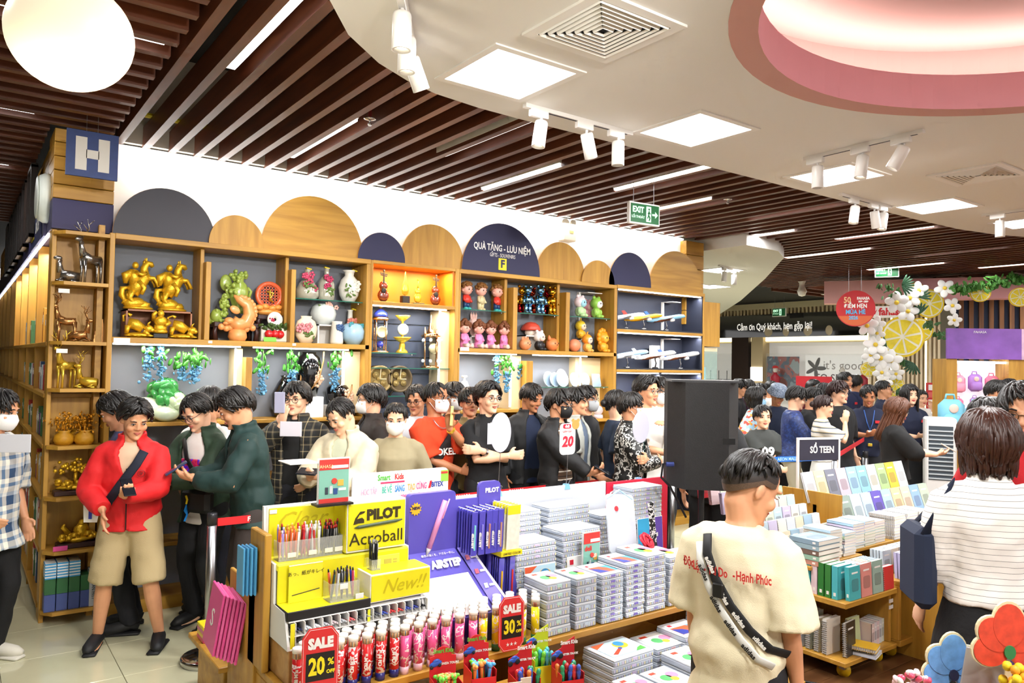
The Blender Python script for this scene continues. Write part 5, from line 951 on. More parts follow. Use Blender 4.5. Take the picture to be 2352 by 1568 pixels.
cols = ['#26423c', '#e66a3a', '#e66a3a', '#c9cdd2', '#b9bdc4', '#c98d9a', '#22262c', '#22262c', '#1f3a38', '#1c1e24', '#22262c', '#a02030', '#b8344c', '#2f3fae']
for k, c in enumerate(cols):
 x = .225+.125*k/len(cols); pen(x, .045+.022*(k % 3), .16, c, '#222222', (rr.uniform(-.1, .05), -.12+.24*k/len(cols)), {'#26423c': 'dark green pen in the middle tray', '#e66a3a': 'orange pen leaning in the middle tray', '#c9cdd2': 'silver pen in the middle tray', '#b9bdc4': 'grey pen in the middle tray', '#c98d9a': 'dusty pink pen in the middle tray', '#22262c': 'black pen in the middle tray', '#1f3a38': 'teal black pen in the middle tray', '#1c1e24': 'jet black pen in the middle tray', '#a02030': 'dark red pen in the middle tray', '#b8344c': 'crimson pen in the middle tray', '#2f3fae': 'blue pen leaning at the end of the middle tray'}[c], 'pens in the middle tray')
for k in range(6): pen(.442+.012*(k % 3), .075+.02*(k//3), .265, '#1a1b1e', '#8a8a8a', (0, rr.uniform(-.05, .05)), 'slim black pen in the small clear cup', 'pens in the small cup')
for k in range(16):
 c = ['#20264a', '#d9dde4', '#e6e8ec', '#b9bcc2', '#c4b0b4', '#b9bcc2', '#d05c60', '#33363c', '#9aa0a8', '#55585e', '#3448a0', '#c02a30', '#c83a34', '#3448a0', '#2f3a8c', '#17181c'][k]
 nm = ['navy', 'pearl', 'white', 'silver', 'rose grey', 'light silver', 'coral', 'charcoal', 'grey', 'dark grey', 'blue', 'red', 'bright red', 'second blue', 'indigo', 'black'][k]
 for j in range(3):
  if k == 8 and j == 0: continue
  o = obj('pen', pen_mesh(c, c)); o.location = (1.19+.051+k*.041+(j-1)*.011, 3.26+.10, .66+.068+.004*(j % 2)); o.rotation_euler = (radians(84), 0, 0); tag(o, '%s pen lying in its bin of the white pen rack' % nm, 'pen', 'pens lying in the bins')
WB = wood('#a97a44', '#c99a5e', 0, 2.); q = MB(); q.rbox((1.53, 3.41, .58), (.66, .34, .158), .004); tag(q.build('wood_block', WB), 'pale oak block carrying the yellow pen stand', 'block')
# acrylic poster on the stand
def poster(p, w, h, lab, rz=0, strip=BLACK):
 t = thing('acrylic_poster', lab, 'sign', p, rz, 'acrylic posters'); q = MB(); q.rbox((0, .005, h/2), (w+.014, .01, h+.012), .001); q.build('holder', M('#eef2f2', .08, alpha=.5), t)
 q = MB(); q.bx(-w/2, w/2, -.002, 0, 0, h); q.build('sheet', M('#7fb9a8', .4), t); q = MB(); q.bx(-w/2, w/2, -.004, -.002, h*.76, h); q.build('red_top', M('#d03a34', .4), t); q = MB(); q.bx(-w/2, w/2, -.004, -.002, 0, h*.1); q.build('red_bottom', M('#d03a34', .4), t); q = MB(); q.bx(-w*.1, w*.47, -.006, -.004, h*.79, h*.86); q.build('white_bar', WHITE, t)
 q = MB(); q.lathe([(0, 0), (.014, 0), (.014, .004), (0, .004)], 12); q.T = Matrix.Identity(4); bd = q; bd.v = [Vector((v.x-.0, -.004-v.z, h*.5+v.y)) for v in bd.v]; bd.build('red_badge', M('#d8453a', .4), t)
 for k, (x, z, a, b_, c) in enumerate(((-.25, .28, .1, .16, '#343c48'), (-.1, .3, .1, .18, '#c9cfd4'), (.05, .26, .14, .14, '#2f4f8c'), (.22, .45, .2, .14, '#e6b04c'), (.28, .3, .25, .06, '#e6ece8'))): q = MB(); q.bx(w*x-w*a/2, w*x+w*a/2, -.005, -.003, h*z-h*b_/2, h*z+h*b_/2); q.build('picture', M(c, .4), t)
 return t
t = poster((1.455+.01, 3.42, 1.245), .148, .205, 'small acrylic poster standing on the yellow pen stand'); txt(t, 'FAHASA', (-.045, -.006, .172), .022, M('#f4d9a0', .5)); q = MB(); q.bx(-.09, .09, -.03, .05, -.012, -.002); q.build('foot', BLACK, t)
q = MB(); q.bx(-.14, .0, .0, .16, .19, .194); q.bx(-.004, 0, 0, .01, 0, .19); tag(q.build('white_tray_card', WHITE, None, loc=(1.39, 3.42, 1.245)), 'white card sticking out behind the acrylic poster', 'card')
# purple pen display
PUR = M('#5a50b8', .45); PURL = M('#7a70d0', .45)
A_ = thing('purple_pen_display', 'purple cardboard pen display with hooks and a slanted test pad', 'display stand', (1.90, 3.30, .5))
q = MB(); q.prism(rrect(0, .28, .38, .735, .02), .17, .21); q.build('back_card', PUR, A_); q = MB(); q.prism([(.0, 0), (0, .39), (.26, .39), (.26, 0)], .18, .2); q.build('lower_back', PUR, A_)
q = MB(); q.add([(0, .17, .43), (.28, .17, .43), (.40, -.07, .14), (.0, -.07, .14), (0, .18, 0), (.28, .18, 0), (.40, -.07, 0), (0, -.07, 0)], [(3, 2, 1, 0), (2, 6, 5, 1), (0, 4, 7, 3), (7, 6, 2, 3), (4, 5, 6, 7)]); q.build('slanted_desk', PUR, A_)
q = MB(); q.add([(.01, .075, .318), (.305, .075, .318), (.36, -.065, .15), (.01, -.065, .15)], [(3, 2, 1, 0)]); q.v = [v+Vector((0, -.002, .003)) for v in q.v]; q.build('test_pad', M('#f4f2ee', .6, var=.06, vs=40.), A_)
q = MB(); q.add([(.29, .165, .425), (.36, .165, .425), (.47, -.05, .165), (.38, -.05, .165)], [(3, 2, 1, 0)]); q.v = [v+Vector((0, -.003, .006)) for v in q.v]; q.build('info_strip', PURL, A_)
for k in range(3):
 f = .2+.25*k; q = MB(); q.box((.31+.1*f+.0, .165-.215*f-.004, .425-.26*f+.012), (.022, .003, .026), rx=-.7); q.build('info_picture', M(['#e07a8c', '#d8607a', '#f4f0f4'][k], .5), A_); q = MB(); q.box((.345+.1*f, .165-.215*f-.004, .425-.26*f+.012), (.03, .003, .012), rx=-.7); q.build('info_picture', WHITE, A_)
sl = radians(50); txt(A_, 'AIRSTEP', (.195, .112, .372), .058, WHITE, rx=sl, bold=.0036, sx=.86); txt(A_, '毎日の描くを、アガる一手に。', (.17, .150, .415), .015, WHITE, rx=sl, sx=1.)
q = MB(); q.tube([(.10, .160, .41), (.115, .158, .45)], [.002, .014], 8); q.build('pencil_tip_picture', M('#b8b4b8', .4), A_, True); q = MB(); q.tube([(.115, .158, .45), (.21, .158, .69)], [.014, .015], 10); q.build('pencil_picture', M('#d88ab8', .4), A_, True); q = MB(); q.tube([(.185, .142, .60), (.225, .142, .70)], .004, 6); q.build('pencil_clip_picture', M('#e0a0c8', .4), A_, True)
q = MB(); st = []
for k in range(24): a = 2*pi*k/24; r_ = .034 if k % 2 else .024; st.append((.035+r_*cos(a), .66+r_*sin(a)))
q.prism(st, .16, .166); b_ = q.build('star_badge', M('#e9b52c', .5), A_); txt(A_, 'NEW', (.035, .158, .665), .02, M('#2a2240', .5), bold=.001)
q = MB(); q.prism(rrect(.28, .55, .15, .68, .01), .19, .205); q.build('hook_board', PUR, A_); q = MB(); q.prism(rrect(.44, .585, .62, .765, .03), .185, .207); q.build('logo_crest', PUR, A_); txt(A_, 'PILOT', (.525, .182, .715), .034, WHITE, bold=.0016)
q = MB(); q.bx(.48, .62, .02, .2, .385, .41); q.build('yellow_shelf', M('#e9d61e', .4), A_); txt(A_, 'LIMITED COLOR', (.55, .018, .397), .016, INK); q = MB(); q.prism([(.45, 0), (.68, 0), (.68, .1), (.62, .38), (.47, .38)], .12, .14); q.build('lower_board', PUR, A_)
q = MB(); q.add([(.47, -.05, 0), (.485, -.05, 0), (.36, .165, .42), (.385, .165, .42), (.47, -.06, .17), (.485, -.06, .17)], [(0, 1, 5, 4), (4, 5, 3, 2)]); q.build('silver_strip', M('#d9d4d8', .3), A_)
pk = MB(); pk.rbox((0, 0, -.115), (.036, .006, .23), .002); pkm = [pk.mesh(M(c, .25, coat=.6), name='pen_pack') for c in ('#4a45b4', '#5650c0')]
pn = MB(); pn.cyl((0, -.006, -.2), (0, -.006, -.07), .005, n=7); PC = ['#7fd0d8', '#8f88e0', '#b98070', '#5a58b8', '#c0907c']
def pack(x, y, z, mesh, lab, grp, stripe=None, text='AIRSTEP', tilt=.04):
 o = obj('pen_pack', mesh, None, (1.90+x, 3.30+y, .5+z)); o.rotation_euler = (tilt, 0, random.uniform(-.06, .06)); tag(o, lab, 'pen pack', grp)
 if stripe: s2 = pn.build('pen', M(stripe, .3), o)
 if text and stripe: txt(o, text, (-.009, -.005, -.15), .022, WHITE, ry=-pi/2, bold=.001)
 return o
hooks = [.315, .36, .405, .445, .485]
for h_, x in enumerate(hooks):
 q = MB(); q.tube([(x, .19, .64), (x, .04, .64), (x, .03, .65)], .003, 6); q.box((x, .195, .655), (.02, .008, .014)); q.build('hook', WHITE, A_)
 for j in range(6): pack(x+rr.uniform(-.003, .003), .16-.026*j, .64, pkm[j % 2], 'purple pen pack on the %s hook of the purple display' % ['first', 'second', 'third', 'fourth', 'fifth'][h_], 'purple pen packs', PC[h_] if j == 5 else None)
yp = MB(); yp.rbox((0, 0, -.12), (.085, .006, .24), .002, mi=0); yp.box((0, -.0035, -.025), (.085, .001, .05), mi=1); ypm = yp.mesh([M('#ece6d8', .3, var=.1, vs=30.), M('#e6dc2c', .3)], name='pen_pack')
q = MB(); q.tube([(.54, .19, .655), (.54, .02, .655)], .003, 6); q.build('hook', WHITE, A_)
for j in range(6): pack(.56, .16-.028*j, .655, ypm, 'cream pen pack with yellow top hung beside the purple packs', 'cream pen packs')
for h_, x in enumerate((.50, .57)):
 for j in range(4): pack(x, .10-.02*j, .375, pkm[j % 2], 'purple pen pack with %s cartoon pen under the yellow ledge' % ['a yellow', 'a red'][h_], 'limited pen packs', ['#e8b820', '#d82f2a'][h_] if j == 3 else None, '')
# pencil tubes
TB = {}
def tube_mesh(c, c2):
 if (c, c2) not in TB:
  q = MB(); r = .0215; q.lathe([(0, 0), (r, 0), (r, .035)], 14, mi=1); q.lathe([(r, .035), (r, .175)], 14, mi=0); q.lathe([(r, .175), (r, .20)], 14, mi=2); q.lathe([(r+.0012, .198), (r+.0012, .216), (r-.002, .218), (0, .218)], 14, mi=3)
  TB[(c, c2)] = q.mesh([blotch([c, c, c, '#f0dfe0', c], 30., .25), M(c2, .25), stripes(['#caa36a', '#d8b98a', '#8a4a3a', '#c9a060', '#4a6a8a'], 0, .014, rough=.3), M('#f6f3ea', .4)], True, 'pencil_tube')
 return TB[(c, c2)]
def tubes(u0, u1, n, y, c, c2, lab, grp):
 for k in range(n):
  u = u0+(u1-u0)*k/max(1, n-1); x = at(u, 1540-.11*(u-887), y=y).x; o = obj('pencil_tube', tube_mesh(c, c2), None, (x, y, DKZ)); o.rotation_euler = (0, 0, rr.uniform(0, 6)); tag(o, lab, 'pencil tube', grp)
  if y < 3.13 and c == '#d8282c': txt(o, 'Chì Màu', (0, -.0222, .1), .02, WHITE, ry=-pi/2, bold=.001).rotation_euler = (pi/2, -pi/2, 0); o.rotation_euler = (0, 0, -.5)
for r_, y in enumerate((3.105, 3.155, 3.205, 3.25)):
 rn = ['front', 'second', 'third', 'back'][r_]
 if r_ < 3: tubes(682+r_*14, 905, 8, y, '#d8282c', '#2b2f7a', 'red pencil tube with blue foot in the %s row' % rn, 'red pencil tubes')
 tubes(928+r_*6, 1085, 6, y, '#ec5f9c', '#f3c9da', 'pink pencil tube in the %s row' % rn, 'pink pencil tubes')
 tubes(1108, 1228, 5, y, '#efd51c', '#2f6a3a', 'yellow pencil tube with green foot in the %s row' % rn, 'yellow pencil tubes')
# sale signs
def sale(p, s, n, lab, rz=-.12):
 t = thing('sale_sign', lab, 'sign', p, rz, 'red sale signs'); w, h = .07*s, .13*s; c = .026*s
 oc = [(-w+c, -h), (w-c, -h), (w, -h+c*1.3), (w, h-c*1.3), (w-c, h), (-w+c, h), (-w, h-c*1.3), (-w, -h+c*1.3)]
 q = MB(); q.prism(oc, 0, .004); q.build('board', M('#dd2f2f', .5), t); q = MB()
 for i in range(8): a, b_ = oc[i], oc[(i+1) % 8]; q.cyl((a[0]*.94, -.001, a[1]*.96), (b_[0]*.94, -.001, b_[1]*.96), .0007, n=4)
 q.build('outline', WHITE, t); q = MB(); q.bx(-w*.78, w*.78, -.002, 0, -h*.52, h*.28); q.build('black_panel', M('#17120c', .5), t)
 txt(t, 'SALE', (0, -.003, h*.55), .052*s, WHITE, bold=.0035*s, sx=.86); txt(t, n, (-.014*s, -.003, -h*.12), .088*s, M('#f0dc1c', .5), bold=.0035*s, sx=.7); txt(t, '%', (.04*s, -.003, -h*.02), .036*s, M('#f0dc1c', .5), bold=.001); txt(t, 'OFF', (.04*s, -.003, -h*.3), .019*s, M('#f0dc1c', .5), bold=.0008); txt(t, '★★★', (0, -.003, -h*.75), .022*s, WHITE)
sale((1.225, 2.95, .70), 1.06, '20', 'red octagonal sign offering twenty percent off'); sale((2.22, 3.0, .655), 1.0, '30', 'red octagonal sign offering thirty percent off')
# marker cases
CASEW = M('#aab2c0', .3, coat=.3)
CM = {}
def case_mesh(w, d, h, tint):
 key = (w, d, h, tint)
 if key not in CM:
  q = MB(); q.rbox((0, 0, h*.36), (w, d, h*.7), .005, mi=0); q.rbox((0, 0, h*.83), (w*.985, d*.985, h*.3), .004, mi=1); q.box((0, -d/2-.001, h*.5), (.03, .004, h*.35), mi=2)
  for k in range(int(w/.017)): q.box((-w/2+.012+k*.017, -d/2+.0005, h*.36), (.007, .003, h*.42), mi=3+k % 3)
  CM[key] = q.mesh([CASEW, M('#d6dbe2', .25, coat=.3), M(tint, .4), M('#d9cfe6', .3), M('#e9dfae', .3), M('#c9dbe6', .3)], False, 'marker_case')
 return CM[key]
def art(parent, w, h, z=0, flat=True, kind='balloon', y0=0):
 """printed card: flat shapes proud of each other"""
 def P(mb): 
  if flat: mb.v = [Vector((v.x, v.z, z-v.y)) for v in mb.v]
  return mb
 e = .0008; L = []
 def add(nm, poly, c, k): q = MB(); q.prism(poly, y0-e*k, y0-e*(k-1)); P(q).build(nm, M(c, .4), parent)
 if kind == 'balloon':
  add('sky', rrect(-w/2, w/2, -h/2, h/2, .005), '#bfe1f0', 1); add('corner', [(-w/2, h/2), (-w*.1, h/2), (-w/2, h*.2)], '#e8633c', 2); add('balloon', circ(w*.14, h*.14, h*.26), '#e9b436', 2); add('balloon_top', circ(w*.14, h*.22, h*.18), '#3f8fc4', 3); add('hill', [(w/2, -h/2), (w*.2, -h/2), (w*.35, -h*.32), (w/2, -h*.25)], '#58ae4a', 2); add('rocket', [(-w*.4, -h*.35), (-w*.05, -h*.05), (w*.02, -h*.12), (-w*.3, -h*.42)], '#d8452c', 2); add('rocket_nose', circ(0, -h*.07, h*.07), '#2f5aa8', 3)
 elif kind == 'curve':
  add('paper', rrect(-w/2, w/2, -h/2, h/2, .004), '#f4f4f2', 1); add('orange', [(-w/2, h*.15), (w/2, h*.15), (w/2, -h/2), (-w/2, -h/2)], '#e8603c', 2); add('blue_arc', [(-w/2, h*.05), (-w*.2, -h*.1), (0, -h/2), (-w/2, -h/2)], '#2f3f9c', 3); add('blue_arc', [(w*.1, h*.15), (w*.3, -h*.1), (w*.35, -h/2), (w/2, -h/2), (w/2, h*.15)], '#4fa8d8', 3); add('red_logo', [(-w*.42, h*.28), (-w*.28, h*.28), (-w*.28, h*.42), (-w*.42, h*.42)], '#d8283c', 3)
 elif kind == 'fun':
  add('paper', rrect(-w/2, w/2, -h/2, h/2, .004), '#f0f0ea', 1); add('red_tag', [(-w*.45, h*.3), (-w*.2, h*.3), (-w*.2, h*.45), (-w*.45, h*.45)], '#d84a34', 2); add('patch', circ(-w*.15, -h*.1, h*.22), '#5ab06a', 2); add('patch', circ(w*.2, 0, h*.22), '#e88fb0', 2); add('patch', circ(w*.05, -h*.28, h*.14), '#f0c040', 3)
 else:
  add('paper', rrect(-w/2, w/2, -h/2, h/2, .004), '#6a4fb0', 1); add('patch', [(-w/2, h/2), (0, h/2), (-w*.15, -h/2), (-w/2, -h/2)], '#3fa9d8', 2); add('patch', [(-w*.05, -h*.2), (w*.12, h*.35), (w*.2, -h*.2)], '#e9c93c', 3); add('bar', [(-w*.3, -h*.05), (w*.3, 0), (w*.3, h*.1), (-w*.3, h*.04)], '#f2f2ee', 4)
def stack(x, y, z, w, d, h, n, tint, lab, top=None, front=None, rz=0, grp='marker cases on the stationery table'):
 me = case_mesh(w, d, h, tint); jr = random.Random(int(x*1000))
 for k in range(n):
  o = obj('marker_case', me, None, (x+jr.uniform(-.003, .003), y+jr.uniform(-.003, .003), z+k*h*1.005)); o.rotation_euler = (0, 0, rz+jr.uniform(-.02, .02))
  tag(o, lab if n > 1 and not (k == n-1 and top) else lab, 'marker case', grp)
  if k == n-1 and top: art(o, w*.82, d*.72, h*.985+.001, True, top); o['label'] = 'topmost of the ' + lab.split(' ', 1)[1] if lab.startswith('clear ') else lab
 if front:
  t = thing('sample_card', 'printed %s card in front of the %s' % (front[2], lab.replace('clear case in the ', '')), 'card', (x+front[3], y-d/2-.014, z+n*h*.42), rz); t.rotation_euler = (-.06, 0, rz); q = MB(); q.rbox((0, .002, 0), (front[0]+.006, .004, front[1]+.006), .001); q.build('board', WHITE, t); art(t, front[0], front[1], 0, False, front[2])
# front row on the deck
fr = [(2.60, 3.20, .165, .21, .046, 6, '#bfe0d8', 'fun'), (2.79, 3.19, .15, .2, .046, 6, '#c9d6e6', 'fun'), (2.975, 3.19, .165, .22, .030, 9, '#8f7fd0', 'curve'), (3.15, 3.20, .15, .24, .030, 10, '#7f70c8', 'curve'), (3.33, 3.22, .16, .26, .036, 9, '#9a9fd8', 'fun'), (3.52, 3.22, .16, .26, .036, 8, '#a08fd0', 'fun'), (3.72, 3.22, .16, .26, .036, 7, '#9a9fd8', 'curve')]
for k, (x, y, w, d, h, n, c, tp) in enumerate(fr): stack(x, y, DKZ+.001, w, d, h, n, c, 'clear case in the %s front stack along the deck edge' % ['first', 'second', 'third', 'fourth', 'fifth', 'sixth', 'seventh'][k], tp)
# upright piles behind
stack(2.70, 3.52, DKZ+.001, .29, .2, .031, 13, '#d8c8e6', 'clear case in the low pile with balloon picture', None, (.22, .21, 'balloon', .02))
stack(3.06, 3.54, DKZ+.001, .30, .2, .031, 14, '#c8d8e6', 'clear case in the low pile with curved colour picture', None, (.2, .2, 'curve', -.02))
stack(2.78, 3.76, DKZ+.001, .29, .18, .031, 17, '#d8c8e6', 'clear case in the tall rear pile with balloon picture', None, (.2, .16, 'balloon', .03))
stack(3.16, 3.77, DKZ+.001, .34, .18, .031, 17, '#c8d8e6', 'clear case in the tall rear pile with curved picture', None, (.25, .14, 'curve', .0))
stack(3.58, 3.77, DKZ+.001, .30, .18, .031, 14, '#cfd8e6', 'clear case in the tall rear pile behind the hanging pouch', None)
stack(3.86, 3.77, DKZ+.001, .30, .19, .031, 19, '#b9a8dc', 'clear case in the tallest pile at the table end', None, (.24, .26, 'city', .02))
for k in range(6):
 q = MB(); q.prism([(-.12, 0), (.12, 0), (.12, .17), (.09, .2), (.05, .2), (.04, .185), (-.04, .185), (-.05, .2), (-.09, .2), (-.12, .17)], 0, .022); o = q.build('handle_case', M('#eef0f2', .35), None, loc=(3.72, 3.44+.026*k, DKZ)); tag(o, 'white carry case with handle cutout in the row near the pouch', 'marker case', 'white carry cases')
 if k == 0: art(o, .13, .1, 0, False, 'city', -.001); [setattr(c, 'location', (.02, 0, .07)) for c in o.children]
# lower deck stacks
ld = [(2.92, 2.98, .30, .24, .036, 7, '#d8c8e6', 'balloon'), (3.28, 3.02, .26, .22, .036, 6, '#e0b0b0', 'fun'), (3.47, 3.00, .24, .22, .036, 7, '#8f7fd0', 'curve'), (2.80, 2.72, .17, .2, .045, 4, '#bfe0d8', 'fun'), (3.0, 2.70, .19, .22, .045, 4, '#c9d6e6', 'fun'), (3.22, 2.74, .2, .24, .045, 5, '#9aa0c8', 'fun'), (3.46, 2.74, .2, .24, .036, 6, '#8f7fd0', 'fun'), (3.70, 2.76, .22, .26, .036, 7, '#8f9fd0', 'curve'), (3.75, 3.03, .24, .2, .036, 8, '#9fd0e0', 'curve')]
for k, (x, y, w, d, h, n, c, tp) in enumerate(ld): stack(x, y, .151, w, d, h, n, c, 'clear case in the %s stack on the lower deck' % ['balloon', 'rear middle', 'rear purple', 'nearest corner', 'second front', 'big front', 'purple front', 'right front', 'rear end'][k], tp)
# hanging pouch, ribbon, poster
t = thing('plastic_pouch', 'clear plastic pouch with white sheet leaning on the piles', 'pouch', (3.33, 3.36, .77)); t.rotation_euler = (-.25, .12, 0); q = MB(); q.prism(rrect(-.12, .12, 0, .36, .03), -.004, .006); q.build('film', M('#dfe6ee', .08, alpha=.55), t); q = MB(); q.prism(rrect(-.09, .1, -.02, .28, .03), -.002, .004); q.build('sheet', M('#c4c2d0', .5), t); q = MB(); q.prism(circ(-.04, .27, .016), -.007, -.004); q.build('red_dot', M('#d8333c', .4), t); q = MB(); q.tube([(-.11, 0, .33), (0, 0, .385), (.11, 0, .33)], .006, 6); q.build('blue_handle', M('#a9d4ec', .4), t)
t = thing('gift_ribbon', 'crumpled bright red ribbon hanging beside the pouch', 'ribbon', (3.50, 3.34, .80)); q = MB(); rr = random.Random(8)
for k in range(16): a = rr.uniform(0, 6.28); c = Vector((rr.uniform(-.03, .03), rr.uniform(-.02, .02), rr.uniform(-.05, .05))); q.tube([c+Vector((.03*cos(a+j*.9), .02*sin(j+a), .03*sin(a+j*.9))) for j in range(6)], .011, 6, flat=.3)
q.build('loops', M('#d01c34', .4), t, True)
q = MB(); q.rbox((3.57, 3.35, .90), (.05, .02, .34), .008, ry=-.15); tag(q.build('pen_pouch', blotch(['#101012', '#101012', '#d8d8d8', '#101012'], 40.)), 'slim black and white patterned pouch beside the ribbon', 'pouch')
t = poster((2.93+.12, 3.345, .505+.17), .125, .26, 'acrylic poster leaning at the front of the marker piles'); txt(t, 'deli', (-.03, -.006, .17), .04, M('#d8332c', .5), bold=.001); txt(t, '20', (.02, -.006, .125), .03, WHITE, bold=.001)
# red pen display boxes
def pen_box(x, y, z, lab, hdr, kind, pens, w=.118, d=.11, grp='red pen display boxes'):
 t = thing('pen_display_box', lab, 'display box', (x, y, z), -.25, grp); m = M(hdr, .45); q = MB(); q.bx(-w/2, w/2, -d/2, -d/2+.003, 0, .09); q.build('front', m, t); q = MB(); q.bx(-w/2, -w/2+.003, -d/2, d/2, 0, .12); q.build('side', m, t); q = MB(); q.bx(w/2-.003, w/2, -d/2, d/2, 0, .12); q.build('side', m, t)
 P = [(-w/2, 0), (w/2, 0), (w/2, .20), (w*.32, .205)] + circ(0, .205, w*.32, 12, 0, pi) + [(-w/2, .20)]
 if kind == 'truck': P = [(-w/2, 0), (w/2, 0), (w/2, .25), (w*.0, .22), (-w*.1, .2), (-w/2, .18)]
 q = MB(); q.prism(P, d/2-.004, d/2); q.build('header', m, t); txt(t, 'Smart Kids', (.0 if kind == 'car' else .03, d/2-.006, .225), .024, M('#6fae3c', .5) if kind == 'car' else WHITE, bold=.001, sx=.85); txt(t, 'MONZA TOURS' if kind == 'car' else 'MONSTER TRUCK', (.025, d/2-.006, .17), .013, WHITE, bold=.0006)
 q = MB(); q.ell((-.035, d/2-.01, .175), (.03, .006, .012), rot=(0, -.25, 0)); q.ell((-.032, d/2-.01, .185), (.017, .005, .01), rot=(0, -.25, 0)); q.build('car_picture', M('#2f57b8', .3), t, True); q = MB(); [q.ell((-.035+sx*.018, d/2-.014, .165-sx*-.004), (.008 if kind == 'car' else .013, .003, .008 if kind == 'car' else .013)) for sx in (-1, 1)]; q.build('wheel_picture', DARK, t, True)
 R = Matrix.Rotation(-.25, 4, 'Z'); r2 = random.Random(int(x*100))
 for k, c in enumerate(pens):
  p = Vector((x, y, z)) + R @ Vector((-w/2+.02+(w-.04)*((k % 5)/4), -d/2+.02+.032*(k//5), 0)); pen_toy(p, c, kind, r2, lab)
PT_ = {}
def pen_toy(p, c, kind, r2, lab):
 if (c, kind) not in PT_:
  q = MB()
  if kind == 'truck': q.lathe([(0, .02), (.008, .02), (.0085, .1), (.0105, .105), (.0105, .125), (.008, .128), (.011, .135), (.0105, .15), (.004, .158), (0, .158)], 10, mi=0)
  else: q.lathe([(0, .02), (.007, .02), (.0075, .12), (.006, .125), (0, .125)], 10, mi=0); q.ell((0, 0, .138), (.013, .013, .013), 8, 6, mi=1); q.ell((.012, 0, .146), (.012, .008, .008), 8, 5, mi=1); q.ell((-.012, 0, .144), (.01, .008, .008), 8, 5, mi=1)
  PT_[(c, kind)] = q.mesh([M(c, .2, coat=.6), M({'#e8762c': '#f0a050', '#5fbf3a': '#6ad03c', '#3f8fd8': '#4fa8f0', '#d83a34': '#f0605a'}.get(c, c), .25, coat=.5)], True, 'toy_pen')
 o = obj('toy_pen', PT_[(c, kind)], None, p); o.rotation_euler = (r2.uniform(-.12, .12), r2.uniform(-.12, .12), r2.uniform(0, 6)); nm = {'#e8762c': 'orange', '#5fbf3a': 'green', '#3f8fd8': 'blue', '#d83a34': 'red', '#2f4fb0': 'royal blue', '#c0272c': 'crimson', '#1f8a5c': 'emerald', '#d0702a': 'amber', '#6ad03c': 'lime', '#3fb0c0': 'turquoise'}[c]
 tag(o, '%s toy pen in the %s' % (nm, lab.replace('display box', 'box')), 'pen', 'toy pens in the red boxes')
O, G, Bl, R_ = '#e8762c', '#5fbf3a', '#3f8fd8', '#d83a34'
DB = [(1.73, 2.80, .47, 'red car pen display box, the left one', '#d8242c', 'car', [G, O, G, O, G, O, G, O, R_, G]), (1.93, 2.84, .47, 'red car pen display box, the right one', '#d8242c', 'car', [O, Bl, O, Bl, R_, G, Bl, O, G, Bl]), (2.15, 2.80, .36, 'red truck pen display box, the rear one', '#c41f28', 'truck', ['#c0272c', '#2f4fb0', '#d0702a', '#2f4fb0', '#1f8a5c', '#c0272c', '#2f4fb0', '#d0702a', '#1f8a5c', '#1f8a5c']), (2.36, 2.74, .33, 'red truck pen display box near the clear cases', '#c41f28', 'truck', ['#1f8a5c', '#2f4fb0', '#1f8a5c', '#c0272c', '#2f4fb0', '#d0702a', '#1f8a5c', '#c0272c', '#1f8a5c', '#2f4fb0']), (2.36, 2.94, .36, 'lime dino pen display box behind the trucks', '#c8d82c', 'truck', ['#6ad03c', '#6ad03c', '#3fb0c0', '#3fb0c0', '#3fb0c0', '#6ad03c', '#6ad03c', '#3fb0c0', '#3fb0c0', '#6ad03c'])]
q = MB(); q.rbox((1.82, 2.85, .2985), (.44, .42, .295), .006); tag(q.build('display_crate', OAKX), 'oak crate carrying the two red car pen boxes', 'crate'); q = MB(); q.rbox((2.28, 2.80, .2615), (.46, .5, .221), .006); tag(q.build('display_crate', OAKX), 'lower oak crate carrying the red truck pen boxes', 'crate')
for k, a in enumerate(DB): pen_box(*(a[:2]+(.446 if k < 2 else .372,)+a[3:]))
for k, (x, y) in enumerate(((1.98, 2.66), (2.06, 2.67))):
 t = thing('brand_card', ['cream card with dark lettering before the toy pens', 'small plain cream card beside the lettered card'][k], 'card', (x, y, .446), -.3); q = MB(); q.rbox((0, 0, .05), (.085 if k == 0 else .05, .004, .1), .001); q.build('card', M('#e0cdb8', .6), t)
 if k == 0: txt(t, 'BITEX', (.005, -.004, .07), .024, INK, bold=.001)
for k, (x, y, c) in enumerate(((1.52, 2.74, '#e9e6ea'), (1.40, 2.82, '#f0eeee'))):
 q = MB(); q.rbox((0, 0, .0), (.2, .14, .03), .003); tag(q.build('flat_pack', M(c, .4), None, loc=(x, y, .462), rz=-.3), ['white flat pack with violet edge before the tubes', 'white flat pack under the sale sign'][k], 'pack')
q = MB(); q.rbox((1.45, 2.85, .30), (.3, .42, .29), .006); tag(q.build('display_crate', OAKX), 'oak crate under the sale sign', 'crate')
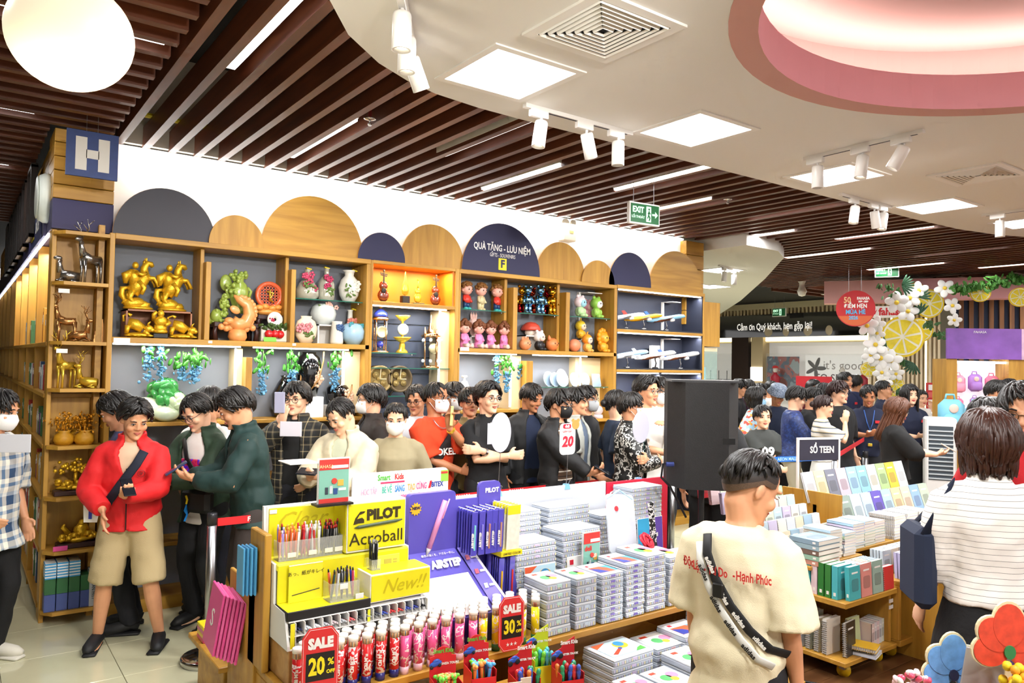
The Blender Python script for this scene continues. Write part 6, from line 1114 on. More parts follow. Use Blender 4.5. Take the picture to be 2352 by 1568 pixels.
# things at the table end
for k in range(7):
 q = MB(); q.rbox((0, 0, .15), (.012, .2, .30), .003); o = q.build('pink_folder', M(['#e8559a', '#ec6aa8'][k % 2], .3), None, loc=(1.04+.014*k, 3.90-.012*k, .50-.006*k)); o.rotation_euler = (.12, .12, 0); tag(o, 'glossy pink folder in the row hung at the table end', 'folder', 'pink folders')
 if k == 0: txt(o, 'S', (-.008, 0, .15), .12, WHITE, rz=-pi/2)
for k in range(4):
 q = MB(); q.rbox((0, 0, .11), (.010, .10, .22), .003); o = q.build('blue_folder', M(['#5aa8d8', '#4a98cc'][k % 2], .3), None, loc=(1.105+.012*k, 3.63-.02*k, .82+.004*k)); tag(o, 'sky blue folder hung behind the yellow pen stand', 'folder', 'blue folders')
for k in range(7):
 q = MB(); q.rbox((0, 0, .008), (.11, .2, .016), .002); o = q.build('note_pad', M('#ece6ea', .5), None, loc=(1.27, 4.22, .351+.017*k)); tag(o, 'white note pad in the small pile at the table end', 'note pad', 'note pads at the table end')
q = MB(); q.rbox((0, 0, .055), (.15, .12, .11), .003); tag(q.build('yellow_carton', M('#e6d21c', .4), None, loc=(1.28, 4.08, .351)), 'yellow carton on the low ledge at the table end', 'carton')
for k in range(4): q = MB(); q.rbox((0, 0, .011), (.1, .13, .022), .003); o = q.build('card_pack', M(['#d84a78', '#e6c84a', '#d87a9a', '#e6d21c'][k], .3), None, loc=(1.19, 4.45, .351+.0225*k)); tag(o, '%s card pack in the small heap on the low ledge' % ['deep pink', 'gold', 'rose', 'yellow'][k], 'card pack')
# blank clip signs and the deli sign
def clipsign(p, kind, lab):
 t = thing('clip_sign', lab, 'sign', p, 0, 'clip-on price signs'); q = MB(); q.tube([(0, 0, .0), (.004, 0, .12), (.012, 0, .26)], .002, 6); q.build('wire', STEEL, t); q = MB(); q.prism([(-.025, -.03), (.025, -.03), (.015, .005), (-.015, .005)], -.012, .02); q.build('clip', M('#7fb4dc', .3), t); q = MB(); [q.tube([(sx*.012, -.005, .005), (sx*.016, -.02, .035), (sx*.004, -.02, .04)], .0018, 5) for sx in (-1, 1)]; q.build('clip_wire', STEEL, t)
 if kind == 'blank': q = MB(); q.prism([(.01+.085*cos(a), .37+.115*sin(a)) for a in [k*.21 for k in range(30)]], -.002, .002); q.build('plate', M('#c4c2d0', .5), t); 
 if kind == 'blank2': q = MB(); q.prism([(.01+.08*cos(a), .37+.125*sin(a)) for a in [k*.21 for k in range(30)]], -.002, .002); q.build('plate', M('#c4c2d0', .5), t); q = MB(); q.bx(-.09, .0, -.001, .001, .3, .43); q.build('plate_tab', M('#c4c2d0', .5), t)
 if kind == 'deli':
  q = MB(); q.prism(rrect(-.065, .07, .2, .41, .03), -.002, .002); q.build('plate', WHITE, t); q = MB(); q.prism(rrect(-.04, .03, .375, .405, .012), -.004, -.002); q.build('red_badge', M('#d8283c', .4), t); txt(t, 'deli', (-.005, -.006, .39), .026, WHITE, bold=.001); txt(t, 'GIẢM GIÁ', (-.005, -.004, .355), .018, M('#d8283c', .5)); txt(t, '20', (.0, -.004, .285), .095, M('#d8283c', .5), bold=.004, shear=.15)
  q = MB(); q.prism(circ(.07, .40, .032, 16), -.006, -.002); q.build('bear_face', M('#e0914a', .5), t); q = MB(); [q.prism(circ(.07+sx*.024, .428, .012, 10), -.005, -.002) for sx in (-1, 1)]; q.build('bear_ears', M('#e0914a', .5), t)
clipsign((2.77+.0, 3.91, 1.115), 'blank2', 'blank white clip sign with square tab above the white board'); clipsign((3.33, 3.91, 1.115), 'deli', 'clip sign with a red number 20 and bear face'); clipsign((4.03, 3.92, 1.105), 'blank', 'blank oval clip sign beside the red board')
# barrier posts and tapes
def post(x, y, lab, h=.93):
 t = thing('barrier_post', lab, 'barrier post', (x, y, 0), 0, 'chrome barrier posts'); q = MB(); q.lathe([(0, 0), (.165, 0), (.165, .035), (.155, .045), (.03, .06), (0, .06)], 28); q.build('base', CHROME, t, True); q = MB(); q.lathe([(.03, .05), (.03, h-.06)], 18); q.build('pole', STEEL, t, True); q = MB(); q.lathe([(.032, h-.07), (.032, h), (.028, h+.006), (0, h+.006)], 18); q.build('head', M('#3c3c40', .3, .6), t, True)
 q = MB(); q.lathe([(.10, .047), (.15, .046)], 24); q.build('rubber_ring', BLACK, t, True)
def tape(a, b, z, col, word, n, lab, w=.05, cols=WHITE):
 L = sqrt((b[0]-a[0])**2+(b[1]-a[1])**2); rz = atan2(b[1]-a[1], b[0]-a[0]); t = thing('barrier_tape', lab, 'barrier tape', ((a[0]+b[0])/2, (a[1]+b[1])/2, z), rz); q = MB(); q.bx(-L/2, L/2, -.001, .001, -w/2, w/2); q.build('band', M(col, .5), t)
 for k in range(n): txt(t, word, (-L/2+L*(k+.5)/n, -.003, 0), w*.85, cols, bold=.001)
post(1.345, 5.04, 'chrome barrier post on a round base beside the table end'); tape((1.38, 5.04), (5.6, 5.04), .872, '#cf1e26', 'FAHASA', 8, 'red barrier tape with white lettering behind the table')
post(5.63, 5.04, 'chrome barrier post hidden behind the loudspeaker')
p = at(1918, 1040, d=7.35); post(p.x, p.y, 'chrome barrier post where blue and red tape meet', p.z); e = at(1695, 1090, d=6.9); tape((e.x, e.y), (p.x-.03, p.y), p.z-.04, '#1e6fd0', 'AEON MALL', 3, 'blue barrier tape with pale lettering before the far queue', cols=M('#a9d0f4', .5)); e = at(1985, 1005, d=9.2); tape((p.x+.03, p.y), (e.x, e.y), p.z-.03, '#d0202c', '', 1, 'red barrier tape running back to the staff'); post(e.x+.03, e.y, 'far chrome barrier post behind the notebook rack')
# loudspeaker
sp = at(1611, 1105, d=5.15); t = thing('loudspeaker', 'large scuffed black loudspeaker on a pole beside the table', 'loudspeaker', (sp.x, sp.y, 0), radians(-42))
q = MB(); q.hprism([(-.235, -.2), (.235, -.2), (.235, .02), (.14, .22), (-.14, .22), (-.235, .02)], 1.12, 1.82); q.v = [Vector((v.x, -v.y, v.z)) for v in q.v]; q.f = [f[::-1] for f in q.f]; q.build('cabinet', M('#0f0f10', .65, var=.3, vs=25., bump=.15, bs=180.), t)
q = MB(); q.bx(.10, .18, -.222, -.2, 1.42, 1.46); q.build('handle', M('#050506', .8), t); q = MB(); q.bx(-.225, .225, -.19, .2, 1.82, 1.832); q.build('top_edge', M('#2a2a2c', .4), t)
q = MB(); q.cyl((0, 0, .5), (0, 0, 1.12), .02, n=12); q.build('pole', BLACK, t)
for k in range(3):
 a = k*2.09+.4; q = MB(); q.tube([(.02*cos(a), .02*sin(a), .75), (.2*cos(a), .2*sin(a), .015)], .014, 8); q.build('leg', BLACK, t)
q = MB(); q.tube([(-.23, -.1, 1.27), (-.27, -.12, 1.27), (-.28, -.12, 1.18), (-.22, -.1, 1.12), (-.1, 0, .9)], .008, 6); q.build('cable', BLACK, t); q = MB(); q.cyl((-.2, -.13, 1.27), (-.25, -.135, 1.27), .016, n=10); q.build('plug', M('#1c2c6c', .4), t)
# ================================================================ NOTEBOOK TABLE
T2 = thing('notebook_table', 'two low oak units on yellow casters loaded with notebooks', 'table', (4.43, 2.56, 0))
def nb(name, x0, x1, y0, y1, z0, z1, mat=None): q = MB(); q.rbox(((x0+x1)/2-4.43, (y0+y1)/2-2.56, (z0+z1)/2), (x1-x0, y1-y0, z1-z0), .004); q.build(name, mat or (OAKX if x1-x0 > z1-z0 else OAK), T2)
nb('bottom_board', 4.43, 5.05, 2.56, 3.5, .10, .13); nb('deck', 4.43, 5.05, 2.56, 3.5, .455, .49); nb('side_panel', 5.02, 5.05, 2.6, 3.5, .13, .455); nb('bottom_board', 5.07, 7.2, 2.55, 3.5, .10, .14); nb('deck', 5.07, 7.2, 2.55, 3.5, .495, .53); nb('side_panel', 5.07, 5.105, 2.56, 3.5, .14, .495); nb('back_panel', 4.45, 7.2, 3.47, 3.5, .13, .66); nb('divider', 6.1, 6.13, 2.6, 3.5, .14, .495)
nb('tier', 4.43, 5.05, 2.80, 3.75, .635, .66); nb('tier', 5.07, 7.2, 2.88, 3.75, .645, .67)
for x, y in ((4.55, 2.64), (4.97, 2.66), (5.15, 2.66), (5.6, 2.66), (6.9, 2.66)):
 q = MB(); q.T = Matrix.Translation((x-4.43, y-2.56, .042)) @ Euler((0, pi/2, .5)).to_matrix().to_4x4(); q.lathe([(0, -.014), (.042, -.014), (.042, .014), (0, .014)], 18); q.build('caster', M('#dcae12', .4), T2, True); q = MB(); q.bx(x-4.455, x-4.405, y-2.58, y-2.54, .05, .10); q.build('caster_fork', STEEL, T2)
for z in (.40, .36): q = MB(); q.bx(.58, .63, -.003, .0, z-.012, z+.012); q.v = [v+Vector((0, .035, 0)) for v in q.v]; q.build('price_card', WHITE, T2)
BK = {}
def bookm(w, h, t, c, kind='n'):
 key = (w, h, t, c, kind)
 if key not in BK:
  q = MB(); q.box((0, -t/2+.0012, h/2), (w, .0024, h), mi=0); q.box((0, t/2-.0012, h/2), (w, .0024, h), mi=0); q.box((.001, 0, h/2), (w-.004, t-.005, h-.004), mi=1)
  if kind == 'n': q.box((-w/2+.001, 0, h/2), (.002, t, h), mi=0)
  if kind in ('s', 'a'):
   for k in range(int(h/.013)): q.box((-w/2, 0, .008+k*.013), (.006, t+.006, .0035), mi=2)
  if kind in ('a', 'b', 'n'): q.prism(rrect(-w*.3, w*.32, h*.25, h*.62, w*.1, 3), -t/2-.0008, -t/2+.001, mi=3); q.box((0, -t/2, h*.8), (w*.55, .0016, h*.05), mi=4)
  if kind == 'b': q.box((-w/2+.001, 0, h/2), (.003, t, h), mi=0); q.box((-w/2-.001, 0, h*.15), (.002, t*.4, h*.1), mi=4)
  A = {'#': '#ffffff'}; l = lin(c); d = tuple(min(1, v*.55+.03) for v in l)
  BK[key] = q.mesh([M(c, .35), M('#eee9de', .7), M('#c9c9cc', .3, .6), M(d, .4), M('#f4f0ea', .5)], False, 'notebook')
 return BK[key]
PAS = ['#d6dde6', '#c3d8e4', '#bcd4b2', '#e4dcc4', '#cfc6e2', '#ead0d2', '#a9c8e0', '#ece7dc', '#d9e4d0', '#e0e4ea']
NMC = {'#d6dde6': 'pale grey', '#c3d8e4': 'ice blue', '#bcd4b2': 'sage green', '#e4dcc4': 'cream', '#cfc6e2': 'lilac', '#ead0d2': 'blush', '#a9c8e0': 'sky blue', '#ece7dc': 'ivory', '#d9e4d0': 'mint', '#e0e4ea': 'white grey'}
rb = random.Random(21)
def book(x, y, z, w, h, t, c, kind, lab, grp, rot=(0, 0, 0), nm='notebook'):
 o = obj(nm, bookm(w, h, t, c, kind), None, (x, y, z)); o.rotation_euler = rot; return tag(o, lab, 'notebook', grp)
def brow(x0, x1, y, z, w, h, t, lab, grp, tilt=-.18, depth=2, cols=PAS, kind='n', sk=0, gap=.006):
 n = int((x1-x0)/(w+gap))
 for k in range(n):
  c = cols[(k*3+sk) % len(cols)]; nm = NMC.get(c, 'coloured')
  for j in range(depth): book(x0+(w+gap)*(k+.5)+rb.uniform(-.002, .002), y+j*(t+.003), z, w, h, t, c, kind, '%s notebook%s %s' % (nm, ' behind another' if j else '', lab), grp, (tilt, 0, rb.uniform(-.03, .03)))
def bstack(x, y, z, w, h, t, n, lab, grp, cols=PAS, kind='n', rz=0):
 for k in range(n):
  c = cols[rb.randrange(len(cols))]; book(x+rb.uniform(-.006, .006), y-h/2, z+t/2+k*t*1.01, w, h, t, c, kind, 'notebook %s in the flat stack %s' % ('topmost' if k == n-1 else 'lying', lab), grp, (-pi/2, 0, rz+rb.uniform(-.03, .03)))
# binders on the deck, spines to the aisle
BC = [('#3fb0b8', 'turquoise'), ('#d8b81c', 'mustard'), ('#48b4bc', 'second turquoise'), ('#e6cfd4', 'pale pink'), ('#2f7a34', 'green'), ('#357f38', 'second green'), ('#50b8c0', 'light turquoise')]
for k, (c, nm) in enumerate(BC): book(4.535, 2.93-.047*k, .491, .16, .205, .040, c, 'b', '%s ring binder with its spine to the aisle' % nm, 'binders at the deck corner')
for k, (c, nm) in enumerate((('#4ab4ba', 'turquoise photo album'), ('#e2948c', 'salmon photo album'), ('#9cb8ac', 'grey green notebook'), ('#d8333c', 'bright red notebook'))): book(4.53+.135*k+.03, 2.585, .491, .125, .205 if k < 3 else .15, .03, c, 'b' if k < 3 else 's', '%s standing at the front of the deck' % nm, 'books at the deck front', (-.05, 0, 0))
brow(4.74, 5.03, 2.66, .491, .09, .17, .02, 'filling the deck behind the albums', 'deck filling notebooks', -.1, 5)
for k, c in enumerate(('#c8907c', '#9ac0a8', '#7a6458', '#9ab4bc', '#8aa4b4')): book(4.57, 2.86-.105, .661+.022+k*.032, .24, .21, .030, c, 'b', '%s ring binder lying in the pile above the blue boxes' % ['brown rose', 'sage', 'taupe', 'grey teal', 'slate blue'][k], 'flat binders', (-pi/2, 0, rb.uniform(-.03, .03)))
for k in range(2): q = MB(); q.rbox((0, 0, .035), (.2, .24, .07), .006); tag(q.build('gift_box', M('#9ab4d0', .4), None, loc=(4.56, 3.10, .491+.072*k)), 'pale blue gift box %s under the binder tier' % ['below the other', 'on top of the other'][k], 'box')
for k, (x, y, n) in enumerate(((4.78, 2.93, 10), (4.95, 2.93, 8), (5.15, 2.98, 9), (5.31, 2.99, 9), (5.47, 3.0, 8))): bstack(x, y, .661 if x < 5.05 else .671, .145, .2, .019, n, 'number %d from the binders' % (k+1) if False else ['beside the binders', 'second from the binders', 'in the middle of the tier', 'with cream edges on the tier', 'before the tilted rack'][k], 'flat notebook stacks')
for k in range(3): bstack(5.72+.19*k, 2.98, .671, .165, .2, .021, 8, ['below the violet cover', 'with white spirals below the rack', 'nearest the pinstripe blouse'][k], 'flat notebook stacks', ['#e9e9ea', '#dfe6ee', '#f0efec', '#c9c6e0'], 's')
# small notebooks in rising rows
for r in range(6):
 brow(4.45, 5.30-.02*r, 3.08+.105*r, .661+.052*r, .098, .15, .012, 'in the %s rising row' % ['first', 'second', 'third', 'fourth', 'fifth', 'last'][r], 'small notebooks in rising rows', -.16, 2, kind='s' if r % 2 else 'n', sk=r)
brow(4.46, 4.7, 3.72, .95, .11, .14, .014, 'of red plastic at the back', 'red notebooks at the back', -.1, 2, ['#d8404c', '#e05560'])
# tilted rack
t = thing('book_rack', 'tilted oak rack of large notebooks above the table', 'rack', (5.36, 3.14, .68)); q = MB(); q.bx(0, 1.75, .0, .03, 0, .07); q.build('front_rail', OAKX, t); q = MB(); q.bx(0, 1.75, .0, .5, 0, .03); q.build('base', OAKX, t); q = MB(); q.bx(0, 1.75, .2, .23, .03, .2); q.build('step', OAKX, t); q = MB(); q.bx(0, .02, .0, .5, .03, .3); q.build('side', OAK, t)
BIG = ['#dfe3e6', '#93a39a', '#c3d4de', '#b4cbe0', '#6c5fb4', '#a9c4d8', '#d8c09c', '#dcc8b4', '#8fb0dc', '#b4c4b4']
NB2 = ['white spiral', 'grey green', 'pale flowered', 'ice blue', 'violet city', 'pale blue', 'tan', 'beige window', 'cornflower', 'sage window']
for k, c in enumerate(BIG):
 for j in range(2):
  book(5.44+.155*k, 3.19+.016*j, .713, .15, .235, .013, c, 'a' if k % 2 else 'n', '%s large notebook%s in the front of the tilted rack' % (NB2[k], ' hidden behind its twin' if j else ''), 'large notebooks on the rack', (-.32, 0, 0))
 c2 = ['#e6e6ea', '#e4d9a8', '#7d7f8c', '#cdb8c4', '#9cc0dc', '#8fc0d4', '#dfdccf', '#a8c48c', '#e0c04c', '#dfe0e4'][k]; book(5.42+.155*k, 3.40, .885, .15, .235, .016, c2, 'a' if k % 2 else 'n', '%s notebook in the rear of the tilted rack' % ['white', 'straw', 'charcoal', 'mauve', 'blue butterfly', 'sky', 'ivory card', 'leaf green', 'yellow', 'silver'][k], 'rear notebooks on the rack', (-.3, 0, 0))
t = thing('shelf_sign', 'dark shelf sign reading SỔ TEEN on white legs', 'sign', (5.72, 3.55, .70), radians(-20)); q = MB(); q.rbox((0, 0, .56), (.40, .012, .17), .002); q.build('plate', M('#2a2838', .5), t); txt(t, 'SỔ TEEN', (.03, -.008, .56), .075, WHITE, bold=.002, sx=.8); q = MB(); q.bx(-.205, -.19, -.01, .01, 0, .65); q.build('leg', WHITE, t); q = MB(); q.bx(.19, .205, -.01, .01, 0, .65); q.build('leg', WHITE, t); q = MB(); q.bx(-.205, .205, -.01, .01, .645, .66); q.build('rim', WHITE, t)
# second unit front row and packs
brow(5.12, 6.6, 2.58, .531, .118, .17, .022, 'along the front of the second deck', 'packs on the second deck', -.06, 2, ['#b9b4dc', '#c8d0e4', '#dcc8b4', '#cfa078', '#e0c8d0', '#d8a8a0', '#d0d8e0'])
brow(5.12, 6.6, 2.70, .531, .105, .16, .02, 'behind the packs of the second deck', 'packs on the second deck', -.06, 4, ['#dfe4ea', '#c9d8e4', '#efece6', '#b9c8dc'], sk=1)
# under the decks
SP = ['#4a4c52', '#e4e2dc', '#d8dcc0', '#c8b8a8', '#d0d4dc', '#b8c0b0', '#d8cca8', '#e9e0d0']
for k, c in enumerate(SP): book(4.53, 3.12-.058*k, .131, .15, .21+.01*(k % 3), .03, c, 's', '%s spiral notebook upright on the lower board' % ['charcoal', 'white', 'olive', 'tan', 'grey', 'moss', 'straw', 'cream'][k], 'spiral notebooks below the deck', (0, 0, rb.uniform(-.05, .05)))
book(4.58, 2.62, .131, .13, .21, .022, '#3a342c', 'a', 'dotted black notebook with white spiral below the deck', None, (-.03, 0, .1)); book(4.74, 2.68, .131, .14, .19, .016, '#c8d4a0', 's', 'green gingham spiral notebook below the deck', None, (-.08, 0, 0))
book(4.70, 2.50, .151+.03, .14, .15, .022, '#e6b41c', 's', 'bright yellow spiral notebook lying at the board edge', None, (-pi/2, 0, .3)); book(4.71, 2.50, .131+.011, .15, .16, .02, '#d4dae6', 'n', 'pale notebook lying under the yellow one', None, (-pi/2, 0, .25))
for k, (x, y, n) in enumerate(((4.76, 3.1, 7), (4.92, 3.2, 5))): bstack(x, y, .131, .19, .22, .02, n, ['of grey books below the deck', 'of brown books below the deck'][k], 'stacks below the deck', ['#8c8c90', '#9a98a8', '#7c7c80', '#a89c8c'])
for k in range(5): book(4.84+.04*k, 2.66+.005*k, .131, .035, .15, .10, ['#e0c8c4', '#d8d0d4', '#dcc4c8', '#c8ccd0', '#d4d8c8'][k], 'n', '%s sealed notepad in the cluster below the deck' % ['rosy', 'grey', 'pink', 'silver', 'pale green'][k], 'notepads below the deck')
for k, c in enumerate(('#e4e4ea', '#d8d8de', '#e0988c', '#b88c8c', '#c8b4a8', '#d8c0b4')): book(5.2+.11*k, 2.72+.01*k, .141, .2, .29, .02, c, 's' if k in (2, 3) else 'n', '%s tall notebook leaning under the second deck' % ['white', 'grey white', 'salmon', 'dusty rose', 'beige floral', 'peach'][k], 'tall notebooks under the second deck', (-.12, -.18, -.3))
for k in range(5): q = MB(); q.rbox((0, 0, .055), (.05, .12, .11), .006); tag(q.build('purple_case', M('#5a3f8c', .3), None, loc=(4.50+.054*k, 3.33, .131)), 'purple plastic case in the dark row under the deck', 'case', 'purple cases')
# cable on the floor
q = MB(); q.tube([(4.0, 3.2, .012), (4.3, 2.6, .012), (4.55, 2.42, .012), (4.62, 2.3, .012), (4.7, 2.0, .012)], .009, 6); q.tube([(4.58, 2.40, .014), (4.64, 2.28, .014)], .02, 6); tag(q.build('floor_cable', BLACK, None, True), 'black cable and connector lying on the wooden floor', 'cable')
# ================================================================ FLOWER FANS IN THE FOREGROUND
f0 = thing('fan_display', 'low box display holding flower shaped fans at the picture corner', 'display box', (2.0, .78, 0), radians(-45)); q = MB(); q.rbox((0, .05, .45), (.6, .35, .9), .01); q.build('box', OAK, f0); q = MB(); q.rbox((0, -.13, .93), (.6, .01, .1), .002); q.build('lip', M('#4a3fa0', .4), f0)
def flower(u, v, d, s, c, cc, lab, ls):
 p = at(u, v, d=d); t = thing('flower_fan', lab, 'fan', p, radians(-40), 'flower shaped fans')
 for k, (a, L) in enumerate(((90, 1.0), (135, .85), (45, .85), (185, .8), (-5, .8))):
  x, z = .062*s*cos(radians(a))*L, .07*s*sin(radians(a))*L; P = [(x+(.045*s)*cos(b)*cos(radians(a-90))-(.062*s*L)*sin(b)*sin(radians(a-90)), z+(.045*s)*cos(b)*sin(radians(a-90))+(.062*s*L)*sin(b)*cos(radians(a-90))) for b in [2*pi*i/22 for i in range(22)]]
  q = MB(); q.prism([(x*1.06, z*1.06) for x, z in P], .0005*k, .008+.0005*k); q.build('petal_edge', M('#d8c9a0', .5), t); q = MB(); q.prism(P, -.002+.0005*k, .002+.0005*k); q.build('petal', M(c, .5, var=.25, vs=40.), t)
 q = MB(); q.prism(circ(0, -.005, .02*s, 18, sx=.8), -.005, -.001); q.build('centre', M(cc, .5), t); q = MB(); q.prism(rrect(-.008, .008, -.3, -.03, .004), .003, .007); q.build('handle', M('#c8b890', .5), t)
flower(2190, 1545, 1.95, .74, '#6aa0dc', '#2a2c48', 'sky blue flower shaped fan in the corner', 0); flower(2318, 1492, 1.85, .84, '#d8452c', '#2f7a44', 'red flower shaped fan with green centre', 0)
rr = random.Random(4); p = at(2100, 1572, d=1.95); t = thing('candy_cluster', 'cluster of glossy pink and white bead ornaments', 'ornament', p); q = MB()
for k in range(46): q.ell((rr.gauss(0, .022), rr.gauss(0, .02), rr.uniform(-.05, .03)), (.008, .008, .012), 8, 5, rot=(rr.random()*3, rr.random()*3, 0), mi=k % 3)
tag(q.build('beads', [M('#e0506c', .2, coat=.6), M('#f4c8d0', .2, coat=.6), M('#f2eae6', .3, coat=.5)], t, True), kind='stuff'); MB().lathe([(.06, -.3), (.06, -.05), (0, -.05)], 12).build('pot', M('#e8d8dc', .4), t, True)
p = at(2340, 1560, d=1.8); t = thing('flower_cluster', 'yellow and orange felt flower cluster beside the red fan', 'ornament', p); q = MB(); [q.ell((rr.gauss(0, .015), rr.gauss(0, .014), rr.uniform(-.04, .03)), (.011, .011, .012), 8, 6, mi=k % 2) for k in range(26)]; tag(q.build('petals', [M('#e8c81c', .6), M('#f09a1c', .6)], t, True), kind='stuff'); MB().lathe([(.04, -.3), (.04, -.03), (0, -.03)], 12).build('pot', M('#c8302c', .4), t, True)
p = at(2258, 1540, d=1.9); t = thing('tilted_card', 'grey and purple display card leaning between the fans', 'card', p, radians(-50)); q = MB(); q.rbox((0, 0, -.03), (.1, .006, .16), .002, ry=.15); q.build('card', M('#a8a2a0', .5), t); q = MB(); q.rbox((.06, .012, -.03), (.06, .006, .17), .002, ry=.1); q.build('purple_back', M('#5a4aa8', .5), t)
# ================================================================ PEOPLE
CLOUD = bpy.data.textures.new('fold', 'CLOUDS'); CLOUD.noise_scale = .11; CLOUD.noise_depth = 2
SKINS = {'l': M('#f0bb98', .5, var=.06, vs=14., sss=.06), 'm': M('#dd9f78', .5, var=.06, vs=14., sss=.06), 'd': M('#bd7d56', .5, var=.07, vs=14., sss=.05)}
HAIRM = {'k': M('#15110f', .42, var=.35, vs=60.), 'b': M('#3a1d12', .4, var=.35, vs=60.), 'r': M('#2c1512', .4, var=.35, vs=60.), 'br': M('#5a3420', .4, var=.3, vs=60.)}
MASKW = M('#f4f2ef', .7, bump=.1, bs=120.); GLS_F = M('#1a1a1c', .3); GLS_S = M('#8a8f94', .2, 1.)
def loft(mb, rings, mi=0):
 n = len(rings[0]); P = [p for r in rings for p in r]; F = []
 for j in range(len(rings)-1):
  for i in range(n): F.append((j*n+i, j*n+(i+1) % n, (j+1)*n+(i+1) % n, (j+1)*n+i))
 F.append(list(range(n))[::-1]); F.append([(len(rings)-1)*n+i for i in range(n)])
 mb.add(P, F, mi)
def ering(z, rx, ry, cy=0, cx=0, n=20, e=2.3):
 R = []
 for i in range(n):
  a = 2*pi*i/n; c, s = cos(a), sin(a)
  R.append(Vector((cx+rx*math.copysign(abs(c)**(2/e), c), cy+ry*math.copysign(abs(s)**(2/e), s), z)))
 return R
def cring(z, rx, ry, gap, th=.02, cy=0, n=22, e=2.3):
 """open ring with a gap at the front (-Y)"""
 o = []; i_ = []
 for k in range(n):
  a = -pi/2 + gap + (2*pi-2*gap)*k/(n-1); c, s = cos(a), sin(a)
  f = lambda r, q: math.copysign(abs(q)**(2/e), q)*r
  o.append(Vector((f(rx, c), cy+f(ry, s), z))); i_.append(Vector((f(rx-th, c), cy+f(ry-th, s), z)))
 return o + i_[::-1]
HEAD = [(-.118, .018, .02, -.06), (-.108, .037, .040, -.05), (-.085, .052, .062, -.028), (-.055, .061, .078, -.011), (-.02, .068, .088, -.001), (.02, .073, .094, .006), (.055, .072, .094, .01), (.083, .062, .083, .012), (.103, .041, .058, .012), (.113, .012, .02, .012)]
TORSO = [(.86, .13, .085, .0), (.95, .155, .10, .005), (1.06, .135, .088, .0), (1.18, .15, .098, .0), (1.28, .165, .10, .006), (1.345, .152, .09, .012), (1.395, .112, .072, .016), (1.43, .07, .058, .016), (1.455, .054, .054, .012), (1.50, .052, .053, .0)]
def ik(S, T, l1, l2, pole):
 v = T-S; D = min(v.length, (l1+l2)*.995); u = v.normalized(); T = S+u*D
 a = (l1*l1-l2*l2+D*D)/(2*D); h = sqrt(max(l1*l1-a*a, 1e-6)); p = Vector(pole); p = p-u*p.dot(u)
 p = p.normalized() if p.length > 1e-5 else u.orthogonal().normalized()
 return S+u*a+p*h, T
def hand(mb, Wp, D, N, curl=.35, thumb=1, k=1.):
 D = D.normalized(); N = (N-D*N.dot(D)).normalized(); S = D.cross(N)
 if S.z*thumb < 0: S = -S
 mb.tube([Wp-D*.015, Wp+D*.02, Wp+D*.06*k, Wp+D*.092*k], [.024, .032, .04, .037], 12, flat=.45, up=N)
 for i, (o, L) in enumerate(((.031, .92), (.0105, 1.), (-.0105, .95), (-.031, .78))):
  p = Wp+D*.085*k+S*o; pts = [p]; a = curl*.6
  for seg in (.036, .028, .022):
   d = D*cos(a)+N*sin(a)+S*o*1.6; p = p+d.normalized()*seg*L*k; pts.append(p); a += curl
  mb.tube(pts, [.0098, .0095, .0088, .0062], 7)
 b = Wp+D*.02+S*.03; mb.tube([b, b+(S*.75+D*.7+N*.2).normalized()*.035, b+(S*.5+D*.9+N*.5).normalized()*.066], [.013, .0115, .0085], 7)
def remesh(o, vox, disp=0., smooth=2, fac=.5):
 m = o.modifiers.new('remesh', 'REMESH'); m.mode = 'VOXEL'; m.voxel_size = vox; m.use_smooth_shade = True
 if disp:
  d = o.modifiers.new('folds', 'DISPLACE'); d.texture = CLOUD; d.strength = disp; d.mid_level = .5; d.texture_coords = 'LOCAL'
 if smooth: s = o.modifiers.new('smooth', 'SMOOTH'); s.iterations = smooth; s.factor = fac
 return o
HAIRS = {}
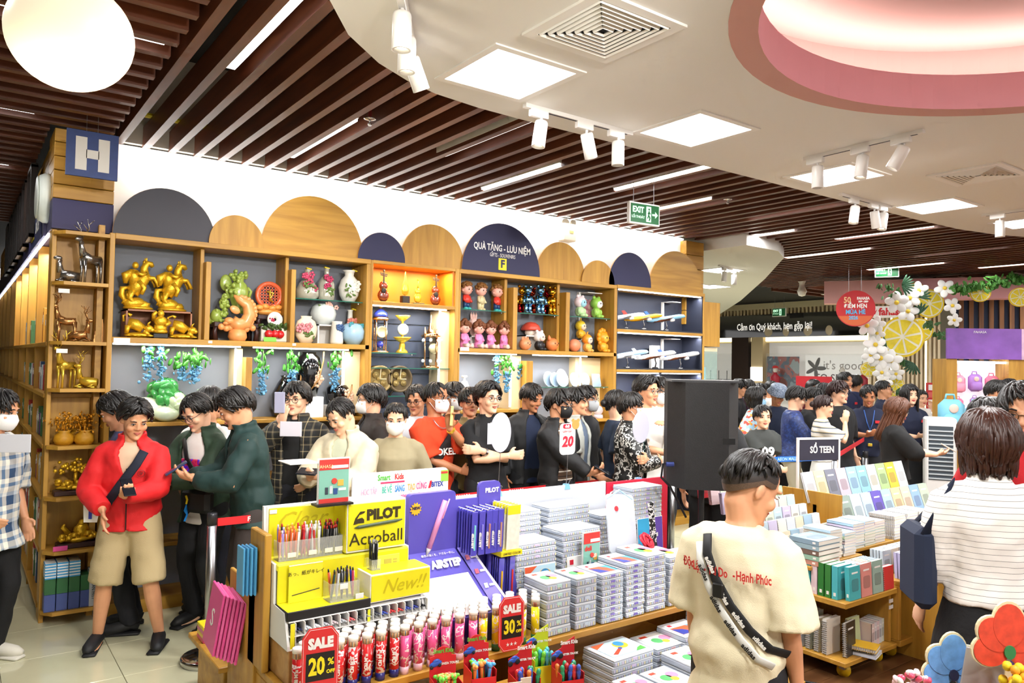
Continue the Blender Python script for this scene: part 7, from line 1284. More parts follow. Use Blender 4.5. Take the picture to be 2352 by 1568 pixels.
def hair_mesh(style, col):
 key = (style, col)
 if key in HAIRS: return HAIRS[key]
 rr = random.Random(style); mb = MB()
 thick = {'crew': .008, 'short': .014, 'mid': .020, 'part': .024, 'bob': .028, 'long': .024, 'back': .01, 'fade': .012}[style]
 def rad(el, az, t):
  z = sin(el); c = cos(el)
  return Vector((c*cos(az)*(.080+t), .012+c*sin(az)*(.102+t), .012+z*(.106+t)))
 def elend(az):           # az: -90 deg = forehead
  f = .5*(1-sin(az))   # 1 front, 0 back
  b = max(0., sin(az))
  front = {'crew': .62, 'short': .58, 'mid': .40, 'part': .52, 'bob': .34, 'long': .52, 'back': .60, 'fade': .5}[style]
  back = {'crew': -.55, 'short': -.62, 'mid': -.68, 'part': -.7, 'bob': -.9, 'long': -.9, 'back': -.6, 'fade': -.72}[style]
  side = {'crew': .02, 'short': -.02, 'mid': -.08, 'part': -.08, 'bob': -.5, 'long': -.55, 'back': 0, 'fade': .02}[style]
  w = max(0., -sin(az))
  if -sin(az) > .55: return side+(front-side)*min(1, (-sin(az)-.55)/.25)
  return side+(back-side)*max(0, (b-.0)) if b > 0 else side
 # cap
 n, m = 30, 9; P = []; F = []
 for j in range(m+1):
  for i in range(n):
   az = 2*pi*i/n; e0 = elend(az); el = pi/2+(e0-pi/2)*j/m; P.append(rad(el, az, (thick*.55+.001 if style != 'fade' or j < 5 else .003) if j < m else .0005))
 for j in range(m):
  for i in range(n): F.append((j*n+i, (j+1)*n+i, (j+1)*n+(i+1) % n, j*n+(i+1) % n))
 mb.add(P, F); fd = style in ('fade', 'crew')
 if fd: mb.m = [(0 if i//n < 5 else 1 if i//n < 7 else i//n-5) for i in range(len(F))]
 nl = {'crew': 110, 'short': 170, 'mid': 170, 'part': 170, 'bob': 190, 'long': 190, 'back': 110, 'fade': 150}[style]
 for k in range(nl):
  az = rr.uniform(0, 2*pi); e0 = elend(az)+rr.uniform(-.2, .28)+(.55 if style == 'fade' else 0); st = rr.uniform(.9, 1.5) if rr.random() < .5 else rr.uniform(e0+.15, 1.2)
  pts = []; daz = rr.uniform(-.25, .25)
  if style == 'part' and sin(az) < .2: daz += .45*(1 if cos(az) > 0 else -1)*(1 if sin(az) < 0 else .3)
  if style in ('mid', 'short', 'crew') and sin(az) < -.2: daz += rr.choice((.1, .45, .5)); e0 += rr.uniform(-.12, .22)
  ns = 5
  for q in range(ns+1):
   t = q/ns; el = st+(e0-st)*t; a = az+daz*t
   pts.append(rad(el, a, thick*(.75+.35*sin(pi*t)+rr.uniform(-.08, .12))+(.006 if q == ns and style in ('mid', 'part', 'short') else 0)))
  r0 = {'crew': .006, 'short': .008, 'mid': .010, 'part': .011, 'bob': .012, 'long': .012, 'back': .009, 'fade': .007}[style]
  if style in ('bob', 'long') and -sin(az) < .72:
   L = (-.125 if style == 'bob' else -.36)+rr.uniform(-.02, .03); last = pts[-1]
   for q in (1, 2, 3):
    f = q/3; pts.append(Vector((last.x*(1-.04*f if style == 'bob' else 1+.05*f), last.y*(1-.05*f)+(.02*f if style == 'long' else 0), last.z+(L-last.z)*f)))
   mb.tube(pts, [r0*.7]+[r0]*(len(pts)-2)+[r0*.45], 5, flat=.6)
  else: mb.tube(pts, [r0*.6]+[r0]*(len(pts)-2)+[r0*.2], 5, flat=.6)
 if style == 'back': mb.ell((0, .125, .0), (.035, .035, .035), 12, 8, jit=.05)
 me = mb.mesh([HAIRM[col]]+[M(c, .6, var=.35, vs=300.) for c in ('#1a1412', '#2c211b', '#594332')] if fd else HAIRM[col], True, 'hair'); HAIRS[key] = me
 return me
PEOPLE = []
def person(label, u, v, d, f, hair=('short', 'k'), skin='m', top=None, bottom=None, head=(0, 0), lean=0, arms=None, glasses=None, mask=None, vox=None, female=False, extra=None, shoes='#1a1a1c', group='waiting customers', h=None, feet=None, fat=1., hs=1., legs=None, cap=None, vest=None, body_legs=None):
 near = d < 7.3; vox = vox or (.0074 if near else .0125)
 rz = radians(f-36.14)
 top = dict({'m': M('#222222', .8), 'sleeve': .45, 'loose': .016, 'hem': .84, 'open': None, 'collar': False}, **(top or {}))
 bottom = bottom or ('pants', M('#15151a', .8), .06)
 L = radians(lean); RT = Matrix.Rotation(L, 4, 'X'); pel = Vector((0, 0, .93))
 def tx(p): p = Vector(p); k = min(1, max(0, (p.z-.85)/.25)); return pel+Matrix.Rotation(L*k, 4, 'X') @ (p-pel)
 hy, hp = radians(head[0]), radians(head[1]); hr = radians(head[2]) if len(head) > 2 else 0
 NB_ = tx((0, .01, 1.46)); HC_ = NB_+(Matrix.Rotation(hy, 4, 'Z') @ Matrix.Rotation(hp*.6+L*.3, 4, 'X') @ Vector((0, -.012, .135)))
 HM = Matrix.Translation(HC_) @ Matrix.Rotation(hy, 4, 'Z') @ Matrix.Rotation(hp, 4, 'X') @ Matrix.Rotation(hr, 4, 'Y') @ Matrix.Scale(1.03*hs, 4)
 ltop = max((HM @ Vector((0, y, .125))).z for y in (-.05, 0, .05))
 P = at(u, v, d=d); s = (h or P.z)/ltop
 off = Matrix.Rotation(rz, 3, 'Z') @ (Vector((HC_.x, HC_.y, 0))*s)
 t = thing('person', label, 'person', (P.x-off.x, P.y-off.y, 0), rz, group); t.scale = (s,)*3
 # ---- body: one surface
 b = MB(); fx = fat
 loft(b, [[tx(p) for p in ering(z, *((rx*.92*(1+(fx-1)*.8), ry*.9*fx) if z > 1.33 else (rx*.5, ry*.55)), cy, n=18)] for z, rx, ry, cy in TORSO])
 b.tube([tx((0, .014, 1.385)), tx((0, .012, 1.425)), NB_, HM @ Vector((0, .025, -.07)), HM @ Vector((0, .03, -.02))], [.085*fx, .066*fx, .056*(1+(fx-1)*.9), .058*(1+(fx-1)*.5), .06], 14)
 b.T = HM; loft(b, [ering(z, rx*(1+(fx-1)*.25*(1 if z < 0 else 0)), ry, cy, n=22, e=2.15) for z, rx, ry, cy in HEAD])
 b.tube([(0, -.086, .012), (0, -.094, -.012), (0, -.099, -.030), (0, -.088, -.040)], [.009, .0105, .013, .008], 8); [b.ell((sx*.012, -.094, -.033), (.009, .01, .007), 8, 5) for sx in (-1, 1)]
 b.ell((0, -.082, -.062), (.024, .012, .010), 10, 6); b.ell((0, -.088, -.104), (.02, .016, .014), 10, 6)
 for sx in (-1, 1):
  b.ell((sx*.04, -.062, -.035), (.026, .026, .026), 10, 6); b.ell((sx*.034, -.084, .022), (.024, .012, .008), 10, 6); b.ell((sx*.074, .012, -.012), (.010, .021, .033), 10, 8, rot=(.15, 0, sx*-.35))
 b.T = Matrix.Identity(4)
 A = {}
 arms = arms or {}
 for sd, sx in (('a', -1), ('b', 1)):
  q = arms.get(sd, {}); S = tx((sx*.165*(1+(fx-1)*.5), .012, 1.355)); T = Vector(q.get('to', (sx*.255, -.04, .86)))
  El, T = ik(S, T, .285, .25, q.get('pole', (sx*.5, .6, -.35)))
  fa = (T-El).normalized(); D = Vector(q['dir']).normalized() if 'dir' in q else fa; N = Vector(q.get('pal', (-sx, -.2, 0)))
  A[sd] = (S, El, T, fa)
  b.tube([S+Vector((-sx*.06, 0, .012)), S, S+(El-S)*.35, El, El+(T-El)*.35, T], [.042, .047, .045*fx, .036*fx, .038*fx, .025], 12)
  hand(b, T, D, N, q.get('curl', .3), q.get('thumb', 1))
 kind, bm_, blen = bottom
 FT = feet or ((-.10, 0), (.10, 0)); LG = []
 for sx, (fx_, fy) in zip((-1, 1), FT):
  hip = Vector((sx*.085, 0, .90)); ank = Vector((fx_, fy+.03, .085)); kn, ank = ik(hip, ank, .43, .405, (0, -1, 0)); LG.append((hip, kn, ank))
  if kind in ('shorts', 'skirt') or body_legs:
   b.tube([hip, hip+(kn-hip)*.5, kn, kn+(ank-kn)*.3, ank, ank+Vector((0, 0, -.05))], [.08, .068, .052, .055, .034, .036], 12)
   b.tube([ank+Vector((0, .03, -.055)), ank+Vector((0, -.06, -.06)), ank+Vector((0, -.15, -.068))], [.028, .034, .03], 10, flat=.6)
 remesh(b.build('body', SKINS[skin], t), vox, smooth=2 if d > 3 else 6, fac=.45)
 # ---- top
 c = MB(); lo = top['loose']; hem = top['hem']
 rings = [(z, rx+lo, ry+lo, cy) for z, rx, ry, cy in TORSO if z > hem+.03 and z < 1.44]
 r0 = np.interp(hem, [q[0] for q in TORSO], [q[1] for q in TORSO]) if hem >= .86 else .15+(.86-hem)*.1
 r1 = np.interp(hem, [q[0] for q in TORSO], [q[2] for q in TORSO]) if hem >= .86 else .10+(.86-hem)*.1
 rings = [(hem, r0+lo*1.5, r1+lo*1.5, .005)] + rings
 rings = [(z, max(rx, .13+lo)*fx if z < 1.3 else rx*(1+(fx-1)*.6), max(ry, .09+lo)*fx if z < 1.34 else ry*(1+(fx-1)*.6), cy) for z, rx, ry, cy in rings]
 if female: rings = [(z, rx*.93, ry+(.022 if 1.15 < z < 1.32 else 0), cy-(.014 if 1.15 < z < 1.32 else 0)) for z, rx, ry, cy in rings]
 rings = [q for q in rings if q[0] < 1.42]; rings.append((1.44, .068+lo*.35, .064+lo*.35, .016))
 RG = list(rings)
 def sf(x, z, front=True, m=.016):
  zs = [q[0] for q in RG]; rx = np.interp(z, zs, [q[1] for q in RG]); ry = np.interp(z, zs, [q[2] for q in RG]); cy = np.interp(z, zs, [q[3] for q in RG])
  k = ry*max(0., 1-(min(1, abs(x)/rx))**2.3)**(1/2.3)+m
  return tx((x, cy-k if front else cy+k, z))
 def sleeves(mb, frac, lo, cuff=True):
  for sd, sx in (('a', -1), ('b', 1)):
   S, El, T, fa = A[sd]; up = .285; tot = up+.25; Lf = frac*tot; pts = [S+Vector((-sx*.085, 0, .022)), S+Vector((-sx*.035, 0, .012)), S+Vector((sx*.004, 0, -.004))]; rd = [.038+lo*.5, .046+lo*.7, .047+lo*.85]
   ud = (El-S).normalized()
   if Lf <= up: pts += [S+ud*Lf*.5, S+ud*Lf]; rd += [.053*fx+lo*1.3, .052*fx+lo*1.7]
   else:
    pts += [S+ud*up*.5, El, El+(T-El)*.25]; rd += [.05*fx+lo*1.2, .044*fx+lo*1.2, .043*fx+lo*1.1]
    pts += [El+fa*(Lf-up)]; rd += [.034*fx+lo*.9]
   mb.tube(pts, rd, 14)
 if top['open']:
  inm, gap = top['open']
  loft(c, [[tx(p) for p in ering(z, rx-.008, ry-.008, cy)] for z, rx, ry, cy in rings])
  remesh(c.build('shirt', inm, t), .015 if near else .02, .012)
  c = MB(); loft(c, [[tx(p) for p in cring(z, rx+.016, ry+.018, gap*(1+.25*(1.44-z)) if not top.get('zip') else gap*max(.06, min(1, (z-1.2)/.2)), .026, cy)] for z, rx, ry, cy in rings])
  sleeves(c, top['sleeve'], lo+.006)
  if top['collar']:
   loft(c, [[tx(p) for p in cring(z, rx, ry, gap*.9, .018, .012)] for z, rx, ry in ((1.40, .10, .085), (1.45, .088, .08), (1.485, .09, .085))])
  remesh(c.build('jacket', top['m'], t), .0125 if near else .018, top.get('fold', .022))
 else:
  loft(c, [[tx(p) for p in ering(z, rx, ry, cy)] for z, rx, ry, cy in rings]); sleeves(c, top['sleeve'], lo)
  if top['collar']: loft(c, [[tx(p) for p in cring(z, rx, ry, .35, .014, .01)] for z, rx, ry in ((1.42, .085, .075), (1.455, .074, .068), (1.472, .082, .078))])
  remesh(c.build('shirt', top['m'], t), .0125 if near else .018, top.get('fold', .018))
 # ---- bottom
 g = MB(); wl = .05+.86*blen
 if kind == 'skirt':
  loft(g, [ering(z, rx*fx, ry*fx, .0, n=28) for z, rx, ry in ((.06+blen, .30, .26), (.35+blen*.6, .255, .21), (.7, .215, .165), (.9, .175, .125), (1.03, .14, .10))])
 else:
  for (hip, kn, ank) in LG:
   if kind == 'shorts': pts = [hip+Vector((0, .005, .06)), hip, hip+(kn-hip)*.5, kn+Vector((0, 0, -.02))]; rd = [.09, .108, .108, .112]
   else: pts = [hip+Vector((0, .005, .06)), hip, hip+(kn-hip)*.5, kn, kn+(ank-kn)*.5, ank+Vector((0, .0, -.02))]; rd = [.09, .104*fx, .09*fx, .074, .068, .066]
   g.tube(pts, rd, 14)
  loft(g, [ering(z, rx*fx, ry*fx, .005, n=18) for z, rx, ry in ((.80, .155, .105), (.9, .168, .118), (1.0, .15, .105))])
 remesh(g.build({'skirt': 'skirt', 'shorts': 'shorts'}.get(kind, 'trousers'), bm_, t), .018 if near else .026, .02)
 if shoes:
  for (hip, kn, ank) in LG:
   q = MB(); x, y = ank.x, ank.y; out = math.copysign(1, x)
   q.tube([(x, y+.055, .05), (x, y, .07), (x+out*.008, y-.07, .055), (x+out*.016, y-.15, .042), (x+out*.02, y-.195, .036)], [.036, .045, .046, .042, .02], 12, flat=.9)
   q.box((x+out*.01, y-.07, .012), (.085, .27, .024), b=.01, rz=-out*.08); q.build('shoe', M(shoes, .6), t, True)
 # ---- hair and face
 if hair: o = obj('hair', hair_mesh(*hair), t); o.matrix_local = HM
 e = MB(); e.T = HM; [e.ell((sx*.033, -.0855, .001), (.0135, .006, .0055), 10, 6) for sx in (-1, 1)]; e.build('eyes', M('#efe9e2', .3), t, True)
 e = MB(); e.T = HM; [e.ell((sx*.033+.001, -.0905, .0005), (.0062, .003, .0055), 8, 6) for sx in (-1, 1)]; [e.tube([(sx*.018, -.0905, .003), (sx*.033, -.0925, .0075), (sx*.048, -.086, .003)], .0018, 5) for sx in (-1, 1)]; e.build('pupils', M('#17100d', .3), t, True)
 e = MB(); e.T = HM; [e.tube([(sx*.016, -.096, .022), (sx*.034, -.097, .028), (sx*.053, -.084, .023)], [.0032, .0036, .0016], 6) for sx in (-1, 1)]; e.build('eyebrows', HAIRM['k'], t, True)
 if not mask:
  e = MB(); e.T = HM; e.tube([(-.023, -.0885, -.0625), (-.008, -.0975, -.059), (0, -.0985, -.0605), (.008, -.0975, -.059), (.023, -.0885, -.0625)], [.002, .0045, .0045, .0045, .002], 7); e.tube([(-.018, -.0895, -.066), (0, -.098, -.0705), (.018, -.0895, -.066)], [.002, .0055, .002], 7); e.build('lips', M('#c06a5c' if not female else '#c64a50', .4), t, True)
 else:
  e = MB(); e.T = HM
  loft(e, [[Vector((x*wx, -.030-dp*(1-(x*1.0)**2*.75), z)) for x in (-1, -.8, -.5, -.2, 0, .2, .5, .8, 1)]+[Vector((x*wx*.98, -.024-dp*(1-(x*1.0)**2*.75)*.9, z)) for x in (1, .8, .5, .2, 0, -.2, -.5, -.8, -1)] for z, wx, dp in ((-.112, .036, .068), (-.098, .058, .079), (-.07, .069, .090), (-.04, .073, .094), (-.018, .071, .079), (-.008, .060, .071))])
  for sx in (-1, 1): e.tube([(sx*.066, -.045, -.022), (sx*.076, .0, .005), (sx*.078, .022, -.005)], .0018, 5); e.tube([(sx*.062, -.045, -.09), (sx*.075, .0, -.04), (sx*.078, .022, -.02)], .0018, 5)
  e.build('face_mask', mask, t, True)
 if glasses:
  e = MB(); e.T = HM; gm = glasses
  for sx in (-1, 1):
   ln = [(sx*.034+.023*cos(a), -.1005+.0*abs(cos(a)), -.002+.0195*sin(a)) for a in [2*pi*k/14 for k in range(15)]]
   e.tube(ln, .0021, 6, caps=False); e.tube([(sx*.056, -.099, .006), (sx*.072, -.07, .007), (sx*.078, .0, .006), (sx*.079, .03, -.006)], .0018, 5)
  e.tube([(-.012, -.101, .003), (0, -.104, .006), (.012, -.101, .003)], .002, 6); e.build('glasses', gm, t, True)
 if cap: cap(t, HM)
 if extra: extra(t, tx, A, HM, sf)
 PEOPLE.append((label, t)); return t
def strap(t, tx, pts, mat, w=.022, name='bag_strap', fl=.22):
 q = MB(); q.tube([tx(p) for p in pts], w, 8, flat=fl, up=(0, -1, .1)); return q.build(name, mat, t, True)
def held(t, name, c, size, rot, mat, label, cat):
 """something held in a hand: a thing of its own placed in world space"""
 q = MB(); q.rbox((0, 0, 0), size, min(size)*.35); m = Matrix.Translation(t.location) @ Matrix.Rotation(t.rotation_euler.z, 4, 'Z') @ Matrix.Scale(t.scale[0], 4) @ Matrix.Translation(c) @ Euler(rot).to_matrix().to_4x4()
 o = q.build(name, mat); o.matrix_world = m; return tag(o, label, cat)
PHONE = M('#191b22', .2, coat=.6)
def crossed(z=1.12, y=-.19):
 return {'a': {'to': (.10, y-.03, z+.01), 'pole': (-.8, .1, -.7), 'dir': (1, -.05, .05), 'pal': (0, 1, 0), 'curl': .5}, 'b': {'to': (-.11, y+.02, z+.05), 'pole': (.8, .1, -.7), 'dir': (-1, .05, .1), 'pal': (0, 1, 0), 'curl': .5}}
def phone2(z=1.12, y=-.31, x=0):
 return {'a': {'to': (x-.06, y, z), 'pole': (-.6, .3, -.7), 'dir': (.5, -.8, .3), 'pal': (.5, .1, .8), 'curl': .45}, 'b': {'to': (x+.06, y, z), 'pole': (.6, .3, -.7), 'dir': (-.5, -.8, .3), 'pal': (-.5, .1, .8), 'curl': .45}}
def phone1(side='a', x=0, z=1.12, y=-.34):
 sx = -1 if side == 'a' else 1
 return {side: {'to': (x, y, z), 'pole': (sx*.6, .3, -.7), 'dir': (-sx*.5, -.7, .45), 'pal': (-sx*.3, .3, .8), 'curl': .45}}
TEE = lambda c, **k: dict({'m': M(c, .85, bump=.15, bs=300.), 'sleeve': .42, 'loose': .02}, **k)
JKT = lambda c, inner, gap=.5, **k: dict({'m': M(c, .7, bump=.12, bs=250.), 'sleeve': .97, 'loose': .022, 'open': (M(inner, .85, bump=.1, bs=300.), gap), 'collar': True, 'hem': .80}, **k)
PANT = lambda c: ('pants', M(c, .85, bump=.1, bs=200.), .06)
def ex_red(t, tx, A, HM, sf):
 strap(t, lambda p: sf(p[0], p[2], m=.04), [(.10, 0, 1.38), (.06, 0, 1.30), (-.03, 0, 1.17), (-.11, 0, 1.05), (-.15, 0, .97)], M('#151a2c', .8), .03)
 q = MB(); q.tube([sf(0, 1.27, m=.03), sf(0, 1.1, m=.03), sf(0, .84, m=.03)], .008, 6, flat=.5); q.build('zip', BLACK, t)
 txt(t, 'SF', sf(.09, 1.235, m=.035), .028, BLACK, rx=radians(80))
 q = MB(); q.tube([sf(.09+.022*cos(a), 1.235+.022*sin(a), m=.035) for a in [k*.45 for k in range(15)]], .0015, 4); q.build('chest_badge', BLACK, t)
arms = {'a': {'to': (-.12, -.24, .99), 'pole': (-.7, .5, -.3), 'dir': (.1, -.2, -1), 'pal': (1, .2, 0), 'curl': .3}, 'b': {'to': (.02, -.34, 1.10), 'pole': (.7, .3, -.6), 'dir': (.35, -.8, .35), 'pal': (-.2, .3, .8), 'curl': .45}}
p1 = person('man in a red zip jacket and beige shorts looking at his phone', 312, 914, 4.98, 14, ('part', 'k'), 'm', JKT('#d5171c', '#d8b79a', .45, hem=.82, fold=.03, zip=1), ('shorts', M('#b7a37a', .9, bump=.15, bs=200.), .4), (28, 24), 6, arms, extra=ex_red, feet=((-.20, .02), (.20, -.02)), shoes='#16161a')
held(p1, 'phone', (.07, -.44, 1.17), (.075, .012, .15), (-.9, 0, .5), PHONE, 'dark phone held by the man in red', 'phone')
person('man in a grey-blue sweater hidden behind the red jacket man', 268, 898, 5.35, -70, ('mid', 'k'), 'm', dict(m=M('#4b4f74', .9, bump=.15, bs=200.), sleeve=.98, loose=.026), PANT('#17181f'), (0, 30), 8)
def ex_green(t, tx, A, HM, sf):
 q = MB(); q.rbox((0, 0, 0), (.17, .012, .17), .005); o = q.build('shirt_print', blotch(['#c2185b', '#d8345f', '#5a1fd0', '#c2185b'], 14.), t); o.location = sf(0, 1.17, m=.004); o.rotation_euler = (.1, 0, 0)
 strap(t, lambda p: sf(p[0], p[2], m=.02), [(-.09, 0, 1.39), (-.02, 0, 1.26), (.07, 0, 1.1), (.13, 0, 1.0)], BLACK, .02)
 q = MB(); q.rbox(tx((.13, -.21, .97)), (.26, .09, .17), .03); q.build('hip_bag', M('#121214', .6), t)
 q = MB(); q.tube([tx((.08, -.265, 1.02)), tx((.095, -.27, .99)), tx((.085, -.27, .955))], .007, 6); q.build('yellow_clip', M('#e3c81c', .4), t)
 q = MB(); q.tube([tx((.085, -.27, .95)), tx((.08, -.272, .90)), tx((.095, -.272, .87)), tx((.075, -.272, .82))], [.004, .016, .008, .01], 6, flat=.5); q.build('blue_charm', M('#1b82d8', .4), t)
p3 = person('man in glasses and a dark green jacket reading his phone', 452, 901, 5.4, -22, ('short', 'k'), 'l', JKT('#243b27', '#efe8e2', .55, hem=.76, fold=.03), PANT('#0f0f12'), (-4, 32), 7, phone2(1.10, -.37, -.05), glasses=GLS_F, extra=ex_green, shoes='#141416', body_legs=True)
held(p3, 'phone', (-.055, -.47, 1.17), (.075, .012, .15), (-1.0, 0, .0), M('#9ab39a', .3), 'pale green phone held by the man in the green jacket', 'phone')
person('man in a white shirt mostly hidden behind green and teal jackets', 484, 886, 5.75, 160, ('short', 'k'), 'm', TEE('#ece9e2'), PANT('#2a2c38'))
def ex_teal(t, tx, A, HM, sf):
 S, E_, T, fa = A['b']; q = MB(); q.tube([S+Vector((.05, -.02, .03)), S+(E_-S)*.5+Vector((.07, -.0, .02)), E_+Vector((.065, .02, -.01)), E_+(T-E_)*.6+Vector((.04, .0, -.03))], .004, 6); q.build('piping', M('#c98a5e', .6), t)
p5 = person('man in a dark teal velvet jacket bending over his phone', 540, 888, 5.12, -62, ('mid', 'k'), 'm', JKT('#0f2f2c', '#4a3a34', .4, hem=.80, fold=.035, zip=1), PANT('#3a3230'), (-8, 30), 9, phone2(1.12, -.38, .0), extra=ex_teal)
held(p5, 'phone', (0, -.48, 1.19), (.075, .012, .15), (-1.0, 0, .0), M('#2c3a5c', .3), 'dark blue phone held by the man in the teal jacket', 'phone')
p6 = person('man in a black and cream plaid shirt photographing with his phone', 683, 876, 6.0, -4, ('mid', 'k'), 'l', JKT('#1d1c1a', '#151515', .3, m=stripes(['#171716', '#6f654f', '#171716', '#26241f', '#b7a67c', '#171716'], 2, .11, [0, .28, .4, .62, .86, .91], plaid=True), hem=.74, fold=.03), PANT('#22242c'), (-6, 4), 0, {'a': {'to': (-.03, -.24, 1.40), 'pole': (-.6, -.3, -.8), 'dir': (.15, -.1, 1), 'pal': (.3, 1, 0), 'curl': .3}, 'b': {'to': (.2, -.2, 1.0), 'pole': (.6, .3, -.5)}}, glasses=GLS_F)
held(p6, 'phone', (-.035, -.28, 1.575), (.078, .014, .158), (.05, 0, .1), M('#a9a9c0', .3), 'lilac phone with round lenses raised before a face', 'phone')
p7 = person('stocky man in a cream jacket bent over his phone', 783, 910, 5.45, -18, ('crew', 'k'), 'l', JKT('#cbbfa2', '#c4c8ae', .4, hem=.80, fold=.03, zip=1), PANT('#202028'), (-16, 34), 10, phone2(1.14, -.40, -.04), fat=1.16)
held(p7, 'phone', (-.05, -.50, 1.2), (.16, .012, .08), (-1.1, 0, .0), PHONE, 'dark phone held flat by the man in the cream jacket', 'phone')
person('man with white mask and glasses looking away to the side', 852, 881, 6.45, -62, ('mid', 'k'), 'l', JKT('#2c221d', '#202022', .3), PANT('#1c1c22'), (-14, 4), 0, glasses=GLS_S, mask=MASKW)
person('woman in an olive tee with a white mask and tied hair', 910, 922, 5.75, 4, ('back', 'k'), 'l', TEE('#958a6c', sleeve=.9, loose=.024), PANT('#1a1a20'), (2, 12), 0, female=True, mask=MASKW)
person('young man with round glasses looking down between mask wearers', 957, 881, 6.75, -12, ('short', 'k'), 'm', TEE('#dfe1e6'), PANT('#22242a'), (0, 14), 0, glasses=GLS_F)
def ex_orange(t, tx, A, HM, sf):
 txt(t, 'OKEES', sf(.02, 1.17, m=.03), .075, WHITE, rx=radians(84), bold=.002)
 strap(t, lambda p: sf(p[0], p[2], m=.022), [(.11, 0, 1.385), (.06, 0, 1.28), (-.05, 0, 1.15), (-.13, 0, 1.04)], M('#1c1719', .8), .04)
 q = MB(); q.tube([sf(.07*cos(a), 1.425+.07*sin(a), m=.02) for a in [pi+pi*k/14 for k in range(15)]], .004, 5); q.build('necklace', STEEL, t)
 T = A['b'][2]; q = MB(); q.tube([T-A['b'][3]*.035, T-A['b'][3]*.015], .034, 12); q.build('wrist_watch', GLDL, t)
p11 = person('man in an orange jersey with white mask holding a yellow ticket', 1003, 876, 6.3, 42, ('crew', 'k'), 'd', TEE('#e2431b', sleeve=.5, loose=.03, hem=.78), PANT('#1c1c22'), (16, 2), 0, {'b': {'to': (-.06, -.27, 1.37), 'pole': (.7, -.2, -.8), 'dir': (-.15, -.2, 1), 'pal': (-.3, -.6, 0), 'curl': .6}, 'a': {'to': (.10, -.23, 1.02), 'pole': (-.8, .2, -.6), 'dir': (1, 0, -.1), 'pal': (0, 1, 0)}}, mask=MASKW, glasses=GLS_S, extra=ex_orange)
held(p11, 'paper_ticket', (-.085, -.33, 1.47), (.04, .004, .15), (0, .1, .4), M('#e8dc84', .7), 'pale yellow paper ticket held by the man in orange', 'ticket')
person('man in dark clothes with mask and glasses behind the orange jersey', 1045, 878, 7, 40, ('mid', 'k'), 'm', TEE('#191a1f', sleeve=.95), None, (0, 2), 0, glasses=GLS_F, mask=MASKW)
person('man in glasses and khaki shirt peeking behind the black polo', 1080, 889, 6.6, 18, ('short', 'k'), 'm', TEE('#7a6a42', sleeve=.9, collar=True), None, (0, 0), 0, glasses=GLS_F)
def ex_polo(t, tx, A, HM, sf):
 q = MB(); q.tube([sf(0, 1.40), sf(0, 1.34), sf(.0, 1.28)], .008, 6, flat=.4); q.build('white_zip', WHITE, t)
 T = A['b'][2]; q = MB(); q.tube([T-A['b'][3]*.05, T-A['b'][3]*.03], .033, 12); q.build('wrist_watch', STEEL, t)
 for sx in (-1, 1): strap(t, lambda p: sf(p[0], p[2], m=.014), [(sx*.1, 0, 1.40), (sx*.11, 0, 1.35), (sx*.12, 0, 1.2), (sx*.14, 0, 1.05)], M('#0e0e10', .7), .026)
 txt(t, '▪▪', sf(-.1, .93), .03, WHITE, rx=pi/2)
person('smiling man in a black polo with crossed arms and thin glasses', 1122, 876, 6.3, 22, ('part', 'k'), 'l', TEE('#0d0d10', sleeve=.45, loose=.018, collar=True), PANT('#111114'), (16, 2), 0, crossed(1.14, -.20), glasses=GLS_S, extra=ex_polo)
person('man in a black jacket over navy shirt looking down', 1222, 878, 7.15, 34, ('short', 'k'), 'd', JKT('#141416', '#17233f', .45), PANT('#101014'), (12, 20), 3)
p16 = person('man in a black mask and striped brown polo with open jacket', 1286, 892, 6.6, 44, ('mid', 'k'), 'm', JKT('#101012', '#5a4434', .5, open=(stripes(['#5b4534', '#e4ddd0', '#5b4534', '#2c211a'], 2, .07, [0, .45, .6, .85]), .5)), PANT('#17171c'), (22, 6), 0, phone1('a', .05, 1.0, -.34), mask=M('#101012', .7), glasses=GLS_S)
held(p16, 'phone', (.08, -.44, 1.06), (.075, .012, .15), (-1.1, 0, .4), PHONE, 'dark phone held by the man in the black mask', 'phone')
person('man in a pale grey overshirt looking to the side', 1324, 890, 7, 62, ('mid', 'k'), 'm', JKT('#b9bcb4', '#6a7a90', .3, sleeve=.45), PANT('#3c3c3c'), (14, 2), 0, {'a': {'to': (-.1, -.26, .95)}})
person('man with a grey mask standing behind the pale overshirt', 1348, 886, 7.4, 56, ('mid', 'k'), 'm', TEE('#16161a', sleeve=.95), None, (10, 0), 0, mask=M('#a7a9ac', .7), glasses=GLS_S)
person('woman with a small hair bun turned to the side', 1418, 894, 7, 96, ('back', 'k'), 'l', TEE('#1e2b3f'), None, (8, 0), 0, female=True)
person('man in a black printed satin jacket with mask and crossed arms', 1452, 900, 6.6, 66, ('short', 'k'), 'm', JKT('#0f100f', '#0e3c38', .25, m=blotch(['#0d0e0d', '#0d0e0d', '#0d0e0d', '#d9d9d2', '#0d0e0d'], 26., .5), hem=.72), PANT('#1a1a1c'), (14, 0), 0, crossed(1.10), mask=MASKW)
person('tall man in a white tee and thin glasses with a hand on his arm', 1487, 862, 7.15, 28, ('part', 'k'), 'm', TEE('#d8d6d0', sleeve=.45, loose=.028, hem=.74), PANT('#b9bcc2'), (14, 4), 0, {'a': {'to': (.06, -.26, 1.06), 'pole': (-.7, .1, -.7), 'dir': (1, -.2, .1), 'pal': (0, 1, 0)}, 'b': {'to': (.02, -.28, 1.30), 'pole': (.8, -.1, -.6), 'dir': (-.9, -.3, .4), 'pal': (-.2, .2, -.9), 'curl': .5}}, glasses=GLS_S)
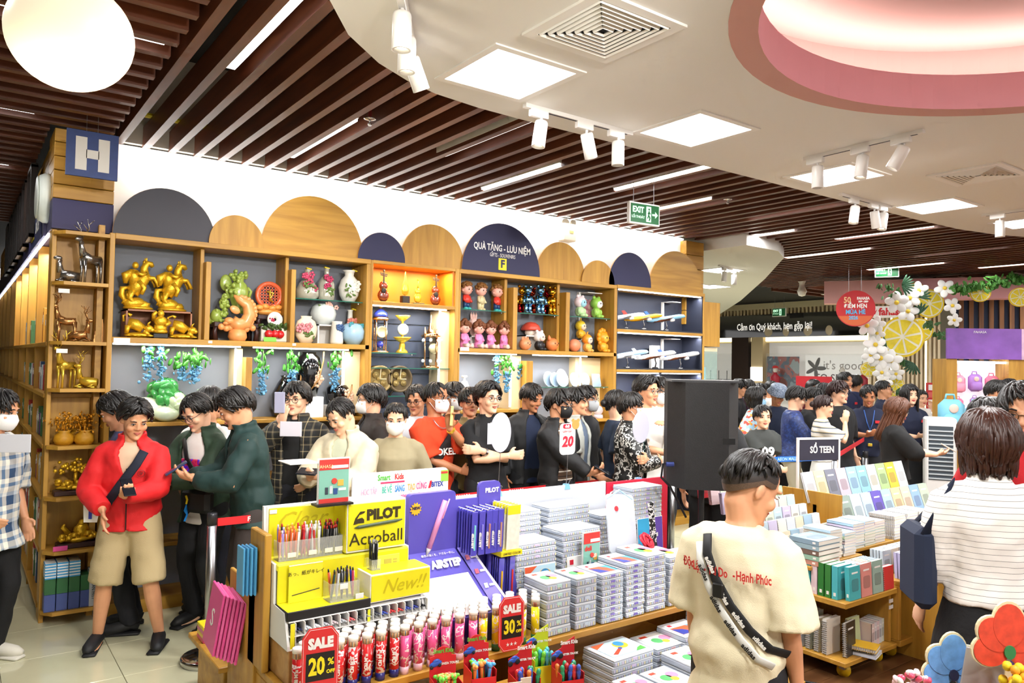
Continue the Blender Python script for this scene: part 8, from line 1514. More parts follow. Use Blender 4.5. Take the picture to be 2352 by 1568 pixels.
person('man in a pale shirt and white mask beside the loudspeaker', 1514, 866, 7.5, 30, ('mid', 'k'), 'l', TEE('#e6dfd2', collar=True, sleeve=.95), None, (6, 2), 0, mask=MASKW, glasses=GLS_F)
# picture edge and foreground
PLB = stripes(['#2c4768', '#b9c3cc', '#e7e2d3', '#6c88a6', '#e7e2d3', '#2c4768'], 2, .17, [0, .2, .34, .55, .68, .86], plaid=True)
person('man in a blue plaid shirt with white mask cut by the picture edge', 2, 890, 4.75, 84, ('short', 'k'), 'm', dict(m=PLB, sleeve=.62, loose=.04, hem=.72, fold=.03), PANT('#0f0f12'), (10, 14), 2, {'a': {'to': (-.22, -.12, .98), 'pole': (-.5, .7, -.3)}}, mask=MASKW, shoes='#d9d4c6')
def ex_boy(t, tx, A, HM, sf):
 for w, x, z in (('Độc', .165, 1.275), ('Lập', .11, 1.272), ('-', .076, 1.27), ('Tự Do', .02, 1.268), ('-', -.045, 1.268), ('Hạnh', -.085, 1.266), ('Phúc', -.148, 1.264)):
  a = sf(x, z, False, .022); txt(t, w, a, .05, M('#d23a34', .7), rz=pi-x*1.6, rx=radians(94), sx=.58, bold=.0012)
 def ln(dx, dz, pts): return [sf(x+dx, z+dz, False, .02) for x, z in pts]
 B1 = [(.085, 1.40), (.07, 1.33), (.03, 1.24), (-.03, 1.15), (-.10, 1.07), (-.165, 1.01), (-.21, .985)]
 q = MB(); q.tube(ln(0, 0, B1), .019, 8, flat=.25, up=(0, 1, 0)); q.build('bag_strap', M('#141416', .7), t, True)
 q = MB(); q.tube(ln(.03, -.035, B1), .016, 8, flat=.25, up=(0, 1, 0)); q.build('bag_strap', M('#d9d8d2', .7), t, True)
 q = MB(); q.rbox(sf(.015, 1.2, False, .026), (.045, .02, .055), .005); q.build('buckle', BLACK, t)
 for k, (x, z) in enumerate(((.05, 1.29), (-.005, 1.18), (-.065, 1.105), (-.135, 1.035))):
  txt(t, 'adidas', sf(x, z, False, .028), .026, WHITE, rz=pi, rx=radians(92), ry=radians((62, 54, 46, 38)[k]), bold=.0012)
  txt(t, 'adidas', sf(x+.03, z-.035, False, .028), .026, BLACK, rz=pi, rx=radians(92), ry=radians((62, 54, 46, 38)[k]), bold=.0008)
person('boy in a cream tee with a black lettered strap seen from behind', 1728, 1030, 2.85, 140, ('fade', 'k'), 'm', TEE('#ece0bf', sleeve=.52, loose=.036, hem=.60, fold=.02), ('shorts', M('#1b1b20', .85), .4), (-34, 26), 3, {'a': {'to': (-.215, -.08, .78), 'pole': (-.2, .6, -.3)}, 'b': {'to': (.215, -.10, .80), 'pole': (.2, .6, -.3)}}, fat=1.03, hs=1.1, vox=.0055, group=None, extra=ex_boy)
PEOPLE[-1][1]['label'] = 'chubby boy in a cream tee with lettered strap, back to the camera'
SW = stripes(['#efeae4', '#6a6660'], 2, .024, [0, .93]); 
def ex_wom(t, tx, A, HM, sf):
 q = MB(); q.rbox(tx((.25, -.06, 1.06)), (.09, .24, .34), .03); q.build('navy_bag', M('#17233c', .8), t); strap(t, tx, [(.26, .05, 1.2), (.15, .05, 1.43), (.25, -.14, 1.2)], M('#17233c', .8), .02)
person('woman with a brown bob in a white pinstripe blouse seen from behind', 2268, 944, 3.25, 170, ('bob', 'b'), 'l', dict(m=SW, sleeve=.6, loose=.022, hem=.93, collar=True, fold=.03), ('skirt', M('#0d0d10', .85, bump=.2, bs=60.), .02), (0, 0), 0, {'a': {'to': (-.2, -.16, .86), 'pole': (-.1, .6, -.3)}, 'b': {'to': (.2, -.16, .86), 'pole': (.1, .6, -.3)}}, female=True, vox=.007, extra=ex_wom, group=None)
def ex_edge(t, tx, A, HM, sf):
 q = MB(); loft(q, [[tx(p) for p in cring(z, rx, ry, .35, .016, .01)] for z, rx, ry in ((1.42, .09, .08), (1.46, .08, .075), (1.48, .086, .082))]); q.build('collar', M('#9a9c9c', .8), t, True)
person('man in brown glasses and red polo cut by the picture edge', 2352, 874, 3.45, -38, ('short', 'k'), 'm', TEE('#b5121c'), PANT('#1b1b20'), (0, 6), 0, glasses=M('#5a3a1c', .3), extra=ex_edge, group=None)
person('woman with long black hair and glasses behind the bob haired woman', 2272, 914, 4.6, -100, ('long', 'k'), 'l', TEE('#1b1b1f'), None, (0, 10), 0, female=True, glasses=GLS_F, group=None)
# ---- crowd on the far side
def ex_09(t, tx, A, HM, sf): txt(t, '09', sf(.02, 1.17, m=.02), .16, WHITE, rx=radians(86), bold=.006)
FARG = 'customers in the far queue'
person('small boy in a charcoal tee numbered 09 looking at the camera', 1752, 930, 8.3, 2, ('short', 'k'), 'l', TEE('#3b3e3c', loose=.03), PANT('#20202a'), (-2, 0), 0, crossed(.95), extra=ex_09, group=FARG, hs=1.15)
person('woman in a flowered shirt with a blue mask', 1738, 889, 9.6, 52, ('bob', 'k'), 'l', dict(m=blotch(['#9cc6dc', '#9cc6dc', '#d8d8cf', '#e0952c', '#c8432c', '#9cc6dc'], 30., cells=True), sleeve=.5, loose=.03), PANT('#2b55b8'), (20, 6), 0, glasses=GLS_S, mask=M('#9cc9e6', .7), female=True, group=FARG)
def hat(t, HM):
 q = MB(); q.T = HM; q.lathe([(.138, .035), (.142, .04), (.112, .075), (.105, .12), (.09, .14), (0, .147)], 20, sy=1.12); q.lathe([(.142, .036), (.105, .07)], 20, sy=1.12); q.build('bucket_hat', blotch(['#4c5a6e', '#8d9bb0', '#39475c', '#a9b4c2'], 60.), t, True)
person('man in a blue mottled bucket hat looking down', 1786, 884, 10.2, 4, None, 'd', TEE('#141e36'), None, (0, 24), 2, cap=hat, group=FARG)
pb = person('man in a dark blue dotted sweater typing on his phone', 1832, 886, 9, 74, ('mid', 'k'), 'l', dict(m=blotch(['#1a2c5e', '#1a2c5e', '#22386f', '#2c4486'], 40.), sleeve=.98, loose=.035), ('pants', M('#b9b09a', .85), .06), (6, 22), 4, phone2(1.14, -.36), glasses=GLS_S, group=FARG)
held(pb, 'phone', (0, -.46, 1.2), (.075, .012, .15), (-1., 0, 0), PHONE, 'phone held by the man in the dotted sweater', 'phone')
person('man in a black tee and glasses smiling at his phone', 1870, 889, 9.6, 60, ('mid', 'k'), 'm', TEE('#121214', loose=.03), None, (6, 24), 4, phone2(1.2, -.36), glasses=GLS_F, group=FARG)
person('woman with a ponytail in a striped top and white overall', 1893, 906, 8.5, 72, ('back', 'r'), 'l', dict(m=stripes(['#e6e2da', '#56606c', '#c8b890', '#e6e2da'], 2, .06, [0, .4, .6, .75]), sleeve=.45, loose=.02, hem=.95), ('skirt', M('#dcdcd6', .85), .38), (6, 8), 0, {'a': {'to': (-.02, -.24, 1.40), 'pole': (-.5, -.3, -.8), 'dir': (0, -.1, 1)}}, female=True, group=FARG)
person('tall man in a black tee with brown fringe and round glasses', 1927, 874, 9.0, 30, ('mid', 'r'), 'l', TEE('#121213', loose=.05, sleeve=.55, hem=.72), None, (8, 4), 0, glasses=GLS_F, group=FARG)
def lany(t, tx, A, HM, sf):
 q = MB(); q.tube([sf(-.06, 1.41), sf(-.03, 1.25), sf(0, 1.17), sf(.03, 1.25), sf(.06, 1.41)], .006, 5); q.build('lanyard', M('#2f5ca8', .6), t); q = MB(); q.rbox(sf(0, 1.13, m=.022), (.05, .006, .07), .002); q.build('name_badge', WHITE, t); q = MB(); q.rbox(sf(.085, 1.27), (.05, .006, .035), .002); q.build('chest_logo', M('#c9202a', .6), t); q = MB(); q.rbox(tx((0, -.14, .99)), (.05, .02, .035), .004); q.build('belt_buckle', GLDL, t)
def logo(t, tx, A, HM, sf):
 q = MB(); q.rbox(sf(.085, 1.27), (.05, .006, .035), .002); q.build('chest_logo', M('#c9202a', .6), t)
STG = 'staff in navy polos'
person('staff man in navy polo with lanyard reading a paper', 1995, 882, 9.5, -16, ('short', 'k'), 'd', TEE('#141b34', collar=True), PANT('#17171c'), (-2, 18), 0, phone2(1.12, -.34), extra=lany, group=STG)
person('staff man in navy polo and glasses looking sideways', 2030, 873, 11, 44, ('crew', 'k'), 'm', TEE('#141b34', collar=True), None, (14, 0), 0, glasses=GLS_F, group=STG)
pw = person('woman with long brown hair in black holding up her phone', 2062, 912, 7.9, 66, ('long', 'br'), 'l', TEE('#0f0f10', loose=.045, sleeve=.6), ('skirt', M('#0f0f10', .85), .1), (4, 18), 0, {'a': {'to': (-.05, -.40, 1.13), 'pole': (-.6, .3, -.7), 'dir': (.3, -.9, .3), 'pal': (.3, .2, .8), 'curl': .5}, 'b': {'to': (.05, -.40, 1.13), 'pole': (.6, .3, -.7), 'dir': (-.3, -.9, .3), 'pal': (-.3, .2, .8), 'curl': .5}}, glasses=GLS_S, female=True, group=FARG)
held(pw, 'phone', (0, -.51, 1.21), (.075, .012, .155), (-1.05, 0, 0), M('#c9b9a8', .3), 'pale phone held by the long haired woman in black', 'phone')
person('staff woman in navy polo with folded hands', 2090, 884, 9.9, 4, ('long', 'k'), 'l', TEE('#141b34', collar=True), ('skirt', M('#101012', .85), .1), (-4, 0), 0, phone2(1.08, -.26), extra=logo, female=True, group=STG)
person('woman in white touching her face behind the staff woman', 2116, 894, 11.4, 4, ('back', 'k'), 'l', TEE('#e9e5de', sleeve=.95), None, (0, 8), 0, {'b': {'to': (.06, -.2, 1.42), 'pole': (.6, -.2, -.8), 'dir': (-.2, -.1, 1)}}, female=True, group=FARG)
person('tall staff man seen past the brown fringed customer', 1942, 854, 12.2, 20, ('short', 'k'), 'm', TEE('#1a2348', collar=True), None, (0, 0), 0, extra=logo, group=STG)
person('staff man turned away beside the tall staff man', 1966, 860, 12.6, 130, ('short', 'k'), 'm', TEE('#1a2348', collar=True), None, (0, 0), 0, group=STG)
person('man in a white shirt with short hair near the purple billboard', 2291, 871, 9, 60, ('short', 'k'), 'm', TEE('#eeeae4', sleeve=.95, collar=True), None, (6, 12), 0, group=FARG)
person('man in a white shirt and glasses at the picture edge under the billboard', 2320, 869, 9.4, 0, ('short', 'k'), 'm', TEE('#eeeae4', sleeve=.95, collar=True), None, (0, 6), 0, glasses=GLS_F, group=FARG)
person('woman with a short fringe in dark red before the red poster', 1869, 873, 12.6, 10, ('bob', 'k'), 'l', TEE('#5c1420'), None, (0, 0), 0, female=True, group=FARG)
person('person in maroon with a backpack between two phone readers', 1893, 879, 10.4, 110, ('mid', 'k'), 'm', TEE('#4c1622', sleeve=.95), None, (0, 10), 0, group=FARG)
for k, (u, v, c, f, lab) in enumerate(((1699, 870, '#16161a', 70, 'dark haired man half hidden by the loudspeaker edge'), (1720, 870, '#3a1530', 120, 'man raising his arm in the far crowd'), (1747, 880, '#26324e', 60, 'man with bowed dark head behind the flowered shirt'), (1772, 874, '#e3dfd8', 40, 'man in white half hidden behind the bucket hat'))):
 person(lab, u, v, 11.6+.3*k, f, ('short' if k % 2 else 'mid', 'k'), 'm', TEE(c), None, (0, 8), 0, group=FARG)
person('person in black shorts standing behind the loudspeaker', 1640, 885, 6.2, 150, ('short', 'k'), 'm', TEE('#101012'), ('shorts', M('#0f0f11', .85), .4), (0, 0), 0, group=None)
# ================================================================ MALL BEYOND
RZ = radians(-60)
mb = MB(); mb.bx(27, 27.2, -14, 30, 0, 4.35); mb.bx(8, 27, 22, 22.2, 0, 4.35); struct('wall_far', mb, M('#cfc4ae', .8)); mb = MB(); mb.bx(-8.2, -8, -12, 26, 0, 4.35); struct('wall_left', mb, M('#c8b48c', .8)); mb = MB(); mb.bx(-8, .5, 21, 21.2, 0, 4.35); struct('wall_back', mb, M('#c8b48c', .8))
# glossy black header over the exit
t = thing('exit_header', 'glossy black header with white farewell lettering over the exit', 'header', (18, 12.4, 0), -pi/2); q = MB(); q.bx(-2.6, 2.4, 0, .2, 2.78, 3.40); q.build('glass_panel', M('#07080a', .06, coat=1.), t); txt(t, 'Cảm ơn Quý khách, hẹn gặp lại!', (-.15, -.01, 3.06), .26, M('#f0ece4', .4, emit=.6), bold=.004, sx=.68)
for k in range(44): q = MB(); q.box((-2.6+k*.115, .05, 3.48), (.05, .08, .15)); q.build('batten', M('#d8c4a0', .6), t)
q = MB(); q.bx(-2.6, 2.6, .1, .2, 3.40, 3.56); q.build('bulkhead', M('#d9cdb8', .7), t)
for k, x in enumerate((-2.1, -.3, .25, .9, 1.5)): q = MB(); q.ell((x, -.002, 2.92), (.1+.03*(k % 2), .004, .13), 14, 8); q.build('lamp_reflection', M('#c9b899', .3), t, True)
p = at(1790, 717, x=17.6); exitsign((17.6, p.y, p.z), -pi/2, 'small green exit sign above the black header', 1.15, False); p = at(2037, 623, d=12.5); exitsign(p, RZ, 'dark exit sign turned sideways near the pink beam', 1.0, False)
# shops opposite
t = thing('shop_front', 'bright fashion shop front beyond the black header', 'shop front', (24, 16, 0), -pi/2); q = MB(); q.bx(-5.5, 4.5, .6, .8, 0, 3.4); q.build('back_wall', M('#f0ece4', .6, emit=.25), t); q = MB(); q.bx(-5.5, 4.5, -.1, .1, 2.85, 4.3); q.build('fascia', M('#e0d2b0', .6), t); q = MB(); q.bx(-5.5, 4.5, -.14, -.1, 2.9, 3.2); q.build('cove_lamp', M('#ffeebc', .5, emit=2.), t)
for x, w, c in ((-1.95, .75, '#2a1a14'), (-1.2, .5, '#c9b48c')): q = MB(); q.bx(x-w/2, x+w/2, -.3, .1, 0, 3.3); q.build('column', M(c, .5), t)
q = MB(); q.bx(-.95, .35, -.02, .0, 1.0, 2.35); q.build('poster', blotch(['#7d8f9c', '#3f4f6a', '#b04038', '#a8b4b8'], 2.5), t); q = MB(); q.bx(.6, 3.1, -.02, 0, .9, 2.4); q.build('window_print', M('#f4f0ea', .5, emit=.35), t); txt(t, "it's good", (2.0, -.04, 2.05), .42, M('#a89c94', .5)); txt(t, 'TO SEE YOU!', (2.0, -.04, 1.62), .36, M('#5a3838', .5), bold=.003)
q = MB(); [q.ell((1.0+.2*cos(a), -.04, 1.95+.2*sin(a)), (.2, .01, .07), rot=(0, -a, 0)) for a in [k*1.2 for k in range(5)]]; q.build('star_flower', M('#3a1c1c', .5), t, True); q = MB(); q.bx(-1.45, -.95, -.33, -.30, 1.45, 1.95); q.build('light_box', M('#ffffff', .5, emit=3.), t); q = MB(); q.bx(-4.9, 4.3, -.12, -.1, .9, 2.45); q.build('pane', M('#dfe8ea', .05, alpha=.12), t)
for k in range(7):
 q = MB(); x = -4.6+.4*k; q.tube([(x, .3, 0), (x, .3, 1.8)], .015, 6); q.tube([(x-.18, .3, 1.45), (x+.18, .3, 1.45)], .012, 6); q.build('clothes_rail', DARK, t); q = MB(); q.ell((x+.05, .3, 1.2), (.16, .08, .22)); q.build('garment', M(['#e9e9ea', '#2a3044', '#c8ccd4', '#22304a', '#a8b0bc', '#e0e0e4', '#3a3c44'][k], .7), t, True)
for k, (x, c) in enumerate(((-.35, '#b01c30'), (2.2, '#e6e0d8'), (2.9, '#a01c28'))):
 m = thing('mannequin', ['mannequin in red cap and top in the shop window', 'white mannequin before the lettered window', 'mannequin in dark red in the shop window'][k], 'mannequin', (23.6, 16-x, .3)); q = MB(); q.tube([(0, 0, .0), (0, 0, .8)], .1, 10); q.lathe([(.1, .75), (.19, .95), (.16, 1.1), (.21, 1.3), (.08, 1.42), (.05, 1.48)], 14, sx=.6); q.build('body', M(c, .5), m, True); q = MB(); q.ell((0, 0, 1.58), (.09, .08, .12)); q.build('head', M('#e8e0d8', .4), m, True)
 if k == 0: q = MB(); q.lathe([(.13, 1.63), (.1, 1.65), (.09, 1.7), (0, 1.73)], 12); q.build('cap', M('#d83a3c', .5), m, True)
p = at(1869, 905, d=13.6); t = thing('red_poster', 'red standing poster in the far crowd', 'poster', (p.x, p.y, 0), RZ); q = MB(); q.bx(-.3, .3, 0, .02, .9, p.z+.32); q.build('panel', M('#d02430', .5), t); txt(t, '50', (0, -.01, p.z+.05), .3, M('#f0c8a0', .5)); q = MB(); q.bx(-.02, .02, 0, .02, 0, .9); q.build('leg', STEEL, t)
# round sign
p = at(1965, 708, d=12); t = thing('round_sign', 'round red hanging sign for a fiftieth anniversary summer event', 'sign', p, RZ); q = MB(); q.prism(circ(0, 0, .285, 40), 0, .03); q.build('disc', M('#d8282e', .5), t); q = MB(); q.prism(circ(0, 0, .272, 40, pi+.45, 2*pi-.45), -.004, -.001); q.build('orange_base', M('#e8703c', .5), t)
for s_, x, z, sz, c in (('50', -.12, .13, .13, '#f0c890'), ('FAHASA', .11, .155, .06, '#f4ece4'), ('1976 - 2026', .11, .105, .036, '#f4ece4'), ('ĐIỂM HẸN', 0, .035, .085, '#f8f2ea'), ('MÙA HÈ', 0, -.06, .095, '#58b4e4'), ('2026', -.03, -.15, .08, '#58b4e4')): txt(t, s_, (x, -.006, z), sz, M(c, .5, emit=.15), bold=.003, sx=.82)
for x in (-.1, .08): q = MB(); q.cyl((x, .015, .26), (x, .015, .7), .003, n=5); q.build('wire', STEEL, t)
# decorated column
pc = at(2068, 800, d=13.4); t = thing('batten_column', 'cream batten column decorated with lemon slices and white flowers', 'column', (pc.x, pc.y, 0), RZ); CR = M('#e2d3b2', .6); q = MB(); q.bx(-.5, .62, .03, .6, 0, 3.5); q.build('core', M('#cdbb94', .7), t)
for k in range(17): q = MB(); q.box((-.48+k*.067, .0, 1.78), (.035, .06, 3.5)); q.build('batten', CR, t)
for x in (-.16, .38): q = MB(); q.bx(x, x+.03, -.035, -.02, .3, 2.9); q.build('light_line', M('#fff4d0', .5, emit=3.), t)
p = at(2040, 716, d=13.0); t = thing('brand_sign', 'white sign with red lettering on the batten column', 'sign', p, RZ); q = MB(); q.bx(-.32, .32, 0, .05, -.1, .1); q.build('plate', WHITE, t); txt(t, 'fahasa', (.04, -.004, 0), .17, M('#d0242c', .5), bold=.006, sx=.9); q = MB(); q.prism([(-.28, -.06), (-.2, -.04), (-.17, .05), (-.21, .0), (-.26, .06)], -.005, 0); q.build('mark', M('#d0242c', .5), t)
def lemon(u, v, d, rpx, lab, sx=1.):
 p = at(u, v, d=d); r = rpx*d/FPX; t = thing('lemon_slice', lab, 'decoration', p, RZ, 'lemon slice decorations'); q = MB(); q.prism(circ(0, 0, r, 36, sx=sx), 0, .05); q.build('rind', M('#eccb10', .5), t); q = MB(); q.prism(circ(0, 0, r*.9, 36, sx=sx), -.006, 0); q.build('pith', M('#f4f0dc', .5), t)
 for k in range(8):
  a = k*pi/4+.2; P = [(r*.1*cos(a+.39)*sx, r*.1*sin(a+.39))]+[(r*.82*cos(a+.07+.65*i/5)*sx, r*.82*sin(a+.07+.65*i/5)) for i in range(6)]; q = MB(); q.prism(P, -.012, -.006); q.build('segment', M('#f0d820', .45, var=.1, vs=20.), t)
for a in ((2073, 773, 12.4, 47, 'biggest lemon slice at the middle of the column', .97), (2135, 697, 12.8, 33, 'lemon slice right of the white flowers', .9), (2112, 758, 12.9, 28, 'lemon slice half behind the biggest one'), (1995, 848, 12.5, 17, 'small lemon slice low on the left of the column'), (2058, 882, 12.5, 17, 'small lemon slice under the white flowers'), (2105, 664, 12.9, 16, 'small lemon slice at the top of the column'), (2252, 672, 12.2, 21, 'lemon slice hanging in the ivy'), (2343, 682, 11.6, 22, 'lemon slice at the picture edge'), (2047, 912, 12.6, 12, 'tiny lemon slice behind the crowd')): lemon(*a)
def wflower(u, v, rpx, lab, d=12.2, y=1):
 p = at(u, v, d=d); r = rpx*d/FPX; t = thing('paper_flower', lab, 'decoration', p, RZ, 'white paper flowers'); t.rotation_euler = (random.uniform(-.3, .3), random.uniform(0, 6), RZ+random.uniform(-.3, .3))
 for k in range(5): a = k*1.257; q = MB(); q.ell((r*.55*cos(a), .0, r*.55*sin(a)), (r*.48, r*.12, r*.36), 12, 7, rot=(0, -a, 0)); q.build('petal', M('#f2f0ea', .6), t, True)
 q = MB(); q.ell((0, -r*.12, 0), (r*.2, r*.12, r*.2)); q.build('heart', M('#ecc93c', .6), t, True)
for k, (u, v, r) in enumerate(((2060, 695, 26), (2090, 685, 24), (2110, 668, 22), (2170, 662, 22), (2085, 715, 24), (1992, 748, 24), (2013, 745, 20), (2015, 765, 18), (2010, 792, 26), (2022, 822, 28), (2046, 828, 26), (2000, 815, 20), (2025, 855, 20), (2058, 858, 18), (2030, 876, 20), (2187, 702, 20), (2192, 735, 16))):
 wflower(u, v, r, 'white paper flower %s' % ['over the round sign corner', 'above the biggest lemon', 'beside the top lemon', 'hanging at the ivy start', 'between sign and lemon', 'left of the biggest lemon', 'touching the left lemon edge', 'small one under the round sign', 'large one left below the lemon', 'largest below the lemon', 'right below the biggest lemon', 'at the left column edge', 'over the small lemon', 'near the low right lemon', 'lowest in the chain', 'at the blue slat wall', 'last on the right chain'][k])
def foliage(name, lab, spots, col, d=12.3, n=60, sp=30, L=.06):
 rr = random.Random(len(lab)); q = MB()
 for (u, v) in spots:
  for _ in range(n): p = at(u+rr.gauss(0, sp), v+rr.gauss(0, sp*.4), d=d+rr.uniform(-.1, .1)); q.ell(p, (L*rr.uniform(.6, 1.2), L*.12, L*.45), 5, 3, rot=(rr.uniform(-1, 1), rr.uniform(-2, 2), rr.uniform(0, 6)))
 return tag(q.build(name, M(col, .6, var=.4, vs=3.)), lab, 'foliage', kind='stuff')
foliage('ivy', 'green ivy garland along the pink beam', [(2200+k*22, 662-k*4+(k % 2)*8) for k in range(8)], '#4c8a34', 12.2, 34, 12); foliage('ivy', 'green creeper on the column beside the flowers', [(2035, 660), (2050, 680), (2160, 770), (2135, 745), (1990, 760), (2035, 880), (2070, 830), (2010, 900), (2075, 900)], '#3f6a34', 12.3, 16, 9)
for k, (u, v) in enumerate(((2072, 655), (2110, 682), (2112, 720), (2036, 798), (2100, 835))):
 p = at(u, v, d=12.2); t = thing('palm_leaf', 'dark green cut palm leaf %s' % ['at the top of the column', 'between lemon slices', 'under the right lemon', 'across the biggest lemon', 'pointing right low on the column'][k], 'leaf', p, RZ, 'palm leaves')
 for j in range(9): a = -1.2+j*.3+k; q = MB(); q.ell((.09*cos(a), 0, .09*sin(a)), (.1, .006, .018), 8, 4, rot=(0, -a, 0)); q.build('leaflet', M('#1f4a2c', .5), t, True)
# pink beam and slatted blue wall
a, b = at(2075, 655, d=13.2), at(2500, 625, d=12.2); L = (b-a).length; mb = MB(); mb.box(((a.x+b.x)/2, (a.y+b.y)/2, 3.32), (L, .3, .36), rz=atan2(b.y-a.y, b.x-a.x)); struct('beam_pink', mb, M('#e8a8ac', .7)); a, b = at(1935, 712, d=13.6), at(1998, 660, d=13.6); mb = MB(); mb.box((a.x+.3, a.y-.4, 3.3), (1.6, .3, .4), rz=RZ+pi); struct('beam_pink_end', mb, M('#e8b0ac', .7))
a, b = at(2195, 720, d=13.6), at(2480, 715, d=12.9); t = thing('slat_wall', 'blue wall with brown vertical battens behind the billboard', 'wall panel', (a.x, a.y, 0), atan2(b.y-a.y, b.x-a.x)); L = (b-a).length; q = MB(); q.bx(0, L, 0, .1, 0, 3.2); q.build('panel', M('#3c4e6c', .7), t)
for k in range(12): q = MB(); q.box((.08+k*L/12, -.04, 2.0), (.07, .08, 2.4)); q.build('batten', wood('#6a4222', '#8c5c30', 2, 2.), t)
# kiosk with billboard
p = at(2176, 790, d=10.5); t = thing('kiosk', 'oak kiosk under a purple billboard with lit backpack bays', 'kiosk', (p.x, p.y, 0), RZ+.28); K = t; q = MB(); q.bx(0, .95, 0, .05, 2.10, 2.52); q.build('billboard', M('#8a58b4', .4, var=.35, vs=2.5), t); q = MB(); q.bx(.95, 1.5, .0, .05, 2.1, 2.52); q.build('billboard_side', M('#e4bcd4', .4, var=.3, vs=6.), t); txt(t, 'FAHASA', (.42, -.004, 2.47), .045, WHITE)
for x0, x1 in ((0, .14), (.80, 1.0)): q = MB(); q.bx(x0, x1, .03, .5, 0, 2.1); q.build('post', OAK, t)
for x0, x1 in ((.14, .80), (1.0, 1.6)):
 q = MB(); q.bx(x0, x1, .40, .45, .8, 2.08); q.build('bay_back', M('#f2eef2', .5, emit=.5), t); q = MB(); q.bx(x0, x1, .1, .13, 2.04, 2.07); q.build('lamp', M('#ffffff', .5, emit=5.), t); q = MB(); q.bx(x0, x0+.02, .08, .1, .85, 2.05); q.build('lamp', M('#ffffff', .5, emit=4.), t); q = MB(); q.bx(x0, x1, .03, .5, 0, .85); q.build('counter', OAK, t)
def backpack(loc, c, lab, s=1., rz=0): 
 t = thing('backpack', lab, 'backpack', loc, rz, 'children backpacks'); t.scale = (s,)*3; q = MB(); q.rbox((0, 0, .19), (.28, .13, .36), .07); q.build('body', M(c, .5), t, True); q = MB(); q.rbox((0, -.08, .12), (.22, .06, .18), .04); q.build('pocket', M(c, .45), t, True); q = MB(); q.tube([(-.05, .03, .36), (-.04, .03, .42), (.04, .03, .42), (.05, .03, .36)], .012, 6); q.build('handle', M(c, .5), t, True); q = MB(); q.ell((0, -.07, .27), (.05, .01, .05)); q.build('badge', M('#e8c8b8', .5), t, True)
Rk = Matrix.Translation(K.location) @ Matrix.Rotation(K.rotation_euler.z, 4, 'Z')
for k, (x, z, c, lab) in enumerate(((.25, 1.62, '#e890a8', 'pink backpack in the kiosk bay, upper left'), (.47, 1.64, '#a878c8', 'purple backpack in the middle of the kiosk bay'), (.69, 1.62, '#e87c9c', 'pink backpack at the bay end'), (.25, 1.36, '#e878a0', 'small pink bag below the pink backpack'), (.47, 1.38, '#b088cc', 'small purple bag below the purple backpack'), (.69, 1.36, '#e8b0c0', 'pale pink pouch low in the bay'), (1.2, 1.5, '#c8b8e0', 'lilac backpack in the second bay'))): backpack(Rk @ Vector((x, .26, z)), c, lab, .68 if z > 1.45 else .5, RZ+.28)
for k in range(10): q = MB(); q.rbox((0, 0, .06), (.03, .05, .12), .004); tag(q.build('pencil_box', M(['#8a6ab0', '#b8a0d0', '#6ab0c0', '#d8a0c0'][k % 4], .4), None, loc=Rk @ Vector((.18+.06*k, .25, 1.16)), rz=RZ+.28), '%s boxed pencil set hung low in the kiosk bay' % ['violet', 'lilac', 'teal', 'pink'][k % 4], 'pencil box', 'hung pencil boxes')
p = at(2188, 985, d=9.6); q = MB(); t = thing('display_counter', 'oak counter with blue school bags before the kiosk', 'counter', (p.x, p.y, 0), RZ+.28); q.bx(-.2, 1.1, -.2, .3, 0, p.z-.05); q.build('block', OAK, t); zc = p.z-.05
for k, (x, c, s, lab) in enumerate(((-.02, '#7cc4dc', 1.15, 'large sky blue school bag on the counter'), (.33, '#88cce0', 1., 'second sky blue school bag beside the bottles'))): backpack((p.x+x*.86, p.y-x*.5, zc), c, lab, s, RZ+.28)
for k in range(2): q = MB(); q.lathe([(0, 0), (.045, 0), (.045, .17), (.03, .2), (.03, .22), (0, .22)], 14); tag(q.build('flask', M('#d8e0e4', .3, .3), None, True, loc=(p.x+.12+.1*k, p.y-.3-.04*k, zc)), 'pale steel flask %s' % ['left of its twin before the school bags', 'right of its twin before the school bags'][k], 'flask')
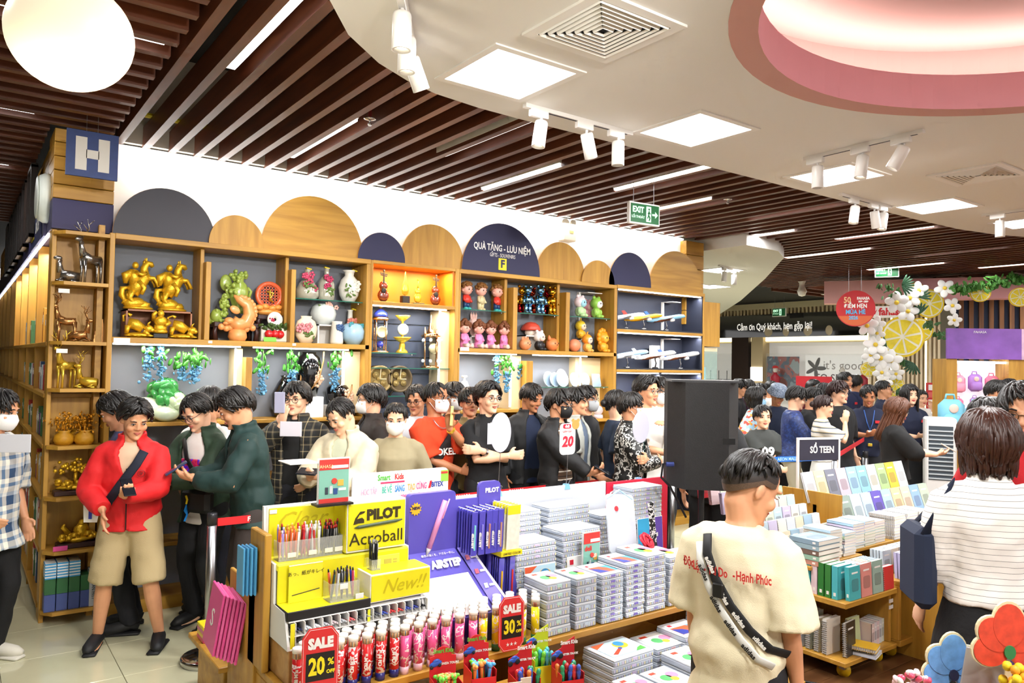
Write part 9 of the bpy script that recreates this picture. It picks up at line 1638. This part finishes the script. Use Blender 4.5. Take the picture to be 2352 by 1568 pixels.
p = at(2158, 995, d=9.3); t = thing('air_cooler', 'white air cooler with grille among the staff', 'air cooler', (p.x, p.y, 0), RZ); zt = at(2158, 958, d=9.3).z; q = MB(); q.rbox((0, 0, zt/2), (.34, .3, zt), .02); q.build('body', M('#e6e4e0', .4), t); q = MB(); q.bx(-.13, .13, -.153, -.15, zt-.75, zt-.1); q.build('grille_back', M('#3c464e', .6), t)
for k in range(12): q = MB(); q.box((0, -.158, zt-.73+k*.052), (.26, .01, .016)); q.build('louver', M('#b8c0c4', .4), t)
p = at(2155, 915, d=12.2); t = thing('brochure_stand', 'red and white brochure stand behind the staff woman', 'stand', (p.x, p.y, 0), RZ); q = MB(); q.bx(-.16, .16, 0, .2, 0, p.z+.25); q.build('body', M('#c8242c', .5), t)
for k in range(5): q = MB(); q.bx(-.14, .14, -.012, 0, p.z-.35+k*.12, p.z-.26+k*.12); q.build('brochure', M(['#f0ece8', '#e8b8b8', '#f0e8e0', '#d86058', '#f4f0ec'][k], .5), t)
p = at(1842, 657, d=14.5); t = thing('ceiling_ornament', 'small white hanging ornament below the far slats', 'ornament', p); MB().lathe([(0, -.2), (.06, -.18), (.09, -.1), (.05, 0), (.05, .05), (.08, .1), (.06, .14), (0, .15)], 16).build('body', WHITE, t, True); MB().cyl((0, 0, .15), (0, 0, .6), .004).build('cord', STEEL, t)
for x, y in ((14.5, 8.5), (20, 12), (20, 17), (11, 9.5), (12, 2), (15, 4)): panel(x, y, 'square ceiling panel over the mall passage', 'square ceiling panels over the mall', 90)
# books piled at the picture edge
for k, c in enumerate(('#1f2a4c', '#e8e0d0', '#c89040', '#2f6a9c', '#b8803c')): q = MB(); p = at(2150+k*9, 1083, d=4.9+.1*k); q.rbox((0, 0, .12), (.05, .17, .24), .003); tag(q.build('thick_book', M(c, .5), None, loc=(p.x, p.y, .68), rz=-.3), '%s thick book in the pile beside the navy bag' % ['navy', 'cream', 'ochre', 'blue', 'tan'][k], 'book')
q = MB(); p = at(2170, 1100, d=5.1); q.rbox((p.x+.15, p.y, .34), (.6, .5, .68), .005); tag(q.build('book_table', OAK), 'small oak table carrying thick books behind the bob haired woman', 'table')
